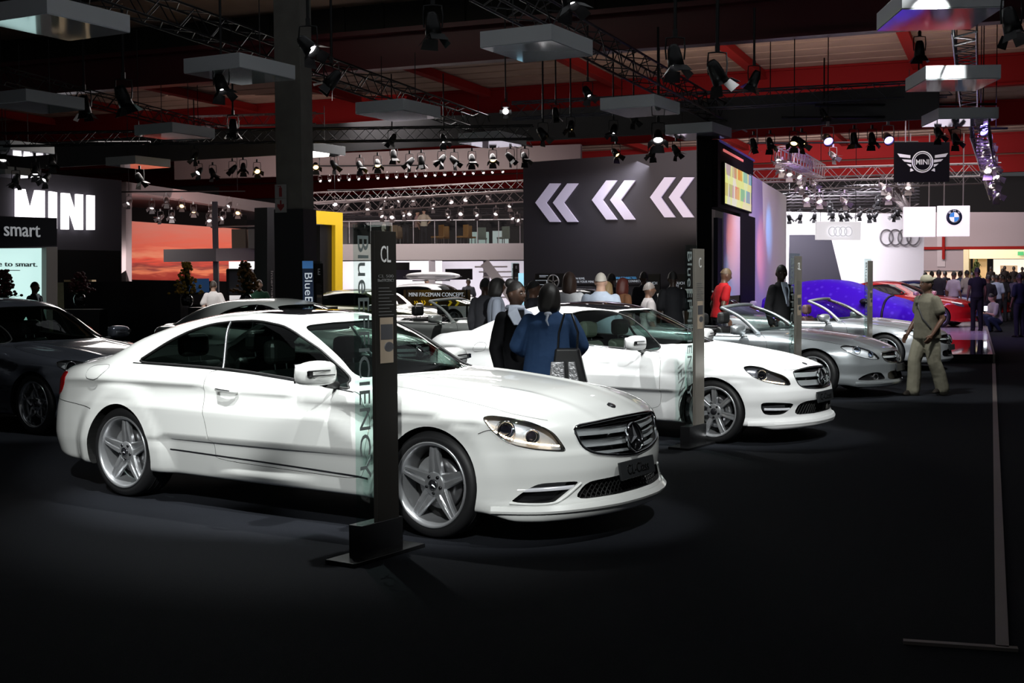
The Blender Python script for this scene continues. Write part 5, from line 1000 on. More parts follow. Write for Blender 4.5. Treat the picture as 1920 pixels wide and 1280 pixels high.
def plate(root, c, n, w, h, txt, tw=.7):
    D = Vector(n).normalized(); X = Vector((-D.y, D.x, 0)).normalized(); Y = D.cross(X)
    M = Matrix.Translation(c) @ Matrix((X, Y, D)).transposed().to_4x4()
    g = empty('number_plate'); g.parent = root
    b = MB(); b.M = M; b.box((0, 0, -.008), (w, h, .016)); b.build('plate_board', mat('plate_grey', (.035, .037, .04), .35, .3), g, bevel=.004)
    if txt: text(txt, .1, mat('plate_letter', (.004, .004, .004), .3), g, M @ Matrix.Translation((0, 0, .001)), width=w*tw, height=h*.55, depth=.0015)

def front_lip(body, root, paint, z, c, arc, out=.030):
    secs = []
    for a in np.linspace(math.radians(arc[0]), math.radians(arc[1]), 60):
        d = np.array([math.cos(a), math.sin(a), 0]); q, ok = body.hit([(c[0]+d[0]*1.3, c[1]+d[1]*1.3, z+.02)], -d, 0, 1.2)
        if not ok[0]: continue
        q = q[0]; g = body.grad(q[None])[0]; g[2] = 0; g /= np.linalg.norm(g); g = g*.6+np.array([1, 0, 0])*.4*max(0, d[0])
        secs.append([q-g*.03+[0, 0, .022], q+g*.004+[0, 0, .016], q+g*out+[0, 0, -.010], q+g*(out-.004)+[0, 0, -.024], q-g*.04+[0, 0, -.030]])
    vs = [tuple(v) for s_ in secs for v in s_]; m = 5; b = MB()
    b._add(vs, [(i*m+j, i*m+(j+1) % m, (i+1)*m+(j+1) % m, (i+1)*m+j) for i in range(len(secs)-1) for j in range(m)]+[tuple(range(m)), tuple(len(vs)-1-k for k in range(m))])
    o = b.build('front_lip', paint, root); o.data.polygons.foreach_set('use_smooth', [True]*len(o.data.polygons)); o.data.set_sharp_from_angle(angle=math.radians(35))
def sym(p): return p+[(a, -b, c) for a, b, c in p[::-1] if abs(b) > 1e-6]
def steering(root, x, y, z):
    b = MB(); b.M = Matrix.Translation((x, y, z)) @ Matrix.Rotation(math.radians(-25), 4, 'Y'); b.lathe([(.17, 0), (.185, .012), (.19, 0), (.185, -.012)], 32, 'X', close=True); b.box((0, 0, 0), (.03, .30, .05)); b.build('steering_wheel', mat('black_leather'), root)
def coupe(bodyname, loc, heading, label, paint, win, ws, rw, hood, door, head, gr, si, ci, cfg):
    """closed car assembled from outlines; cfg holds the differences"""
    root = empty('car', loc, heading, label, 'car'); wsd = (-.45, 0, -.89); rwd = (.4, 0, -.92); fx = (-1, 0, 0); hd = cfg.get('hd', (-.72, .66, -.05)); sd = (-.8, .6, 0)
    sp = dict(body=bodyname, paint=paint, n=cfg.get('n', (110, 44, 40)), glass_cuts=[(win, SIDE, .16), (ws, wsd, .14), (rw, rwd, .14)],
        pockets=[(head, hd, .09), (gr, fx, .07), (si, sd, .06), (ci, fx, .06)], panels=[('door', door, SIDE, .10), ('bonnet', hood, (0, 0, -1), .03)],
        handle=cfg['handle'], panes=[('windscreen', ws, wsd, False), ('rear_window', rw, rwd, False)])
    o, body = build_car(sp, root); P = CAR[bodyname]
    gm = glass('car_glass', (.72, .80, .77), 1.5); bk = blackmat(); ch = chrome(); w0 = min(p[0] for p in win); w1 = max(p[0] for p in win)
    for mr in (False, True):
        s = -1 if mr else 1; q = pmir if mr else (lambda p: p)
        patch(body, 'door_window', q(win), (0, s, 0), -.006, .005, gm, root, rings=10)
        seam(body, 'window_seal', q(win), (0, s, 0), .008, bk, root, closed=True)
        seam(body, 'belt_trim', q(cfg['belt']), (0, s, 0), .006, ch, root)
        if 'pillar' in cfg: seam(body, 'pillar_strip', q(cfg['pillar']), (0, s, 0), .014, blackgloss(), root)
        patch(body, 'tail_lamp', q(cfg['tail']), (.75, .66*s, 0), .004, .02, mat('tail_red', (.35, .004, .006), .12, 0, .8), root)
        patch(body, 'intake_back', q(si), (-.8, .6*s, 0), -.05, .004, blackgloss(), root, grow=-.002)
        if 'drl' in cfg: seam(body, 'daytime_lamp', q(cfg['drl']), (-.8, .6*s, 0), .012, mat('led_bar', (.8, .8, .85), .15, .6, emit=(.9, .95, 1), es=.25), root, off=-.010)
        mx = cfg['mirror']; add_mirror(root, mx[0]-(.2 if mr else 0), s*-mx[1], mx[2], paint, s)
    for y in (-.36, .36):
        make_seat(root, cfg['seats'][0], y, .31, cfg.get('leather') or mat('black_leather', (.012, .012, .012), .38)); make_seat(root, cfg['seats'][1], y, .34, cfg.get('leather') or mat('black_leather'), w=.54)
    dx = cfg['dash']; b = MB(); b.prism([(dx, .5), (dx, .90), (dx-.18, .925), (dx-.40, .87), (dx-.48, .75), (dx-.4, .5)], -.72, .72, 'XZ'); b.build('dashboard', cfg.get('dashm') or mat('dash_grey', (.10, .12, .125), .6), root, bevel=.02)
    steering(root, dx-.60, -.36, .78)
    lamp(body, root, head, hd, .08, proj=cfg['proj'], led=cfg.get('led'), housing=cfg.get('housing'), led_es=1.)
    patch(body, 'grille_back', gr, fx, -.058, .004, blackgloss(), root, grow=-.002)
    gq = empty('grille'); gq.parent = root; seam(body, 'grille_frame', gr, fx, .007, ch, gq, closed=True)
    for z, hw, hh in cfg['slats']:
        pl = [(.8, -hw, z-hh), (.8, -hw, z+hh+.004), (.8, 0, z+hh-.012), (.8, hw, z+hh+.004), (.8, hw, z-hh), (.8, 0, z-hh-.012)]
        patch(body, 'slat', pl, fx, -.010, .02, mat('satin_silver', (.62, .66, .68), .25, .9), gq, it=0)
    add_star_badge(root, cfg['star'], (.97, 0, .18), .088)
    b = MB(); b.M = Matrix.Translation(cfg['emblem']) @ Matrix.Rotation(math.radians(20), 4, 'Y'); b.lathe([(0, .006), (.026, .004), (.029, -.01)], 20, 'Z'); b.build('bonnet_emblem', mat('cap_black', (.015, .015, .018), .25, 0, .5), root)
    patch(body, 'intake_back', ci, fx, -.045, .004, blackgloss(), root, grow=-.002)
    zz = [p[2] for p in ci]; yy = max(p[1] for p in ci); b = MB()
    for k in range(-12, 13):
        pts = [(.8, k*.045-.05+t*.1, min(zz)+(max(zz)-min(zz))*t) for t in (0, .5, 1)]; pts = [p for p in pts if abs(p[1]) < yy-.06]
        if len(pts) > 1: L = line_on(body, pts, fx, -.03, smooth=0); (len(L) > 1) and b.tube(L, .005, 4)
    b.build('lower_grille', mat('grille_plastic', (.02, .02, .02), .4), root)
    pc = cfg['plate']; plate(root, pc, (.98, 0, .12), .44, .11, cfg['ptxt'], .7)
    if 'roofglass' in cfg: patch(body, 'roof_glass', cfg['roofglass'], (0, 0, -1), .002, .01, mat('roof_black', (.01, .01, .012), .06, 0, 1.), root, rings=12)
    seam(body, 'fuel_flap', cfg['fuel'], SIDE, .0025, mat('strip_grey', (.25, .26, .27), .3, .8), root, closed=True)
    if 'badge' in cfg:
        b = MB(); b.box(cfg['badge'], (.09, .012, .022)); b.build('wing_badge', mat('strip_dark', (.06, .06, .07), .3, .7), root, bevel=.004)
    st = cfg['wheel']; tw = cfg.get('track', .755)
    for wx in (0, -P['wb']):
        for s in (-1, 1): make_wheel(P['wz'], cfg['rim'], .23, st, cfg.get('rimm') or mat('wheel_silver', (.55, .56, .58), .22, .9), root, (wx, s*tw, P['wz']), s)
    front_lip(body, root, paint, .20, (.2, 0), (-79, 79), .02)
    b = MB(); b.box((-P['wb']/2, 0, .24), (1.95, 1.4, .06)); b.build('underbody', mat('underbody_black', (.006, .006, .006), .8), root)
    return root, body

CAR['cl'].update(xr=-4.4, xf=1.2, hw=.96, zt=1.45, cabin=(-3.35, -.45, .26))
def car_cl():
    paint = mat('pearl_white', (.80, .81, .79), .28, 0, 1.)
    root = empty('car', (-.0068, 8.6254, 0), -.589, 'large white coupe nearest the camera, five-spoke wheels and a three-slat grille', 'car')
    win = [(-2.93, -.79, 1.022), (-2.79, -.755, 1.101), (-2.628, -.713, 1.192), (-2.442, -.667, 1.271), (-2.25, -.631, 1.320), (-2.046, -.611, 1.342), (-1.80, -.588, 1.350), (-1.519, -.6, 1.312), (-1.216, -.653, 1.182), (-1.043, -.682, 1.082), (-.86, -.74, .975), (-.70, -.85, .915), (-.80, -.87, .921), (-1.241, -.856, .963), (-1.603, -.841, .990), (-1.936, -.828, 1.008), (-2.456, -.816, 1.020)]
    ws = [(-.535, 0, .99), (-.60, -.305, .99), (-.70, -.53, .988), (-.76, -.64, .985), (-.86, -.645, 1.02), (-1.025, -.60, 1.10), (-1.238, -.574, 1.219), (-1.44, -.535, 1.314), (-1.37, -.36, 1.329), (-1.32, -.17, 1.335)]
    ws = ws+[(a, -b, c) for a, b, c in ws[:0:-1]]
    rw = [(-2.66, 0, 1.37), (-2.72, -.3, 1.36), (-2.80, -.46, 1.33), (-3.05, -.52, 1.25), (-3.40, -.58, 1.13), (-3.52, -.3, 1.1), (-3.56, 0, 1.1)]
    rw = rw+[(a, -b, c) for a, b, c in rw[-2:0:-1]]
    wsd = (-.45, 0, -.89); rwd = (.4, 0, -.92)
    hood = [(-.60, -.66, .99), (-.553, -.735, .949), (-.145, -.766, .913), (.298, -.790, .851), (.50, -.775, .80), (.66, -.69, .75), (.79, -.555, .728), (.84, -.40, .74), (.865, -.2, .745), (.875, 0, .75)]
    hoodp = [(-.50, 0, .99), (-.54, -.35, .99)]+hood; hoodp = hoodp+[(a, -b, c) for a, b, c in hood[-2::-1]]+[(-.54, .35, .99)]
    door = [(-2.065, -.83, 1.000), (-2.046, -.925, .88), (-2.022, -.954, .748), (-1.975, -.97, .62), (-1.932, -.93, .42), (-1.93, -.91, .365), (-1.2, -.93, .345), (-.58, -.93, .33), (-.53, -.93, .42), (-.50, -.93, .60), (-.52, -.92, .78), (-.60, -.90, .895), (-.75, -.87, .905), (-1.2, -.86, .955), (-1.7, -.84, .985)]
    head = [(.377, -.889, .787), (.421, -.86, .800), (.514, -.822, .79), (.62, -.75, .765), (.70, -.70, .73), (.76, -.665, .69), (.81, -.62, .60), (.81, -.62, .578), (.74, -.715, .590), (.68, -.77, .600), (.60, -.835, .622), (.525, -.869, .653), (.445, -.895, .720)]
    hd = (-.72, .66, -.05)
    gr = [(.80, -.545, .722), (.864, -.317, .738), (.90, 0, .745), (.864, .317, .738), (.80, .545, .722), (.855, .50, .60), (.885, .43, .55), (.93, .2, .515), (.955, 0, .500), (.93, -.2, .515), (.885, -.43, .55), (.855, -.50, .60)]
    si = [(.56, -.868, .278), (.607, -.849, .315), (.647, -.82, .352), (.711, -.769, .392), (.80, -.66, .392), (.86, -.52, .386), (.83, -.60, .34), (.80, -.66, .30), (.77, -.70, .270)]
    ci = [(.845, -.575, .276), (.876, -.474, .376), (.93, -.30, .382), (.96, 0, .39), (.93, .30, .382), (.876, .474, .376), (.845, .575, .276), (.93, .3, .272), (.955, 0, .272), (.93, -.3, .272)]
    fx = (-1, 0, 0)
    sp = dict(body='cl', paint=paint, n=(150, 56, 50),
        glass_cuts=[(win, SIDE, .16), (ws, wsd, .14), (rw, rwd, .14)],
        pockets=[(head, hd, .09), (gr, fx, .07), (si, (-.8, .6, 0), .07), (ci, fx, .07)],
        panels=[('door', door, SIDE, .10), ('bonnet', hoodp, (0, 0, -1), .03)], handle=(-1.80, .865),
        panes=[('windscreen', ws, wsd, False), ('rear_window', rw, rwd, False)])
    o, body = build_car(sp, root)
    gm = glass('car_glass', (.72, .80, .77), 1.5); bk = blackmat(); ch = chrome()
    wr = [(-2.93, -.79, 1.022), (-2.79, -.755, 1.101), (-2.628, -.713, 1.192), (-2.442, -.667, 1.271), (-2.25, -.631, 1.320), (-2.085, -.611, 1.342), (-1.955, -.828, 1.008), (-2.456, -.816, 1.020)]
    wf = [(-2.06, -.611, 1.342), (-1.80, -.588, 1.350), (-1.519, -.6, 1.312), (-1.216, -.653, 1.182), (-1.043, -.682, 1.082), (-.86, -.74, .975), (-.70, -.85, .915), (-1.241, -.856, .963), (-1.603, -.841, .990), (-1.93, -.828, 1.008)]
    for mr in (False, True):
        s = -1 if mr else 1; q = pmir if mr else (lambda p: p)
        patch(body, 'quarter_window', q(wr), (0, s, 0), -.006, .005, gm, root, it=1); patch(body, 'door_window', q(wf), (0, s, 0), -.006, .005, gm, root, rings=10, it=1)
        seam(body, 'window_seal', q(win), (0, s, 0), .009, bk, root, closed=True)
        seam(body, 'pillar_strip', q([(-2.075, -.62, 1.335), (-1.945, -.83, 1.008)]), (0, s, 0), .010, mat('strip_grey', (.25, .26, .27), .3, .8), root)
        seam(body, 'belt_trim', q([(-2.95, -.80, 1.016), (-2.456, -.82, 1.010), (-1.936, -.83, .998), (-1.603, -.84, .980), (-1.241, -.86, .953), (-.80, -.87, .912), (-.66, -.88, .898)]), (0, s, 0), .0065, ch, root)
        seam(body, 'side_moulding', q([(-2.40, -.92, .405), (-1.96, -.92, .392), (-1.4, -.92, .378), (-.75, -.92, .356), (-.5, -.92, .345)]), (0, s, 0), .006, mat('strip_dark', (.06, .06, .07), .3, .7), root)
        seam(body, 'bumper_seam', q([(.36, -.90, .69), (.42, -.89, .715), (.47, -.88, .715)]), (-.3*1, s, 0), .0025, bk, root)
        seam(body, 'bumper_seam', q([(-3.30, -.92, .66), (-3.42, -.90, .67), (-3.7, -.84, .69), (-3.85, -.78, .70)]), (.2, s, 0), .0025, bk, root)
        tl = [(-3.66, -.84, .93), (-3.80, -.72, .93), (-3.95, -.5, .90), (-3.97, -.5, .74), (-3.90, -.66, .72), (-3.80, -.80, .74), (-3.68, -.84, .86)]
        patch(body, 'tail_lamp', q(tl), (.75, .66*s, 0), .006, .02, mat('tail_red', (.35, .004, .006), .12, 0, .8), root)
        # side intake: dark grid with a lit bar
        patch(body, 'intake_back', q(si), (-.8, .6*s, 0), -.06, .004, blackgloss(), root, grow=-.002)
        seam(body, 'daytime_lamp', q([(.62, -.85, .350), (.72, -.77, .352), (.86, -.57, .352)]), (-.8, .6*s, 0), .013, mat('led_bar', (.8, .8, .85), .15, .6, emit=(.9, .95, 1), es=.25), root, off=-.012)
        seam(body, 'intake_lip', q([(.56, -.87, .272), (.66, -.80, .266), (.78, -.69, .264), (.82, -.62, .30), (.87, -.52, .372)]), (-.8, .6*s, 0), .009, paint, root)
        add_mirror(root, -.83-(.52 if mr else 0), s*-.95, 1.03-(.03 if mr else 0), paint, s, sc=1.08)
        seat_y = .38*s
    for y in (-.38, .38): make_seat(root, -1.55, y, .33, mat('black_leather', (.012, .012, .012), .38), hr=True)
    for y in (-.36, .36): make_seat(root, -2.50, y, .36, mat('black_leather', (.012, .012, .012), .38), w=.56)
    b = MB(); b.prism([(-.62, .5), (-.62, .93), (-.80, .955), (-1.02, .90), (-1.10, .78), (-1.0, .5)], -.78, .78, 'XZ'); b.build('dashboard', mat('dash_dark', (.02, .022, .025), .5), root, bevel=.02)
    b = MB(); b.M = Matrix.Translation((-1.22, -.38, .80)) @ Matrix.Rotation(math.radians(-25), 4, 'Y'); b.lathe([(.17, 0), (.185, .012), (.19, 0), (.185, -.012)], 32, 'X', close=True); b.box((0, 0, 0), (.03, .30, .05)); b.build('steering_wheel', mat('black_leather'), root)
    lamp(body, root, head, hd, .09, proj=[((.52, -.84, .715), .048), ((.66, -.76, .675), .038)], led=[(.41, -.89, .768), (.45, -.89, .722), (.50, -.872, .690), (.56, -.85, .662), (.63, -.81, .644), (.70, -.75, .628), (.76, -.68, .618), (.79, -.65, .613)])
    # grille
    patch(body, 'grille_back', gr, fx, -.062, .004, blackgloss(), root, grow=-.002)
    gq = empty('grille'); gq.parent = root
    seam(body, 'grille_frame', gr, fx, .010, ch, gq, closed=True)
    for i, (z, hw) in enumerate(((.680, .525), (.608, .49), (.545, .40))):
        hh = .019 if i < 2 else .006
        pl = [(.9, -hw, z-hh), (.9, -hw, z+hh+.004), (.9, 0, z+hh-.012), (.9, hw, z+hh+.004), (.9, hw, z-hh), (.9, 0, z-hh-.012)]
        patch(body, 'slat', pl, fx, -.022, .02, mat('satin_silver', (.62, .66, .68), .3, .6), gq, it=0)
        if i < 2: seam(body, 'slat_edge', [(.9, -hw, z+hh+.004), (.9, 0, z+hh-.012), (.9, hw, z+hh+.004)], fx, .004, ch, gq, off=-.012)
    add_star_badge(root, (.958, 0, .612), (.97, 0, .22), .098)
    b = MB(); b.M = Matrix.Translation((.79, 0, .810)) @ Matrix.Rotation(math.radians(24), 4, 'Y'); b.lathe([(0, .006), (.028, .004), (.031, -.01)], 24, 'Z'); b.build('bonnet_emblem', mat('cap_black', (.015, .015, .018), .25, 0, .5), root)
    patch(body, 'intake_back', ci, fx, -.055, .004, blackgloss(), root, grow=-.002)
    b = MB()
    for k in range(-15, 16):
        for sg in (-1, 1):
            pts = [(.9, k*.042+sg*t*.11-sg*.055, .272+.112*t) for t in (0, .5, 1)]
            pts = [p for p in pts if abs(p[1]) < .575-(p[2]-.272)*.9]
            if len(pts) > 1: L = line_on(body, pts, fx, -.03, smooth=0); (len(L) > 1) and b.tube(L, .004, 4)
    b.build('lower_grille', mat('grille_plastic', (.02, .02, .02), .4), root)
    b = MB(); [b.ball((x, y, z), (.008, .008, .008), 8, 5) for x, y, z in ((.50, -.872, .52), (.50, .872, .52))]; b.build('parking_sensor', mat('strip_grey', (.25, .26, .27), .3, .8), root)
    plate(root, (.985, 0, .415), (.985, 0, .17), .46, .115, 'CL-Class', .62)
    rg = [(-1.62, -.40, 1.39), (-1.56, -.2, 1.40), (-1.54, 0, 1.40), (-1.56, .2, 1.40), (-1.62, .40, 1.39), (-2.2, .42, 1.40), (-2.24, 0, 1.41), (-2.2, -.42, 1.40)]
    patch(body, 'roof_glass', rg, (0, 0, -1), .002, .01, mat('roof_black', (.01, .01, .012), .06, 0, 1.), root)
    seam(body, 'fuel_flap', [(-3.42, -.80, .985), (-3.22, -.80, 1.0), (-3.16, -.8, .97), (-3.26, -.9, .88), (-3.40, -.88, .89)], SIDE, .0022, mat('strip_grey'), root, closed=True)
    for (wx, s, st) in ((0, -1, .0), (0, 1, .0), (-2.955, -1, 0), (-2.955, 1, 0)):
        make_wheel(.343, .262, .25, dict(n=5, tip=.056, root=.115, groove=.014), mat('wheel_silver', (.60, .61, .63), .28, .75), root, (wx, s*.795, .343), s, cap='star')
    front_lip(body, root, paint, .215, (.3, 0), (-80, 80))
    b = MB(); b.box((-1.5, 0, .25), (2.2, 1.5, .06)); b.build('underbody', mat('underbody_black'), root)
    return root


def car_c():
    win = [(-2.45, -.70, 1.0), (-2.30, -.67, 1.10), (-2.08, -.65, 1.19), (-1.813, -.631, 1.253), (-1.672, -.587, 1.294), (-1.5, -.54, 1.305), (-1.333, -.50, 1.285), (-1.147, -.50, 1.215), (-.964, -.54, 1.115), (-.758, -.64, .975), (-.62, -.78, .900), (-.845, -.802, .908), (-1.057, -.814, .920), (-1.348, -.807, .940), (-1.581, -.798, .955), (-2.1, -.78, .985)]
    ws = sym([(-.46, 0, .955), (-.52, -.30, .955), (-.62, -.50, .955), (-.70, -.60, .955), (-.80, -.60, 1.01), (-1.0, -.53, 1.12), (-1.2, -.47, 1.22), (-1.34, -.42, 1.28), (-1.27, -.2, 1.30), (-1.25, 0, 1.305)])
    rw = sym([(-2.45, 0, 1.34), (-2.55, -.35, 1.31), (-2.65, -.46, 1.27), (-3.12, -.52, 1.09), (-3.22, -.3, 1.08), (-3.26, 0, 1.08)])
    hood = sym([(-.42, 0, .96), (-.48, -.35, .955), (-.54, -.62, .93), (-.45, -.74, .91), (-.233, -.765, .86), (.058, -.775, .82), (.27, -.74, .78), (.42, -.66, .75), (.56, -.56, .72), (.63, -.47, .73), (.69, -.25, .745), (.72, 0, .75)])
    door = [(-1.98, -.80, .975), (-1.97, -.87, .85), (-1.98, -.88, .6), (-1.93, -.88, .45), (-1.90, -.88, .325), (-1.15, -.88, .318), (-.58, -.88, .31), (-.565, -.89, .5), (-.565, -.9, .68), (-.59, -.84, .86), (-.75, -.82, .895), (-1.3, -.81, .93)]
    head = [(.277, -.781, .764), (.317, -.716, .775), (.407, -.663, .762), (.50, -.655, .725), (.61, -.57, .678), (.66, -.54, .63), (.675, -.535, .582), (.60, -.655, .597), (.50, -.745, .625), (.40, -.80, .668), (.325, -.809, .725)]
    gr = sym([(.75, 0, .735), (.70, -.22, .730), (.64, -.43, .715), (.645, -.47, .66), (.68, -.44, .585), (.72, -.37, .545), (.78, -.15, .530), (.80, 0, .525)])
    si = [(.47, -.792, .425), (.58, -.69, .425), (.71, -.52, .405), (.68, -.56, .352), (.63, -.64, .302), (.50, -.77, .302), (.47, -.79, .36)]
    ci = sym([(.80, 0, .42), (.74, -.44, .42), (.70, -.53, .292), (.78, -.25, .285), (.8, 0, .285)])
    return coupe('c', (2.467, 13.1, 0), -.589, 'white coupe with black glass roof and seven-spoke wheels, parked behind the nearest white coupe', mat('polar_white', (.82, .82, .80), .3, 0, 1.),
        win, ws, rw, hood, door, head, gr, si, ci, dict(n=(125, 48, 44), handle=(-1.72, .80),
        belt=[(-2.46, -.71, .993), (-2.1, -.78, .975), (-1.58, -.8, .945), (-1.06, -.81, .91), (-.62, -.79, .89)], pillar=[(-1.86, -.63, 1.24), (-1.74, -.79, .965)],
        tail=[(-3.50, -.84, .93), (-3.64, -.70, .93), (-3.76, -.5, .92), (-3.78, -.5, .78), (-3.70, -.66, .74), (-3.58, -.80, .76), (-3.5, -.84, .84)],
        drl=[(.50, -.77, .358), (.58, -.69, .355), (.68, -.56, .352)], mirror=(-.80, .90, .985), seats=(-1.45, -2.3), dash=-.55, leather=mat('tan_grey_leather', (.20, .19, .16), .5),
        proj=[((.46, -.735, .69), .045)], led=[(.42, -.80, .650), (.50, -.745, .632), (.58, -.67, .615), (.64, -.60, .602)], housing=mat('reflector_dark', (.16, .16, .18), .25, .5),
        slats=[(.675, .46, .020), (.595, .42, .024)], star=(.80, 0, .635), emblem=(.62, 0, .765), plate=(.845, 0, .445), ptxt='C-Class',
        roofglass=sym([(-1.29, 0, 1.34), (-1.31, -.22, 1.33), (-1.37, -.42, 1.32), (-1.55, -.50, 1.33), (-1.9, -.53, 1.35), (-2.3, -.50, 1.33), (-2.36, -.2, 1.35), (-2.38, 0, 1.36)]),
        fuel=[(-2.871, -.84, .945), (-2.727, -.84, .940), (-2.741, -.87, .85), (-2.929, -.86, .835)], badge=(-.30, -.884, .55),
        wheel=dict(n=7, tip=.062, root=.044, groove=.003), rim=.241, rimm=mat('wheel_silver', (.60, .61, .63), .28, .75)))[0]
def car_e(label, loc, paint):
    win = [(-2.65, -.70, 1.045), (-2.50, -.67, 1.15), (-2.28, -.65, 1.27), (-1.95, -.631, 1.35), (-1.672, -.60, 1.365), (-1.45, -.58, 1.32), (-1.2, -.58, 1.21), (-.95, -.62, 1.09), (-.72, -.78, .955), (-1.0, -.82, .955), (-1.5, -.82, .975), (-2.1, -.80, 1.01)]
    ws = sym([(-.50, 0, .985), (-.56, -.32, .985), (-.66, -.56, .985), (-.74, -.66, .985), (-.86, -.64, 1.05), (-1.1, -.58, 1.19), (-1.34, -.52, 1.30), (-1.44, -.48, 1.34), (-1.36, -.2, 1.365), (-1.34, 0, 1.37)])
    rw = sym([(-2.75, 0, 1.40), (-2.82, -.4, 1.37), (-3.30, -.55, 1.16), (-3.42, -.3, 1.12), (-3.46, 0, 1.12)])
    hood = sym([(-.46, 0, .985), (-.52, -.38, .985), (-.58, -.66, .96), (-.48, -.78, .93), (-.25, -.80, .89), (.05, -.80, .86), (.32, -.76, .82), (.48, -.66, .80), (.62, -.50, .78), (.68, -.3, .78), (.72, 0, .785)])
    door = [(-1.75, -.80, .99), (-1.72, -.9, .8), (-1.74, -.9, .5), (-1.70, -.90, .33), (-1.15, -.88, .32), (-.62, -.88, .32), (-.60, -.89, .5), (-.60, -.9, .75), (-.64, -.84, .91), (-.8, -.82, .925), (-1.3, -.81, .96)]
    head = [(.30, -.82, .79), (.36, -.76, .81), (.46, -.68, .80), (.58, -.60, .765), (.70, -.50, .70), (.75, -.46, .63), (.68, -.58, .63), (.58, -.70, .65), (.45, -.80, .70), (.34, -.83, .75)]
    gr = sym([(.80, 0, .775), (.76, -.22, .772), (.70, -.40, .755), (.72, -.42, .70), (.76, -.38, .60), (.82, -.2, .555), (.85, 0, .545)])
    si = [(.52, -.80, .40), (.64, -.69, .40), (.76, -.52, .39), (.74, -.56, .32), (.66, -.66, .29), (.54, -.79, .29)]
    ci = sym([(.86, 0, .41), (.80, -.42, .41), (.77, -.5, .29), (.84, -.25, .28), (.86, 0, .28)])
    return coupe('e', loc, -.589, label, paint, win, ws, rw, hood, door, head, gr, si, ci, dict(n=(90, 36, 36), handle=(-1.55, .85),
        belt=[(-2.66, -.71, 1.035), (-2.1, -.78, 1.0), (-1.5, -.8, .965), (-.72, -.79, .945)], pillar=[(-1.72, -.60, 1.36), (-1.62, -.80, .975)],
        tail=[(-3.66, -.84, .95), (-3.80, -.72, .95), (-3.95, -.5, .93), (-3.97, -.5, .78), (-3.88, -.66, .74), (-3.76, -.80, .76), (-3.66, -.84, .84)],
        drl=[(.56, -.77, .345), (.64, -.69, .345), (.73, -.57, .345)], mirror=(-.86, .93, 1.02), seats=(-1.55, -2.45), dash=-.6,
        proj=[((.44, -.74, .74), .05), ((.62, -.57, .69), .035)], slats=[(.70, .40, .02), (.63, .38, .02)], star=(.845, 0, .665), emblem=(.64, 0, .805), plate=(.885, 0, .46), ptxt='',
        fuel=[(-3.07, -.84, .97), (-2.93, -.84, .96), (-2.94, -.87, .88), (-3.13, -.86, .87)], wheel=dict(n=5, tip=.028, root=.034, groove=.0, double=1, gap=1.6), rim=.241, track=.785, rimm=mat('wheel_bright', (.72, .73, .75), .18, .95)))[0]
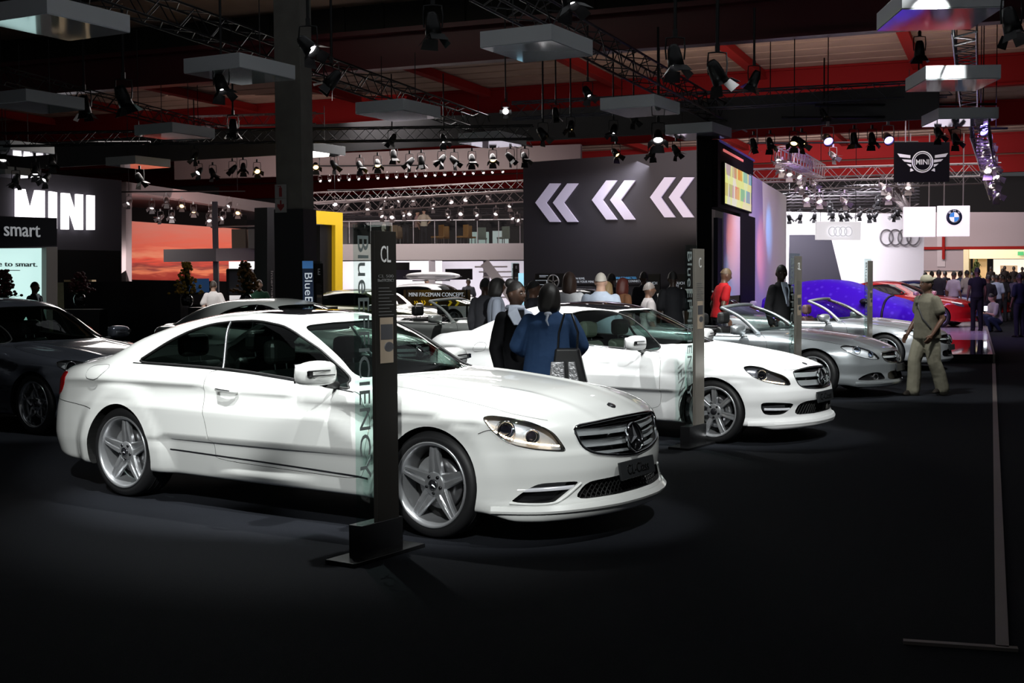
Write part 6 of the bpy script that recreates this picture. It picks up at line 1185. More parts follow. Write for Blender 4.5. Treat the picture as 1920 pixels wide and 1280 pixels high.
def roadster(label, loc, paint, slk=False, seatm=None, sc=1.):
    P = CAR['sl']; body = CarBody(P); root = empty('convertible_car', loc, -.589, label, 'car'); trim = mat('underbody_black', (.006, .006, .006), .8); fx = (-1, 0, 0); hd = (-.72, .66, -.2)
    V, f = raymesh(body.F, P['xr'], P['xf'], P['hw'], .2, P['zt'], (100, 40, 32), cz=.5); o = to_obj('body', V, f)
    head = [(.34, -.80, .70), (.37, -.73, .725), (.46, -.62, .715), (.60, -.52, .665), (.70, -.46, .60), (.765, -.42, .53), (.70, -.55, .53), (.60, -.68, .56), (.47, -.77, .61)]
    if slk: head = [(.30, -.80, .70), (.34, -.73, .725), (.50, -.60, .71), (.68, -.46, .62), (.74, -.42, .56), (.62, -.62, .57), (.48, -.76, .60)]
    gr = sym([(.84, 0, .625), (.78, -.2, .622), (.72, -.36, .615), (.72, -.38, .57), (.78, -.33, .50), (.85, -.15, .475), (.88, 0, .47)])
    si = [(.55, -.77, .262), (.64, -.68, .33), (.72, -.56, .36), (.79, -.43, .35), (.82, -.38, .29), (.82, -.38, .255), (.7, -.62, .252)]
    ci = sym([(.88, 0, .36), (.84, -.28, .36), (.83, -.33, .25), (.88, 0, .24)])
    def hole(x, y, z):
        a = np.maximum(np.maximum(np.abs(y)-(body.plan(x)-.15), x+.98), -2.05-x); return np.maximum(np.maximum(a, .32-z), z-1.3)
    V, f = raymesh(hole, -2.04, -.98, .80, .33, 1.29, (20, 16, 16), cz=.8, inset=.3); tools = [to_obj('tool', V, f, smooth=False)]
    for wx in (0., -P['wb']):
        for s in (-1, 1): b = MB(); b.lathe([(0, s*.58), (P['ar'], s*.58), (P['ar'], s*1.2), (0, s*1.2)], 56, 'Y', c=(wx, 0, P['wz']), smooth=False); tools.append(b.build('tool', [], merge=True))
    for pts, d, m in ((head, hd, 1), (gr, fx, 0), (si, (-.8, .6, 0), 1), (ci, fx, 0)):
        tools.append(tool(body, pts, d, .06))
        if m: tools.append(tool(body, pts, d, .06, mirror=True))
    cut(o, tools); drop(*tools); finish(o, body, [paint, trim], root)
    ch = chrome(); bk = blackmat(); gm = glass('car_glass', (.72, .80, .77), 1.5)
    # windscreen frame and pane
    bl, tl = [(-.92, .74, .915), (-.84, .5, .93), (-.80, 0, .94)], [(-1.50, .56, 1.215), (-1.42, .35, 1.245), (-1.39, 0, 1.255)]
    rowb = [(x, -y, z) for x, y, z in bl]+[(x, y, z) for x, y, z in bl[-2::-1]]; rowt = [(x, -y, z) for x, y, z in tl]+[(x, y, z) for x, y, z in tl[-2::-1]]
    b = MB(); vs = []; N = 8
    for k in range(N+1): t = k/N; vs += [tuple(Vector(p).lerp(Vector(q), t)+Vector((.04, 0, .02))*math.sin(PI*t)) for p, q in zip(rowb, rowt)]
    b._add(vs, [(k*5+j, k*5+j+1, (k+1)*5+j+1, (k+1)*5+j) for k in range(N) for j in range(4)], True); p_ = b.build('windscreen', gm, root, sub=1); md = p_.modifiers.new('t', 'SOLIDIFY'); md.thickness = .005
    fr = empty('windscreen_frame'); fr.parent = root
    for s in (-1, 1):
        L = [Vector((rowb[0][0]+.08, s*(.79), .86))]+[Vector((x, s*abs(y), z)) for x, y, z in [vs[k*5] for k in range(N+1)]]
        b = MB(); b.tube(L, [.040]+[.030-.001*k for k in range(N+1)], 10); b.build('pillar', paint, fr)
        b = MB(); b.tube([v+Vector((-.03, -s*.02, -.005)) for v in L[1:]], .014, 8); b.build('pillar_seal', bk, fr)
    b = MB(); b.tube([Vector(vs[N*5+j]) for j in range(5)], .027, 10); b.build('header', paint, fr, sub=1)
    for mr in (False, True):
        s = -1 if mr else 1; q = pmir if mr else (lambda p: p)
        seam(body, 'door_seam', q([(-.96, -.88, .90), (-.74, -.9, .84), (-.66, -.905, .75), (-.66, -.91, .5), (-.70, -.9, .30)]), (0, s, 0), .003, bk, root)
        seam(body, 'bonnet_seam', q([(-.45, -.80, .87), (-.1, -.80, .84), (.25, -.76, .79), (.42, -.66, .75)]), (0, 0, -1), .003, bk, root)
        seam(body, 'door_trim', q([(-.98, -.84, .905), (-1.2, -.85, .905), (-2.1, -.85, .925)]), (0, 0, -1), .008, bk, root)
        if slk: seam(body, 'bumper_trim', q([(.60, -.74, .48), (.72, -.6, .475), (.80, -.45, .47)]), (-.8, .6*s, 0), .006, ch, root)
        patch(body, 'intake_back', q(si), (-.8, .6*s, 0), -.05, .004, blackgloss(), root, grow=-.002)
        D = Vector((-.8, .6*s, 0)).normalized()
        if not slk:
            h, ok = body.hit([(.74-D.x*.6, -.50*s-D.y*.6, .295)], tuple(D), 0, 1.2); b = MB(); b.M = Matrix.Translation(Vector(h[0])+D*.02) @ D.to_track_quat('Y', 'Z').to_matrix().to_4x4()
            b.lathe([(.03, .0), (.05, -.004), (.055, .02), (.03, .03)], 24, 'Y', close=True); b.build('fog_lamp', ch, root)
        add_mirror(root, -1.06 if s == 1 else -1.2, s*-.90, .92, paint, s, slots=False)
        patch(body, 'tail_lamp', q([(-3.1, -.84, .80), (-3.25, -.72, .82), (-3.4, -.5, .80), (-3.42, -.5, .70), (-3.25, -.72, .68), (-3.1, -.84, .70)]), (.75, .66*s, 0), .004, .02, mat('tail_red', (.35, .004, .006), .12, 0, .8), root)
    lamp(body, root, head, hd, .055, proj=[((.52, -.65, .655), .045), ((.66, -.52, .60), .035)])
    patch(body, 'grille_back', gr, fx, -.05, .004, blackgloss(), root, grow=-.002); gq = empty('grille'); gq.parent = root; seam(body, 'grille_frame', gr, fx, .008, ch, gq, closed=True)
    patch(body, 'slat', [(.8, -.37, .545), (.8, -.37, .57), (.8, 0, .56), (.8, .37, .57), (.8, .37, .545), (.8, 0, .535)], fx, -.01, .02, mat('satin_silver', (.62, .66, .68), .25, .9), gq, it=0)
    add_star_badge(root, (.88, 0, .55), (.96, 0, .28), .082)
    patch(body, 'intake_back', ci, fx, -.05, .004, blackgloss(), root, grow=-.002)
    plate(root, (.925, 0, .405), (.98, 0, .12), .36, .10, '', .7)
    sm = seatm or mat('black_leather', (.012, .012, .012), .38)
    for y in (-.38, .38): make_seat(root, -1.62, y, .26, sm)
    b = MB(); b.prism([(-.90, .5), (-.90, .91), (-1.02, .92), (-1.15, .84), (-1.18, .5)], -.70, .70, 'XZ'); b.build('dashboard', mat('dash_dark', (.02, .022, .025), .5), root, bevel=.02); steering(root, -1.30, -.38, .80)
    b = MB(); b.box((-2.0, 0, .82), (.12, 1.3, .12)); b.build('wind_deflector', blackmat(), root, bevel=.02)
    for wx in (0, -P['wb']):
        for s in (-1, 1): make_wheel(P['wz'], .235, .24, dict(n=5, tip=.085, root=.10, groove=.006), mat('wheel_silver', (.60, .61, .63), .28, .75), root, (wx, s*.785, P['wz']), s)
    front_lip(body, root, paint, .20, (.2, 0), (-66, 66), .015)
    b = MB(); b.box((-1.28, 0, .24), (1.8, 1.4, .06)); b.build('underbody', trim, root)
    root.scale = (sc, sc, sc); return root
def recolour(root, m_old, m_new):
    for o in [root]+list(root.children_recursive):
        if o.type == 'MESH':
            for sl in o.material_slots:
                if sl.material == m_old: sl.link = 'OBJECT'; sl.material = m_new

CAR['mini'] = derive('c', wb=2.47, wz=.31, ar=.345, flare=(.04, .04), fl0=.0,
    top=[(.80, .70), (.72, .80), (.6, .88), (.3, .94), (-.1, .97), (-.5, 1.0), (-2.6, 1.03), (-2.95, 1.02), (-3.1, .95), (-3.2, .8)],
    crown=[(.8, .12), (.3, .10), (0, .08), (-.6, .05), (-2.5, .05), (-3.2, .06)],
    plan=[(.8, .72), (.5, .80), (.2, .835), (-1.2, .845), (-2.5, .845), (-2.9, .80), (-3.2, .74)], crease=[(.9, .72), (0, .80), (-1.5, .84), (-3.2, .84)],
    nose=[(0, .60), (.2, .72), (.3, .72), (.5, .72), (.65, .70), (.78, .66), (.88, .50), (1., .2)], ndrop=[(0, 0), (.3, .02), (.55, .10), (.7, .22), (.8, .36), (1.0, .7)],
    tail=[(0, -2.95), (.3, -3.1), (.5, -3.13), (.8, -3.10), (1., -3.05), (1.2, -2.9)],
    roof=[(.3, .80), (-.3, .96), (-.48, 1.04), (-.7, 1.20), (-.9, 1.33), (-1.1, 1.40), (-1.5, 1.435), (-2.2, 1.42), (-2.7, 1.36), (-2.9, 1.22), (-3.05, 1.0), (-3.1, .8)],
    xm=-1.6, wsc=.18, rsc=.15, gside=[(0, .72), (-.8, .74), (-2.4, .73), (-3.0, .68)], tum=.30, zb=1.0, gr=-3.1, xr=-3.4, xf=1.0, hw=.88, zt=1.48, cabin=(-2.7, -.3, .26))
CAR['covered'] = derive('e', roof=[(.3, .80), (-.2, 1.0), (-.6, 1.18), (-1.1, 1.42), (-1.6, 1.56), (-2.1, 1.60), (-2.7, 1.56), (-3.2, 1.42), (-3.6, 1.20), (-4.0, .95)], kst=.35, kn=.4, kr=.45, kgb=.5, kg=.3, bottom=[(1, .02), (-4, .02)], nose=[(0, .90), (.3, .88), (.6, .82), (.8, .66), (.95, .3)],
    low=[(0, 0), (.3, -.03), (.8, -.06)], crown=[(.9, .12), (0, .14), (-3, .14), (-4.1, .2)], flare=(0, 0), tum=.35)
del CAR['mini']['ridges']; del CAR['covered']['ridges']
def simple_car(bodyname, loc, rz, label, paint, roofm=None, outl=None, wheels=True, n=(70, 30, 30), spokes=5):
    P = CAR[bodyname]; body = CarBody(P); root = empty('car', loc, rz, label, 'car'); V, f = raymesh(body.F, P['xr'], P['xf'], P['hw'], .2, P['zt'], n); o = to_obj('body', V, f); tools = []
    for wx in (0., -P['wb']):
        for s in (-1, 1): b = MB(); b.lathe([(0, s*.52), (P['ar'], s*.52), (P['ar'], s*1.2), (0, s*1.2)], 40, 'Y', c=(wx, 0, P['wz']), smooth=False); tools.append(b.build('tool', [], merge=True))
    cut(o, tools); drop(*tools); finish(o, body, [paint, mat('underbody_black', (.006, .006, .006), .8)], root)
    dg = mat('dark_glass', (.010, .012, .014), .04, 0, 1.)
    for nm, pts, d, mr in outl:
        m_ = dg if 'window' in nm or 'windscreen' in nm else {'headlamp': mat('lamp_face', (.6, .6, .62), .12, .8, 1.), 'grille': blackgloss(), 'roof_panel': roofm, 'tail_lamp': mat('tail_red', (.35, .004, .006), .12, 0, .8)}[nm]
        if m_ is None: continue
        for s in ((1, -1) if mr else (1,)):
            patch(body, nm, pts if s == 1 else pmir(pts), d if s == 1 else dmir(d), .004, .012, m_, root, step=.08)
    for s in (-1, 1):
        for wx in (0, -P['wb']): make_wheel(P['wz'], P['wz']*.74, .2, dict(n=spokes, tip=.05, root=.07), mat('wheel_silver', (.60, .61, .63), .28, .75), root, (wx, s*(P['hw']-.15), P['wz']), s)
        add_mirror(root, -.66, s*-(P['hw']-.06), 1.0, roofm or paint, s, slots=False, sc=.85)
    return root, body
MINI_OUT = [('windscreen', sym([(-.50, 0, 1.05), (-.56, -.4, 1.05), (-.62, -.58, 1.05), (-.95, -.52, 1.32), (-.98, 0, 1.34)]), (-.7, 0, -.7), False), ('side_window', [(-.85, -.7, 1.06), (-1.05, -.62, 1.30), (-1.6, -.6, 1.345), (-2.4, -.6, 1.32), (-2.75, -.6, 1.22), (-2.85, -.65, 1.06), (-1.8, -.7, 1.04)], SIDE, True),
    ('headlamp', [(.42, -.68, .84), (.55, -.55, .86), (.62, -.45, .80), (.64, -.45, .70), (.56, -.6, .66), (.46, -.70, .72)], (-.8, .6, 0), True), ('grille', sym([(.7, 0, .72), (.68, -.33, .70), (.70, -.30, .58), (.72, 0, .56)]), (-1, 0, 0), False),
    ('roof_panel', sym([(-1.12, 0, 1.4), (-1.16, -.45, 1.4), (-1.3, -.54, 1.4), (-2.4, -.54, 1.4), (-2.66, -.4, 1.35), (-2.68, 0, 1.36)]), (0, 0, -1), False)]
SEDAN_OUT = [('windscreen', sym([(-.54, 0, .96), (-.60, -.4, .96), (-.74, -.58, .97), (-1.30, -.45, 1.27), (-1.25, 0, 1.30)]), (-.5, 0, -.87), False), ('side_window', [(-.75, -.7, .96), (-1.3, -.6, 1.26), (-1.8, -.6, 1.29), (-2.4, -.6, 1.18), (-2.75, -.7, 1.0), (-1.8, -.75, .97)], SIDE, True),
    ('headlamp', [(.28, -.78, .76), (.42, -.68, .77), (.6, -.55, .68), (.62, -.55, .60), (.45, -.75, .64)], (-.72, .66, 0), True), ('grille', sym([(.75, 0, .73), (.66, -.4, .71), (.7, -.34, .56), (.8, 0, .53)]), (-1, 0, 0), False)]
def fleet():
    silver = mat('silver_paint', (.42, .45, .47), .3, .75, 1.); white = mat('polar_white')
    car_cl(); car_c()
    sl = roadster('silver open roadster with raked screen, third car of the front row beside the SL totem', (4.59, 17.75, 0), silver)
    roadster('silver open roadster, fourth of the front row, nearest the purple covered car', (7.0, 22.6, 0), mat('silver_light', (.55, .57, .60), .28, .7, 1.), slk=True, seatm=mat('seat_redgrey', (.10, .05, .05), .5))
    g = mat('grey_paint', (.105, .115, .145), .3, .6, 1.); e = car_e('dark grey saloon at the left edge with five double-spoke wheels', (-4.66, 14.2, 0), g)
    c = copy_tree(e); c.location = (-2.0, 18.1, 0); c.scale = (1, 1, .95); c['label'] = 'silver coupe behind the nearest white coupe, only its roof arch and nose seen past it'; recolour(c, g, mat('silver_warm', (.50, .52, .50), .32, .6, 1.))
    c = copy_tree(sl); c.location = (.15, 22.7, 0); c.scale = (1.08, 1.03, 1.03); c['label'] = 'grey-silver open convertible with black cabin behind the women, left of the second coupe'; recolour(c, silver, mat('silver_warm'))
    m, body = simple_car('mini', (-2.35, 31.0, 0), -.589, 'small dark green hatchback with white roof behind the totem', mat('paint_olive', (.05, .06, .012), .25, .5, 1.), mat('roof_white', (.75, .73, .74), .35, 0, 1.), MINI_OUT)
    m2, body = simple_car('mini', (-1.45, 42.5, 0), -.589, 'white tall hatchback carrying a white roof box behind the brown concept board', mat('polar_white'), mat('roof_white'), MINI_OUT); m2.scale = (1.08, 1.05, 1.08)
    p = at(811, 520, 43.6); o = empty('roof_box', (p.x, p.y, 1.62), -.589+.15, 'glossy white roof box on the tall white hatchback', 'roof box')
    b = MB(); loft_pts = [(-1.0, .10, .06), (-.95, .26, .10), (-.6, .36, .15), (.1, .38, .17), (.7, .33, .14), (1.0, .18, .07), (1.06, .05, .03)]; n = 20
    vs = [(x, w*math.copysign(abs(math.cos(a))**.7, math.cos(a)), .17+h_*math.copysign(abs(math.sin(a))**.8, math.sin(a))*(1 if math.sin(a) > 0 else .8)) for x, w, h_ in loft_pts for a in [2*PI*k/n for k in range(n)]]
    b._add(vs, [(i*n+k, i*n+(k+1) % n, (i+1)*n+(k+1) % n, (i+1)*n+k) for i in range(6) for k in range(n)]+[tuple(range(n)), tuple(6*n+k for k in range(n))], True); b.build('box_shell', mat('roof_white'), o, sub=1)
    b = MB(); b.box((0, 0, .15), (1.95, .70, .03)); b.build('box_seam', mat('strip_grey', (.25, .26, .27), .3, .8), o, bevel=.01)
    for x in (-.5, .4): b = MB(); b.bar((x, -.5, .02), (x, .5, .02), .05, .04); b.build('roof_bar', blackmat(), o)
    # concept board
    a0, a1 = at(757, 543, 35), at(882, 574, 33.6); A = Vector((a0.x, a0.y, 0)); D = (Vector((a1.x, a1.y, 0))-A).normalized(); L = (Vector((a1.x, a1.y, 0))-A).length
    o = empty('concept_board', (0, 0, 0), 0, 'brown transparent board lettered with a concept name and yellow arrows before the white-roofed cars', 'board')
    def q(px, py): return onwall(px, py, A, D)
    z1, z0 = q(800, 543)[1], q(800, 573)[1]; n_ = Vector((D.y, -D.x, 0)); M = Mfr(A+n_*.03, D)
    b = MB(); c = A+D*L/2; b.box((c.x, c.y, (z0+z1)/2), (L, .02, z1-z0), rz=math.atan2(D.y, D.x)); b.build('board_sheet', mat('board_brown', (.07, .045, .022), .15, .3, .5), o)
    for s in (.05, .95): c = A+D*L*s; b = MB(); b.bar((c.x, c.y, 0), (c.x, c.y, z1), .05); b.build('board_leg', blackmat(), o)
    u0, z_ = q(768, 552); u1, _ = q(872, 552); text('MINI PACEMAN CONCEPT.', .1, mat('letter_white'), o, M @ Matrix.Translation(((u0+u1)/2, q(820, 552)[1], 0)), width=u1-u0, height=.11, depth=.004)
    yl = mat('arrow_yellow', (.85, .55, .02), .4, emit=(1, .65, .02), es=.3)
    for i, (px_, hh, ww) in enumerate(((778, 3, 4), (782, 3, 4), (791, 4, 5), (796, 4, 5), (808, 5, 7), (816, 5, 7), (840, 6.5, 12), (854, 6.5, 12))):
        u, z = q(px_, 567); h_ = hh/2350*34; w_ = ww/2350*34; b = MB(); b.M = M @ Matrix.Translation((u, z, 0)); b.prism([(0, h_), (w_*.45, h_), (w_, 0), (w_*.45, -h_), (0, -h_), (w_*.55, 0)], 0, .01); b.build('yellow_arrow', yl, o)
    # covered car
    P = CAR['covered']; body = CarBody(P); V, f = raymesh(body.F, P['xr']-.1, P['xf'], P['hw'], .02, 1.65, (90, 40, 34), cz=.5); V = np.array(V)
    fold = .014*np.sin(V[:, 0]*23+3*np.sin(V[:, 2]*6))*np.clip((1.0-V[:, 2])*1.6, 0, 1); V[:, 1] += np.sign(V[:, 1])*np.abs(fold)*1.3
    pc = bpy.data.materials.new('violet_lit_cover'); pc.use_nodes = True; nt = pc.node_tree; bs = nt.nodes['Principled BSDF']; bs.inputs['Roughness'].default_value = .55; bs.inputs['Specular IOR Level'].default_value = .25  # violet of the coloured lamps is put into the cloth colour
    tc = nt.nodes.new('ShaderNodeTexCoord'); vo = nt.nodes.new('ShaderNodeTexVoronoi'); vo.inputs['Scale'].default_value = 5.5; rp = nt.nodes.new('ShaderNodeValToRGB'); rp.color_ramp.elements[0].position = .08; rp.color_ramp.elements[0].color = (.15, .06, .72, 1); rp.color_ramp.elements[1].position = .34; rp.color_ramp.elements[1].color = (.075, .004, .55, 1)
    nt.links.new(tc.outputs['Object'], vo.inputs['Vector']); nt.links.new(vo.outputs['Distance'], rp.inputs[0]); nt.links.new(rp.outputs[0], bs.inputs['Base Color'])
    root = empty('covered_car', (10.9, 35.0, 0), -.589, 'car hidden under a shiny cloth cover, coloured purple for the violet lamp light', 'car'); o = to_obj('cloth_cover', V, f, [pc]); o.parent = root
    b = MB(); L = line_on(body, [(-.25, 0, 1.1), (-.25, -.5, 1.1), (-.25, -.8, .9)], (0, 0, -1), .004); L += line_on(body, [(-.25, -1.0, .85), (-.25, -1.0, .3)], SIDE, .004); b.tube(L, .035, 6); b.build('strap', blackmat(), root); b = MB(); b.ball((-.75, -1.0, .98), (.13, .12, .09), 12, 8); b.build('mirror_bulge', blackmat(), root)
    # far cars
    simple_car('c', (6.15, 30.8, 0), -.589, 'white car partly seen behind the silver roadster and the suited man', mat('polar_white'), None, SEDAN_OUT)
    r, body = simple_car('c', (13.05, 37.6, .16), -.589, 'bright red car with pale roof on the platform behind the purple cover', mat('paint_red', (.60, .012, .015), .25, 0, 1.), mat('roof_pink', (.7, .45, .45), .3, 0, 1.), SEDAN_OUT+[('roof_panel', sym([(-1.45, 0, 1.4), (-1.6, -.42, 1.35), (-2.3, -.45, 1.3), (-2.5, 0, 1.35)]), (0, 0, -1), False)])
    c = copy_tree(r); c.location = (15.5, 42.2, .16); c['label'] = 'dark blue car behind the bright red one on the platform'; recolour(c, mat('paint_red'), mat('paint_blue', (.02, .03, .12), .25, .3, 1.)); recolour(c, mat('roof_pink'), mat('paint_blue'))
    c = copy_tree(r); c.location = (17.8, 47.0, .16); c['label'] = 'second red car farther back between the purple cover and the crowd'
    # dark car under the TOUCH ME wall
    c = copy_tree(m); c.location = (5.9, 35.0, 0); c.rotation_euler.z = -.3; c['label'] = 'dark small car beside the dark wall behind the grey-haired man'; c.location = (3.6, 36.6, 0); recolour(c, mat('paint_olive'), mat('paint_blackish', (.02, .02, .022), .2, .3, 1.))
    for q_ in c.children_recursive:
        if q_.type == 'MESH':
            for sl_ in q_.material_slots:
                if sl_.material == mat('roof_white'): sl_.link = 'OBJECT'; sl_.material = mat('paint_blackish')
# ---------------------------------------------------------------- flowers, plants, chairs
def vase(px, py, d, label, petal, dark=False, hgt=.62):
    p = at(px, py, d); o = empty('flower_vase', p, 0, label, 'flowers'); b = MB(); b.lathe([(0, 0), (.09, 0), (.11, .05), (.12, .14), (.09, .20), (.075, .21), (0, .21)], 20, 'Z'); b.build('vase', mat('vase_black', (.02, .018, .016), .12, .2, .5), o)
    r = random.Random(int(px)); fm = mat('petal_'+petal, {'yellow': (.50, .30, .03), 'orange': (.22, .10, .02), 'red': (.10, .015, .02)}[petal], .6); b = MB(); st = MB()
    for k in range(120):
        t = r.random(); a = r.uniform(0, 2*PI); rr = (.22*(1-t)**1.3+.06)*math.sqrt(r.random()); z = .24+t*hgt; b.ball((rr*math.cos(a)*1.3, rr*math.sin(a), z), (.034, .034, .028), 7, 5); st.tube([(0, 0, .18), (rr*math.cos(a)*.8, rr*math.sin(a)*.6, z*.7+.05), (rr*math.cos(a)*1.3, rr*math.sin(a), z)], .005, 4)
    tag(b.build('blossoms', fm, o), kind='stuff'); tag(st.build('stems', mat('stem_green', (.02, .04, .012), .7), o), kind='stuff'); return o
def extras():
    totem(at(966, 560, 47.5), 'small dark sign totem lettered E below the stairs by the dark wall', 'E', '', pb, h=2.3, w=.5, pw=.4)
    p = at(978, 530, 47); b = MB(); b.box((p.x, p.y, .95), (.24, .06, 1.9)); tag(b.build('lit_banner', mat('panel_cyan', (.3, .6, .75), .4, emit=(.35, .7, .9), es=.6)), 'narrow pale blue lit banner at the left edge of the dark wall', 'banner')
    vase(351, 573, 25.0, 'black vase with yellow flowers on the counter, left of the man in white', 'yellow'); vase(461, 572, 24.8, 'black vase with orange flowers on the counter beside the man in green', 'orange'); vase(10, 578, 24.5, 'tall dark red flower arrangement at the left edge', 'red', hgt=.5)
    p = at(150, 560, 24.6); b = MB(); b.box((p.x, p.y, .56), (.9, .5, 1.12)); tag(b.build('plinth', mat('low_black')), 'black plinth before the long partition', 'plinth'); vase(150, 572, 24.6, 'dim flower vase against the black partition', 'red', hgt=.4)
    b = MB(); p = at(1830, 500, 66); r = random.Random(3); o = empty('potted_plant', (p.x, p.y, 0), 0, 'tall green potted plant left of the lit far entrance', 'plant')
    b.lathe([(0, 0), (.25, 0), (.32, .5), (0, .5)], 16, 'Z'); b.build('pot', mat('vase_black', (.02, .018, .016), .12, .2, .5), o); b = MB()
    for k in range(60): a = r.uniform(0, 6.28); h_ = r.uniform(.8, 2.6); R_ = r.uniform(.2, .6)*(1.2-h_/3.2); b.tube([(0, 0, h_*.6), (R_*.6*math.cos(a), R_*.6*math.sin(a), h_), (R_*math.cos(a), R_*math.sin(a), h_-.15)], [.02, .045, .005], 4)
    b.build('foliage', mat('leaf_olive', (.10, .13, .02), .6), o)
    zb = onwall(800, 457.5, bA, bD)[1]; i = 0
    for px_, d, m_, t in ((735, 60, 'tan', 'far left'), (748, 61, 'tan', 'second'), (822, 60, 'orange', 'right of the leaning person'), (832, 61.5, 'orange', 'fourth'), (868, 60, 'orange', 'fifth'), (882, 61, 'orange', 'sixth'), (905, 63, 'green', 'seventh'), (945, 62, 'green', 'last before the dark wall')):
        X = (px_-960)/2350*d; o = empty('balcony_chair', (X, d, zb), random.uniform(-1, 1), 'upholstered chair on the balcony, '+t, 'chair', 'balcony chairs'); cm = mat('chair_'+m_, {'tan': (.30, .22, .14), 'orange': (.45, .24, .08), 'green': (.30, .36, .30)}[m_], .7)
        b = MB(); b.box((0, 0, .45), (.48, .48, .08)); b.build('seat', cm, o, bevel=.02); b = MB(); b.box((0, .22, .76), (.46, .06, .55)); b.build('backrest', cm, o, bevel=.02)
        for sx in (-.2, .2):
            for sy in (-.2, .2): b = MB(); b.bar((sx, sy, 0), (sx, sy, .42), .03); b.build('leg', mat('chair_leg', (.3, .3, .3), .3, .8), o)
    for px_, w_, hz_, c_, t in ((900, 36, .9, (.6, .75, .70), 'pale green lit cabinet on the balcony at the right'), (940, 30, .95, (.7, .8, .78), 'white-green lit cabinet on the balcony beside the dark wall'), (728, 30, .8, (.35, .28, .18), 'tan cabinet at the far left of the balcony')):
        X = (px_-960)/2350*66; b = MB(); b.box((X, 66, zb+hz_/2), (w_/2350*66, .5, hz_)); tag(b.build('cabinet', mat('cab_%d' % px_, c_, .5, emit=c_, es=.25)), t, 'cabinet')

# ---------------------------------------------------------------- people: one skinned surface per body, clothing and hair as parts
def loft(b, rings, n=20, c=(0, 0, 0)):
    """closed body of elliptical rings (x, y, z, rx, ry)"""
    vs = [(x+rx*math.cos(2*PI*k/n), y+ry*math.sin(2*PI*k/n), z) for x, y, z, rx, ry in rings for k in range(n)]; m = len(rings)
    b._add(vs, [(i*n+k, i*n+(k+1) % n, (i+1)*n+(k+1) % n, (i+1)*n+k) for i in range(m-1) for k in range(n)]+[tuple(range(n)), tuple((m-1)*n+k for k in range(n))], True)
def limb(b, pts, n=12):
    """rounded limb through (point, radius)"""
    P_ = [Vector(p) for p, r in pts]; R_ = [r for p, r in pts]; fp, fr = [], []
    for i in range(len(P_)-1):
        for t in (0, .25, .5, .75): fp.append(P_[i].lerp(P_[i+1], t)); fr.append(R_[i]+(R_[i+1]-R_[i])*t)
    fp.append(P_[-1]); fr.append(R_[-1]); b.tube(fp, fr, n)
    for p, r in pts: b.ball(p, (r*.995,)*3, n, 8)
def fuse(b, name, voxel, smooth=3, extra=()):
    bmesh.ops.recalc_face_normals(b.bm, faces=b.bm.faces)
    for e in extra: b.bm.from_mesh(e)
    me = bpy.data.meshes.new(name); b.bm.to_mesh(me); b.bm.free(); o = bpy.data.objects.new(name, me); COL.objects.link(o)
    r = o.modifiers.new('r', 'REMESH'); r.mode = 'VOXEL'; r.voxel_size = voxel; r.use_smooth_shade = True
    c = o.modifiers.new('c', 'SMOOTH'); c.iterations = smooth; c.factor = .5
    out = bpy.data.meshes.new_from_object(o.evaluated_get(bpy.context.evaluated_depsgraph_get())); bpy.data.objects.remove(o); bpy.data.meshes.remove(me)
    out.name = name; out.polygons.foreach_set('use_smooth', [True]*len(out.polygons)); return out
def head_mesh(c, R, yaw, pitch=0., s=1.):
    """head with brow, nose, mouth, chin and ears; local front is -Y"""
    b = MB(); b.M = Matrix.Translation(c) @ Matrix.Rotation(yaw, 4, 'Z') @ Matrix.Rotation(pitch, 4, 'X') @ Matrix.Scale(s, 4)
    n, m = 24, 18; vs = []; fs = []
    for i in range(m+1):
        t = PI*i/m; z = math.cos(t)
        for k in range(n):
            a = 2*PI*k/n; x, y = math.sin(t)*math.cos(a), math.sin(t)*math.sin(a); f = max(0, -y)
            wx = .078*(1-.20*max(0, -z)**1.5); X = x*wx; Y = y*.098; Z = z*.122
            if z < -.2 and y < 0: Y *= 1-.10*(-z-.2)
            if z < 0 and y > 0: Y *= 1-.35*(-z)
            g = lambda u, v, w: math.exp(-((x-u)/w)**2-((z-v)/w)**2)*(f > .2)
            Y -= .026*g(0, -.16, .16)+.016*g(0, -.02, .12)-.016*(g(.38, .06, .17)+g(-.38, .06, .17))+.006*(g(.35, .26, .2)+g(-.35, .26, .2))+.014*math.exp(-(x/.32)**2-((z+.52)/.10)**2)*(f > .2)+.012*math.exp(-(x/.3)**2-((z+.86)/.2)**2)*(f > .1)
            vs.append((X, Y, Z))
    for i in range(m):
        for k in range(n): fs.append((i*n+k, i*n+(k+1) % n, (i+1)*n+(k+1) % n, (i+1)*n+k))
    b._add(vs, fs, True)
    for s_ in (-1, 1): b.ball((s_*.080, .008, -.008), (.012, .024, .034), 8, 6)
    return b.mesh('head', [], merge=True)
SK = {'dark': (.075, .036, .022), 'brown': (.14, .07, .045), 'light': (.50, .30, .22), 'deep': (.035, .018, .012)}
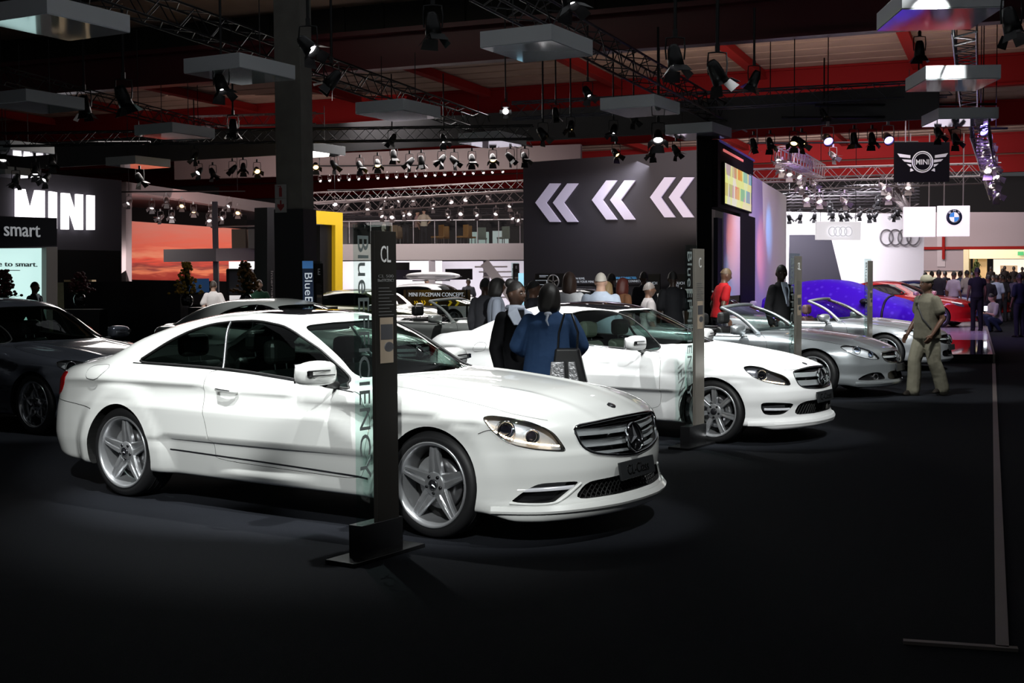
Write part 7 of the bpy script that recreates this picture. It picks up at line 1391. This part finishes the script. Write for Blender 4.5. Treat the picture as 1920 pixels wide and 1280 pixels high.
def person(loc, rz, label, h=1.72, skin='dark', top=(.5, .5, .5), bottom=(.02, .02, .025), hair=(.01, .008, .007), sleeve=.5, arms=None, legs=None, hairstyle='short', head_yaw=0., head_pitch=0., lean=(0, 0), skirt=False, detail=1, width=1., jacket=None, shoe=(.015, .013, .012), group=None, hips=None, belly=0., loose=0., baggy=0., collar=True):
    root = empty('person', loc, rz, label, 'person', group); k = h/1.75; w = width
    def P(x, y, z): return Vector((x*k, y*k, z*k))
    lx, ly = lean; hz = hips if hips is not None else .93; dz = hz-.93
    def L_(z): t = max(0, (z-.93)/.60); return lx*t, ly*t
    def ring(z, rx, ry, yo=0, g=0.): x, y = L_(z); return ((x)*k, (y+yo)*k, (z+dz)*k, (rx*w+g)*k, (ry+g)*k)
    hx, hy = L_(1.62); hc = P(hx, hy-.018, 1.628+dz); vox = {2: .0075, 1: .011, 0: .02}[detail]
    A = arms or {}; b = MB()
    loft(b, [ring(.86, .13, .09), ring(.93, .160, .112), ring(1.08, .130+belly*.4, .098+belly, -belly*.3), ring(1.28, .150, .112), ring(1.38, .160, .102), ring(1.43, .130, .085), ring(1.47, .075, .062), ring(1.52, .054, .056), ring(1.60, .050, .054)])
    jt = []
    for s, nm in ((-1, 'L'), (1, 'R')):
        sx, sy = L_(1.42); sh = P(s*.165*w+sx, sy, 1.40+dz); el, wr = A.get(nm, ((s*.225, .02, 1.12), (s*.235, -.07, .88)))
        el = P(el[0]*max(1, w*.97), el[1], el[2]+dz); wr = P(wr[0]*max(1, w*.97), wr[1], wr[2]+dz); jt.append((s, sh, el, wr))
        limb(b, [(sh, .056*k), (sh.lerp(el, .5), .048*k), (el, .040*k), (el.lerp(wr, .35), .040*k), (wr, .027*k)])
        d = (wr-el).normalized(); side = Vector((-s, 0, 0)); side = (side-d*side.dot(d)).normalized(); nrm = d.cross(side).normalized()
        if nrm.y > 0: nrm = -nrm
        fwd = side; across = nrm                                      # palm faces the body, knuckles in a row front to back
        pc = wr+d*.055*k; limb(b, [(wr+d*.01*k, .024*k)]+[(pc+across*o_*k, .017*k) for o_ in (-.022, 0, .022)], 10)
        if detail:
            for o_, ln in ((-.030, .060), (-.010, .075), (.011, .080), (.031, .070)):
                q0 = wr+d*.088*k+across*o_*k; limb(b, [(wr+d*.05*k+across*o_*.7*k, .013*k), (q0, .0105*k), (q0+d*ln*.5*k+fwd*.008*k, .0095*k), (q0+d*ln*.88*k+fwd*.026*k, .008*k)], 8)
            limb(b, [(wr+d*.02*k+across*.02*k, .014*k), (wr+d*.05*k+across*.045*k+fwd*.01*k, .011*k), (wr+d*.085*k+across*.052*k+fwd*.022*k, .009*k)], 8)
    LG = legs or {}; tq = []
    for s, nm in ((-1, 'L'), (1, 'R')):
        kn, an = LG.get(nm, ((s*.095, -.015, .49), (s*.105, .02, .09))); kn, an = P(*kn), P(*an); hp = P(s*.085, 0, .90+dz); tq.append((hp, kn, an))
        limb(b, [(hp, .085*k), (hp.lerp(kn, .5), .072*k), (kn, .052*k), (kn.lerp(an, .35)+P(0, .012, 0), .050*k), (an, .034*k)])
    me = fuse(b, 'body', vox, 2 if detail else 1, [head_mesh(hc, 0, head_yaw, head_pitch, k*1.0)]); me.materials.append(mat('skin_'+skin, SK[skin], .45)); o = bpy.data.objects.new('body', me); COL.objects.link(o); o.parent = root
    if detail == 2 or jacket:
        HM = Matrix.Translation(hc) @ Matrix.Rotation(head_yaw, 4, 'Z') @ Matrix.Rotation(head_pitch, 4, 'X') @ Matrix.Scale(k, 4)
        for s in (-1, 1):
            b = MB(); b.M = HM; b.ball((s*.029, -.086, .008), (.013, .008, .007), 12, 8); e_ = b.build('eye', mat('eye_white', (.45, .42, .40), .3), root); b = MB(); b.M = HM; b.ball((s*.029, -.0925, .008), (.006, .003, .006), 10, 6); b.build('iris', mat('eye_dark', (.01, .006, .005), .2), e_)
            b = MB(); b.M = HM; b.tube([(s*.012, -.094, .028), (s*.030, -.093, .034), (s*.048, -.080, .029)], [.002, .0035, .002], 6); b.build('eyebrow', mat('brow', (.01, .007, .006), .7), root)
        b = MB(); b.M = HM; b.tube([(-.022, -.090, -.064), (0, -.100, -.062), (.022, -.090, -.064)], [.003, .006, .003], 8); b.build('lips', mat('lips_'+skin, tuple(c*.8+(.02 if i == 0 else 0) for i, c in enumerate(SK[skin])), .4), root)
    def part(nm, bb, col, vx=None): m = fuse(bb, nm, vx or max(vox*1.3, .011), 4); m.materials.append(mat('cloth_%d_%d_%d' % tuple(int(c*999) for c in col), col, .8, spec=.2, bump=(9, 1.0))); q = bpy.data.objects.new(nm, m); COL.objects.link(q); q.parent = root; return q
    b = MB(); low = .84 if jacket or loose else .90; g = .022+loose*.5
    loft(b, [ring(low, .165, .118, 0, g+loose*.6), ring(.97, .158, .115, 0, g+loose*.5), ring(1.08, .135+belly*.4, .102+belly, -belly*.3, g+loose*.4+(.01 if jacket else 0)), ring(1.28, .152, .114, 0, g), ring(1.38, .162, .104, 0, g*.8), ring(1.435, .135, .086, 0, .014), ring(1.475, .080, .066, 0, .012)]+([ring(1.50, .066, .062, 0, .010)] if collar else []))
    for s, sh, el, wr in jt:
        e = .020+loose*.25; mid = sh.lerp(el, .55)
        if sleeve > .5: limb(b, [(sh, .062*k+e*.4*k), (mid, (.052+e)*k), (el, (.044+e)*k), (el.lerp(wr, min(.97, sleeve)), (.034+e*.7)*k)])
        else: limb(b, [(sh, .062*k+e*.4*k), (sh.lerp(el, sleeve*1.7), (.056+e)*k)])
    part('jacket' if jacket else 'shirt', b, top)
    b = MB(); tg = .016+baggy
    loft(b, [ring(.84, .12, .09, 0, tg), ring(.92, .160, .113, 0, tg), ring(1.0, .140, .105, 0, .010)])
    for hp, kn, an in tq: limb(b, [(hp, (.086+tg*.8)*k), (hp.lerp(kn, .5), (.073+tg)*k), (kn, (.056+tg)*k), (kn.lerp(an, .5)+P(0, .01, 0), (.050+tg*1.2)*k), (an+P(0, 0, -.03), (.046+tg*1.3)*k)])
    part('trousers', b, bottom)
    for hp, kn, an in tq:
        z0 = max(0, an.z-.09*k); c = Vector((an.x, an.y, z0)); b = MB(); limb(b, [(c+P(0, .045, .042), .040*k), (c+P(0, -.05, .042), .041*k), (c+P(0, -.13, .034), .034*k)]); b.box(c+P(0, -.045, .012), (.075*k, .27*k, .022*k)); part('shoe', b, shoe, .012)
    b = MB(); b.M = Matrix.Translation(hc) @ Matrix.Rotation(head_yaw, 4, 'Z') @ Matrix.Rotation(head_pitch, 4, 'X') @ Matrix.Scale(k, 4); hm = mat('hair_%d' % int(sum(hair)*1000), hair, .55, bump=(140, .12))
    if hairstyle != 'bald':
        n = 22; vs = []; fs = []; lowf = {'short': -.05, 'crop': .05, 'bun': .0, 'bob': -1.15, 'long': -1.7, 'pony': -.1}.get(hairstyle, 0)
        rows = 9
        for i in range(rows+1):
            for q in range(n):
                a = 2*PI*q/n; back = (1+math.sin(a))/2; zf = (.66 if hairstyle in ('bun', 'pony') else .50)-.05*abs(math.cos(a)); zl = zf*(1-back**.6)+lowf*back**.6 if hairstyle in ('short', 'crop', 'bun', 'pony') else (.45 if math.sin(a) < -.62 else lowf)
                th = math.acos(max(0, min(1, zl/1.08))) if zl >= 0 else PI/2; t5 = i/rows if zl >= 0 else min(1, i/5); z = 1.08*math.cos(th*t5) if (zl >= 0 or i <= 5) else zl*(i-5)/4; zz = min(1, z/1.08) if z > 0 else 0
                rr = math.sqrt(max(0, 1-zz*zz)) if z > 0 else 1+.10*min(1, -z)-.35*max(0, (-z-lowf*-.72)/.5 if lowf < -.5 else 0)
                t_ = 1.035 if hairstyle == 'bun' else 1.08 if hairstyle in ('short', 'crop', 'bun', 'pony') else 1.30 if hairstyle == 'bob' else 1.2; wv = 1+(.06*math.sin(a*7+i) if lowf < -.5 else 0)
                vs.append((math.cos(a)*.080*t_*rr*wv+0, math.sin(a)*.100*t_*rr*wv+.004, z*.122))
        for i in range(rows):
            for q in range(n): fs.append((i*n+q, i*n+(q+1) % n, (i+1)*n+(q+1) % n, (i+1)*n+q))
        b._add(vs, fs, True)
        if hairstyle == 'bun': b.ball((0, .07, .105), (.055, .055, .05), 12, 8)
        if hairstyle == 'pony': b.tube([(0, .10, .05), (0, .145, -.02), (0, .13, -.16), (0, .11, -.26)], [.03, .04, .035, .012], 8)
        b.build('hair', hm, root, sub=1)
    if jacket:      # shirt collar and tie seen in the open jacket
        b = MB(); b._add([P(-.055, -.082, 1.50+dz), P(.055, -.082, 1.50+dz), P(.062, -.128, 1.38+dz), P(.012, -.152, 1.18+dz), P(-.012, -.152, 1.18+dz), P(-.062, -.128, 1.38+dz)], [(0, 1, 2, 3, 4, 5)]); q = b.build('shirt_front', mat('shirt_'+str(jacket), (.62, .70, .82), .7), root); md = q.modifiers.new('s', 'SOLIDIFY'); md.thickness = .02
    return root
def crowd():
    R = math.radians
    G = lambda px, d: Vector(((px-960)/2350*d, d, 0))
    # two women between the white coupes
    w1 = person(G(966, 11.1), R(38), 'woman in black cardigan with wide white collar and hair bun, behind the bonnet', h=1.62, skin='dark', top=(.006, .006, .008), bottom=(.008, .008, .010), hairstyle='bun', sleeve=.95, detail=2, head_yaw=R(14), width=.92, skirt=False)
    b = MB(); k = 1.62/1.75
    for s in (-1, 1):
        b._add([Vector(v)*k for v in ((s*.012, -.142, 1.33), (s*.050, -.085, 1.50), (s*.085, -.01, 1.51), (s*.155, -.085, 1.44), (s*.13, -.145, 1.34))], [(0, 1, 2, 3, 4)])
    b.tube([Vector((.066*math.cos(a), .068*math.sin(a), 1.50))*k for a in np.linspace(-PI/2-2.4, -PI/2+2.4, 14)], .016, 8)
    q = b.build('collar', mat('collar_white', (.62, .68, .82), .7), w1, recalc=False); md = q.modifiers.new('s', 'SOLIDIFY'); md.thickness = .012; md.offset = 1
    w2 = person(G(1030, 10.75), R(172), 'woman seen from behind in loose blue top with shoulder-length black hair', h=1.60, skin='dark', top=(.030, .070, .165), bottom=(.01, .011, .014), hairstyle='bob', sleeve=.62, detail=2, width=1.16,
        arms={'L': ((-.27, .02, 1.17), (-.20, -.20, 1.05)), 'R': ((.27, .02, 1.17), (.20, -.18, 1.06))}, belly=.03, loose=.045)
    kk = 1.6/1.75
    b = MB(); b.ball((0, .105*kk, 1.47*kk), (.035, .02, .02), 8, 6); b.tube([(0, .12*kk, 1.46*kk), (.01, .145*kk, 1.41*kk), (-.01, .15*kk, 1.36*kk)], [.014, .010, .004], 6); b.build('neck_bow', mat('scarf_white', (.5, .55, .65), .7), w2)
    # her bag
    p = G(1066, 10.5); o = empty('handbag', (p.x, p.y, .93), R(172), 'black handbag with a silver metallic panel on the arm of the woman in blue', 'handbag')
    b = MB(); b.prism([(-.17, -.20), (.15, -.21), (.11, .13), (-.09, .13)], -.06, .06, 'XZ'); b.build('bag_body', mat('bag_black', (.012, .012, .014), .35), o, bevel=.02)
    b = MB(); b.prism([(.02, -.16), (.155, -.17), (.14, .02), (.03, .02)], .062, .10, 'XZ'); b.build('silver_panel', mat('bag_silver', (.50, .50, .52), .35, .8, bump=(40, .8)), o, bevel=.01); b = MB(); b.prism([(-.10, -.16), (-.01, -.16), (.0, .02), (-.06, .02)], .062, .09, 'XZ'); b.build('silver_panel', mat('bag_silver'), o, bevel=.01)
    b = MB(); b.tube([(-.07, .0, .12), (-.08, .0, .26), (-.03, .02, .42), (.03, .02, .42), (.08, 0, .26), (.09, 0, .12)], .010, 8); b.build('bag_handle', mat('bag_black'), o)
    # behind them
    person(G(931, 17.0), R(95), 'woman in white blouse with a headband, looking right, beyond the boot of the second coupe', h=1.66, skin='brown', top=(.42, .46, .56), bottom=(.02, .02, .03), hairstyle='bob', sleeve=.9, width=.9)
    person(G(910, 18.0), R(160), 'person in grey shirt with short dark hair left of the woman with the headband', h=1.66, skin='dark', top=(.07, .07, .08), sleeve=.6)
    person(G(1000, 17.4), R(80), 'woman with tied-up dark hair behind the two women', h=1.62, skin='brown', top=(.02, .02, .025), hairstyle='pony', sleeve=.9)
    person(G(1068, 17.5), R(175), 'woman with long brown hair and white top beyond the coupe roof', h=1.74, skin='light', top=(.60, .60, .62), hair=(.045, .022, .014), hairstyle='long', sleeve=.5, width=.9)
    person(G(1127, 17.0), R(175), 'grey-haired man in pale blue shirt seen from behind over the coupe roof', h=1.72, skin='light', top=(.50, .56, .68), hair=(.42, .38, .34), sleeve=.95, hairstyle='crop', width=1.2)
    person(G(1139, 21), R(200), 'blond woman just behind the grey-haired man', h=1.60, skin='light', top=(.3, .25, .2), hair=(.38, .25, .12), hairstyle='bob'); person(G(1147, 23), R(170), 'short dark-haired man between the blond woman and the red-haired woman', h=1.74, skin='dark', top=(.02, .02, .03))
    person(G(1167, 21), R(120), 'woman with long red-brown hair and patterned top', h=1.66, skin='light', top=(.22, .10, .05), hair=(.09, .015, .010), hairstyle='long')
    person(G(1216, 19), R(100), 'person in white top with grey hair leaning at the dark desks', h=1.58, skin='brown', top=(.30, .27, .27), hair=(.12, .10, .09)); person(G(1208, 25), R(190), 'tall dark figure behind the dark desks', h=1.78, skin='dark', top=(.015, .015, .02))
    person(G(1262, 21), R(180), 'dark figure in front of the right TOUCH ME sign', h=1.76, skin='deep', top=(.008, .008, .010))
    person(G(1348, 22.5), R(105), 'man in red polo shirt leaning forward behind the roadster', h=1.82, skin='brown', top=(.50, .015, .02), bottom=(.02, .02, .03), sleeve=.35, lean=(0, -.10), head_pitch=.3, hair=(.10, .06, .03), hairstyle='crop')
    s = person(G(1464, 19.6), R(30), 'man in black suit and pale tie standing between the roadsters', h=1.84, skin='deep', top=(.006, .006, .007), sleeve=.95, jacket=1, width=.92, head_yaw=R(-30))
    b = MB(); b.bar((0, -.115, 1.50), (.0, -.172, 1.20), .035, .012); b.build('tie', mat('tie_grey', (.10, .11, .14), .5), s)
    # walking man
    kh = (.30, .265, .19); 
    wman = person(G(1739, 17.3), R(-68), 'man in khaki shirt and trousers with a backward cap walking left across the carpet', h=1.65, skin='brown', top=(.17, .155, .115), bottom=(.30, .28, .21), hair=(.02, .015, .012), sleeve=.32, detail=2, width=1.08, head_yaw=R(-6),
        arms={'L': ((-.25, .03, 1.13), (-.25, -.14, .90)), 'R': ((.25, .06, 1.13), (.21, -.09, .90))}, legs={'L': ((-.10, -.14, .52), (-.10, -.16, .10)), 'R': ((.10, .05, .50), (.11, .20, .13))}, shoe=(.03, .024, .02), belly=.02, loose=.03, baggy=.026)
    k = 1.65/1.75; hc = Vector((0, -.018, 1.628))*k; b = MB(); b.M = Matrix.Translation(hc) @ Matrix.Rotation(R(-6), 4, 'Z') @ Matrix.Scale(k, 4)
    b.lathe([(.090, .035), (.092, .07), (.082, .11), (.055, .138), (0, .148)], 24, 'Z'); b.M = b.M @ Matrix.Rotation(.35, 4, 'X'); b._add([(.085*math.cos(a), .03+.10*math.sin(a)*q, .045) for q in (0.3, 1.55) for a in np.linspace(.1, PI-.1, 12)], [(i, i+1, 13+i, 12+i) for i in range(11)], True)
    q = b.build('cap', mat('cap_khaki', (.42, .38, .28), .8), wman, recalc=False); md = q.modifiers.new('s', 'SOLIDIFY'); md.thickness = .008
    b = MB(); b.tube([Vector(v)*k for v in ((-.10, -.05, 1.47), (-.02, -.155, 1.32), (.10, -.17, 1.14), (.19, -.10, 1.0))], .012, 6); b.box(Vector((-.03, -.17, 1.34))*k, (.03, .02, .05)); b.build('strap', mat('strap_black', (.02, .018, .016), .5), wman)
    # left
    person(G(66, 25.5), R(75), 'man in dark suit with white collar at the lit panel of the small stand', h=1.66, skin='brown', top=(.010, .010, .012), jacket=1, sleeve=.95, hairstyle='crop'); 
    person(G(401, 29), R(178), 'man in white shirt seen from behind at the black counter', h=1.66, skin='light', top=(.80, .72, .70), bottom=(.02, .02, .03), hair=(.06, .04, .03), sleeve=.5, arms={'L': ((-.26, .05, 1.17), (-.10, .14, 1.02)), 'R': ((.26, .05, 1.17), (.10, .14, 1.02))})
    person(G(487, 29.5), R(15), 'man in dark green polo shirt and glasses beside the black portal', h=1.68, skin='light', top=(.015, .055, .03), bottom=(.02, .02, .02), hair=(.05, .03, .02), arms={'L': ((-.25, -.02, 1.17), (-.08, -.22, 1.20)), 'R': ((.25, -.02, 1.17), (.10, -.22, 1.18))})
    # on the balcony
    zb = onwall(800, 457.5, bA, bD)[1]
    for px_, d, rz, lab, kw in ((763, 58, 170, 'person in black suit on the balcony', dict(top=(.01, .01, .012), sleeve=.95)), (797, 58.5, 185, 'person in beige shirt and black trousers leaning on the balcony', dict(top=(.50, .42, .34), sleeve=.5, skin='light', arms={'L': ((-.32, .0, 1.18), (-.17, -.05, 1.02)), 'R': ((.32, .0, 1.18), (.17, -.05, 1.02))})), (784, 60, 100, 'person in pink top between the two others on the balcony', dict(top=(.45, .3, .3), skin='light')), (722, 61, 120, 'person in white seated far left on the balcony', dict(top=(.6, .55, .5), h=1.35)), (735, 62, 90, 'dark person beyond the seated one on the balcony', dict(top=(.05, .02, .02), h=1.5))):
        q = G(px_, d); q.z = zb; kw.setdefault('skin', 'brown'); person(q, R(rz), lab, detail=0, **kw)
    person(G(801, 47), R(0), 'man behind the station wagon under the roof box', h=1.72, skin='light', top=(.4, .38, .36), detail=0); person(G(879, 44), R(0), 'dark-haired person right of the paceman board', h=1.7, skin='dark', top=(.05, .05, .06), detail=0)
    # right-hand crowd
    C = [(1832, 34.5, 175, dict(top=(.012, .012, .014), bottom=(.010, .010, .012), sleeve=.2, h=1.74), 'woman in black top and wide black trousers standing on the pale platform'),
         (1853, 38, 180, dict(top=(.02, .02, .022), h=1.70), 'dark-clothed person just right of the woman in black'), (1868, 42, 170, dict(top=(.28, .33, .42), h=1.72), 'person in light blue shirt behind the crouching man'),
         (1912, 34, 200, dict(top=(.012, .016, .03), bottom=(.02, .02, .03), h=1.72), 'dark-dressed person at the right edge of the aisle'), (1760, 41, 160, dict(top=(.02, .02, .025), h=1.72), 'person in black waistcoat right of the walking man'),
         (1747, 46, 180, dict(top=(.5, .5, .52), h=1.7), 'person in white left of the black waistcoat'), (1788, 40, 130, dict(top=(.35, .32, .36), h=1.66), 'person in pale grey top beside the red cars'), (1800, 46, 180, dict(top=(.05, .08, .16), h=1.7), 'person in blue beside the pale grey top'),
         (1813, 44, 190, dict(top=(.30, .26, .25), h=1.72), 'person in beige behind the woman in black'), (1880, 46, 175, dict(top=(.03, .03, .035), h=1.7), 'dark person in the aisle right of the light blue shirt'), (1892, 50, 160, dict(top=(.02, .02, .03), h=1.7), 'dark person farther down the aisle'),
         (1903, 48, 180, dict(top=(.16, .14, .26), h=1.68), 'person in lilac grey top at the right of the aisle'), (1735, 52, 180, dict(top=(.03, .03, .03), h=1.7), 'distant dark person left in the right-hand crowd'), (1772, 53, 180, dict(top=(.03, .03, .04), h=1.74), 'distant dark person under the glowing kiosk'),
         (1823, 55, 180, dict(top=(.10, .08, .08), h=1.7), 'distant person under the entrance post'), (1862, 56, 180, dict(top=(.02, .02, .02), h=1.74), 'distant person in black before the lit entrance, left'), (1877, 60, 180, dict(top=(.04, .02, .02), h=1.78), 'distant person in dark red before the lit entrance'), (1917, 57, 180, dict(top=(.02, .02, .03), h=1.74), 'distant person at the right edge before the lit entrance')]
    for px_, d, rz, kw, lab in C: person(G(px_, d)+Vector((0, 0, .16 if px_ < 1842 else 0)), R(rz), lab, skin='brown', detail=0, **kw)
    for px_, hy, t in ((1858, 500, 'left'), (1880, 504, 'second'), (1884, 499, 'middle'), (1901, 500, 'tall'), (1917, 501, 'right')):
        q = at(px_, hy, 68); person((q.x, 68, q.z-1.72), R(180), 'silhouetted person inside the far lit entrance, %s one' % t, h=1.74, top=(.02, .015, .015), detail=0, group='people inside the lit entrance')
    # crouching man
    c = G(1872, 37.5); person(c, R(-75), 'man in grey T-shirt crouching with a glowing phone in the aisle', h=1.72, skin='light', top=(.32, .30, .30), bottom=(.03, .045, .08), detail=0, hips=.34, lean=(0, -.20), head_pitch=.3, arms={'L': ((-.2, -.25, 1.10), (-.1, -.42, 1.15)), 'R': ((.2, -.25, 1.10), (.1, -.42, 1.15))}, legs={'L': ((-.14, -.40, .50), (-.12, -.20, .09)), 'R': ((.14, -.40, .40), (.12, -.02, .09))})
    q = c+Vector((-.42, -.12, .70)); b = MB(); b.box(q, (.09, .02, .14)); tag(b.build('phone', mat('phone_glow', (.6, .6, .7), .3, emit=(.9, .95, 1), es=3)), 'small glowing phone held by the crouching man', 'phone')

# ---------------------------------------------------------------- fill the hall
fleet(); crowd(); extras()
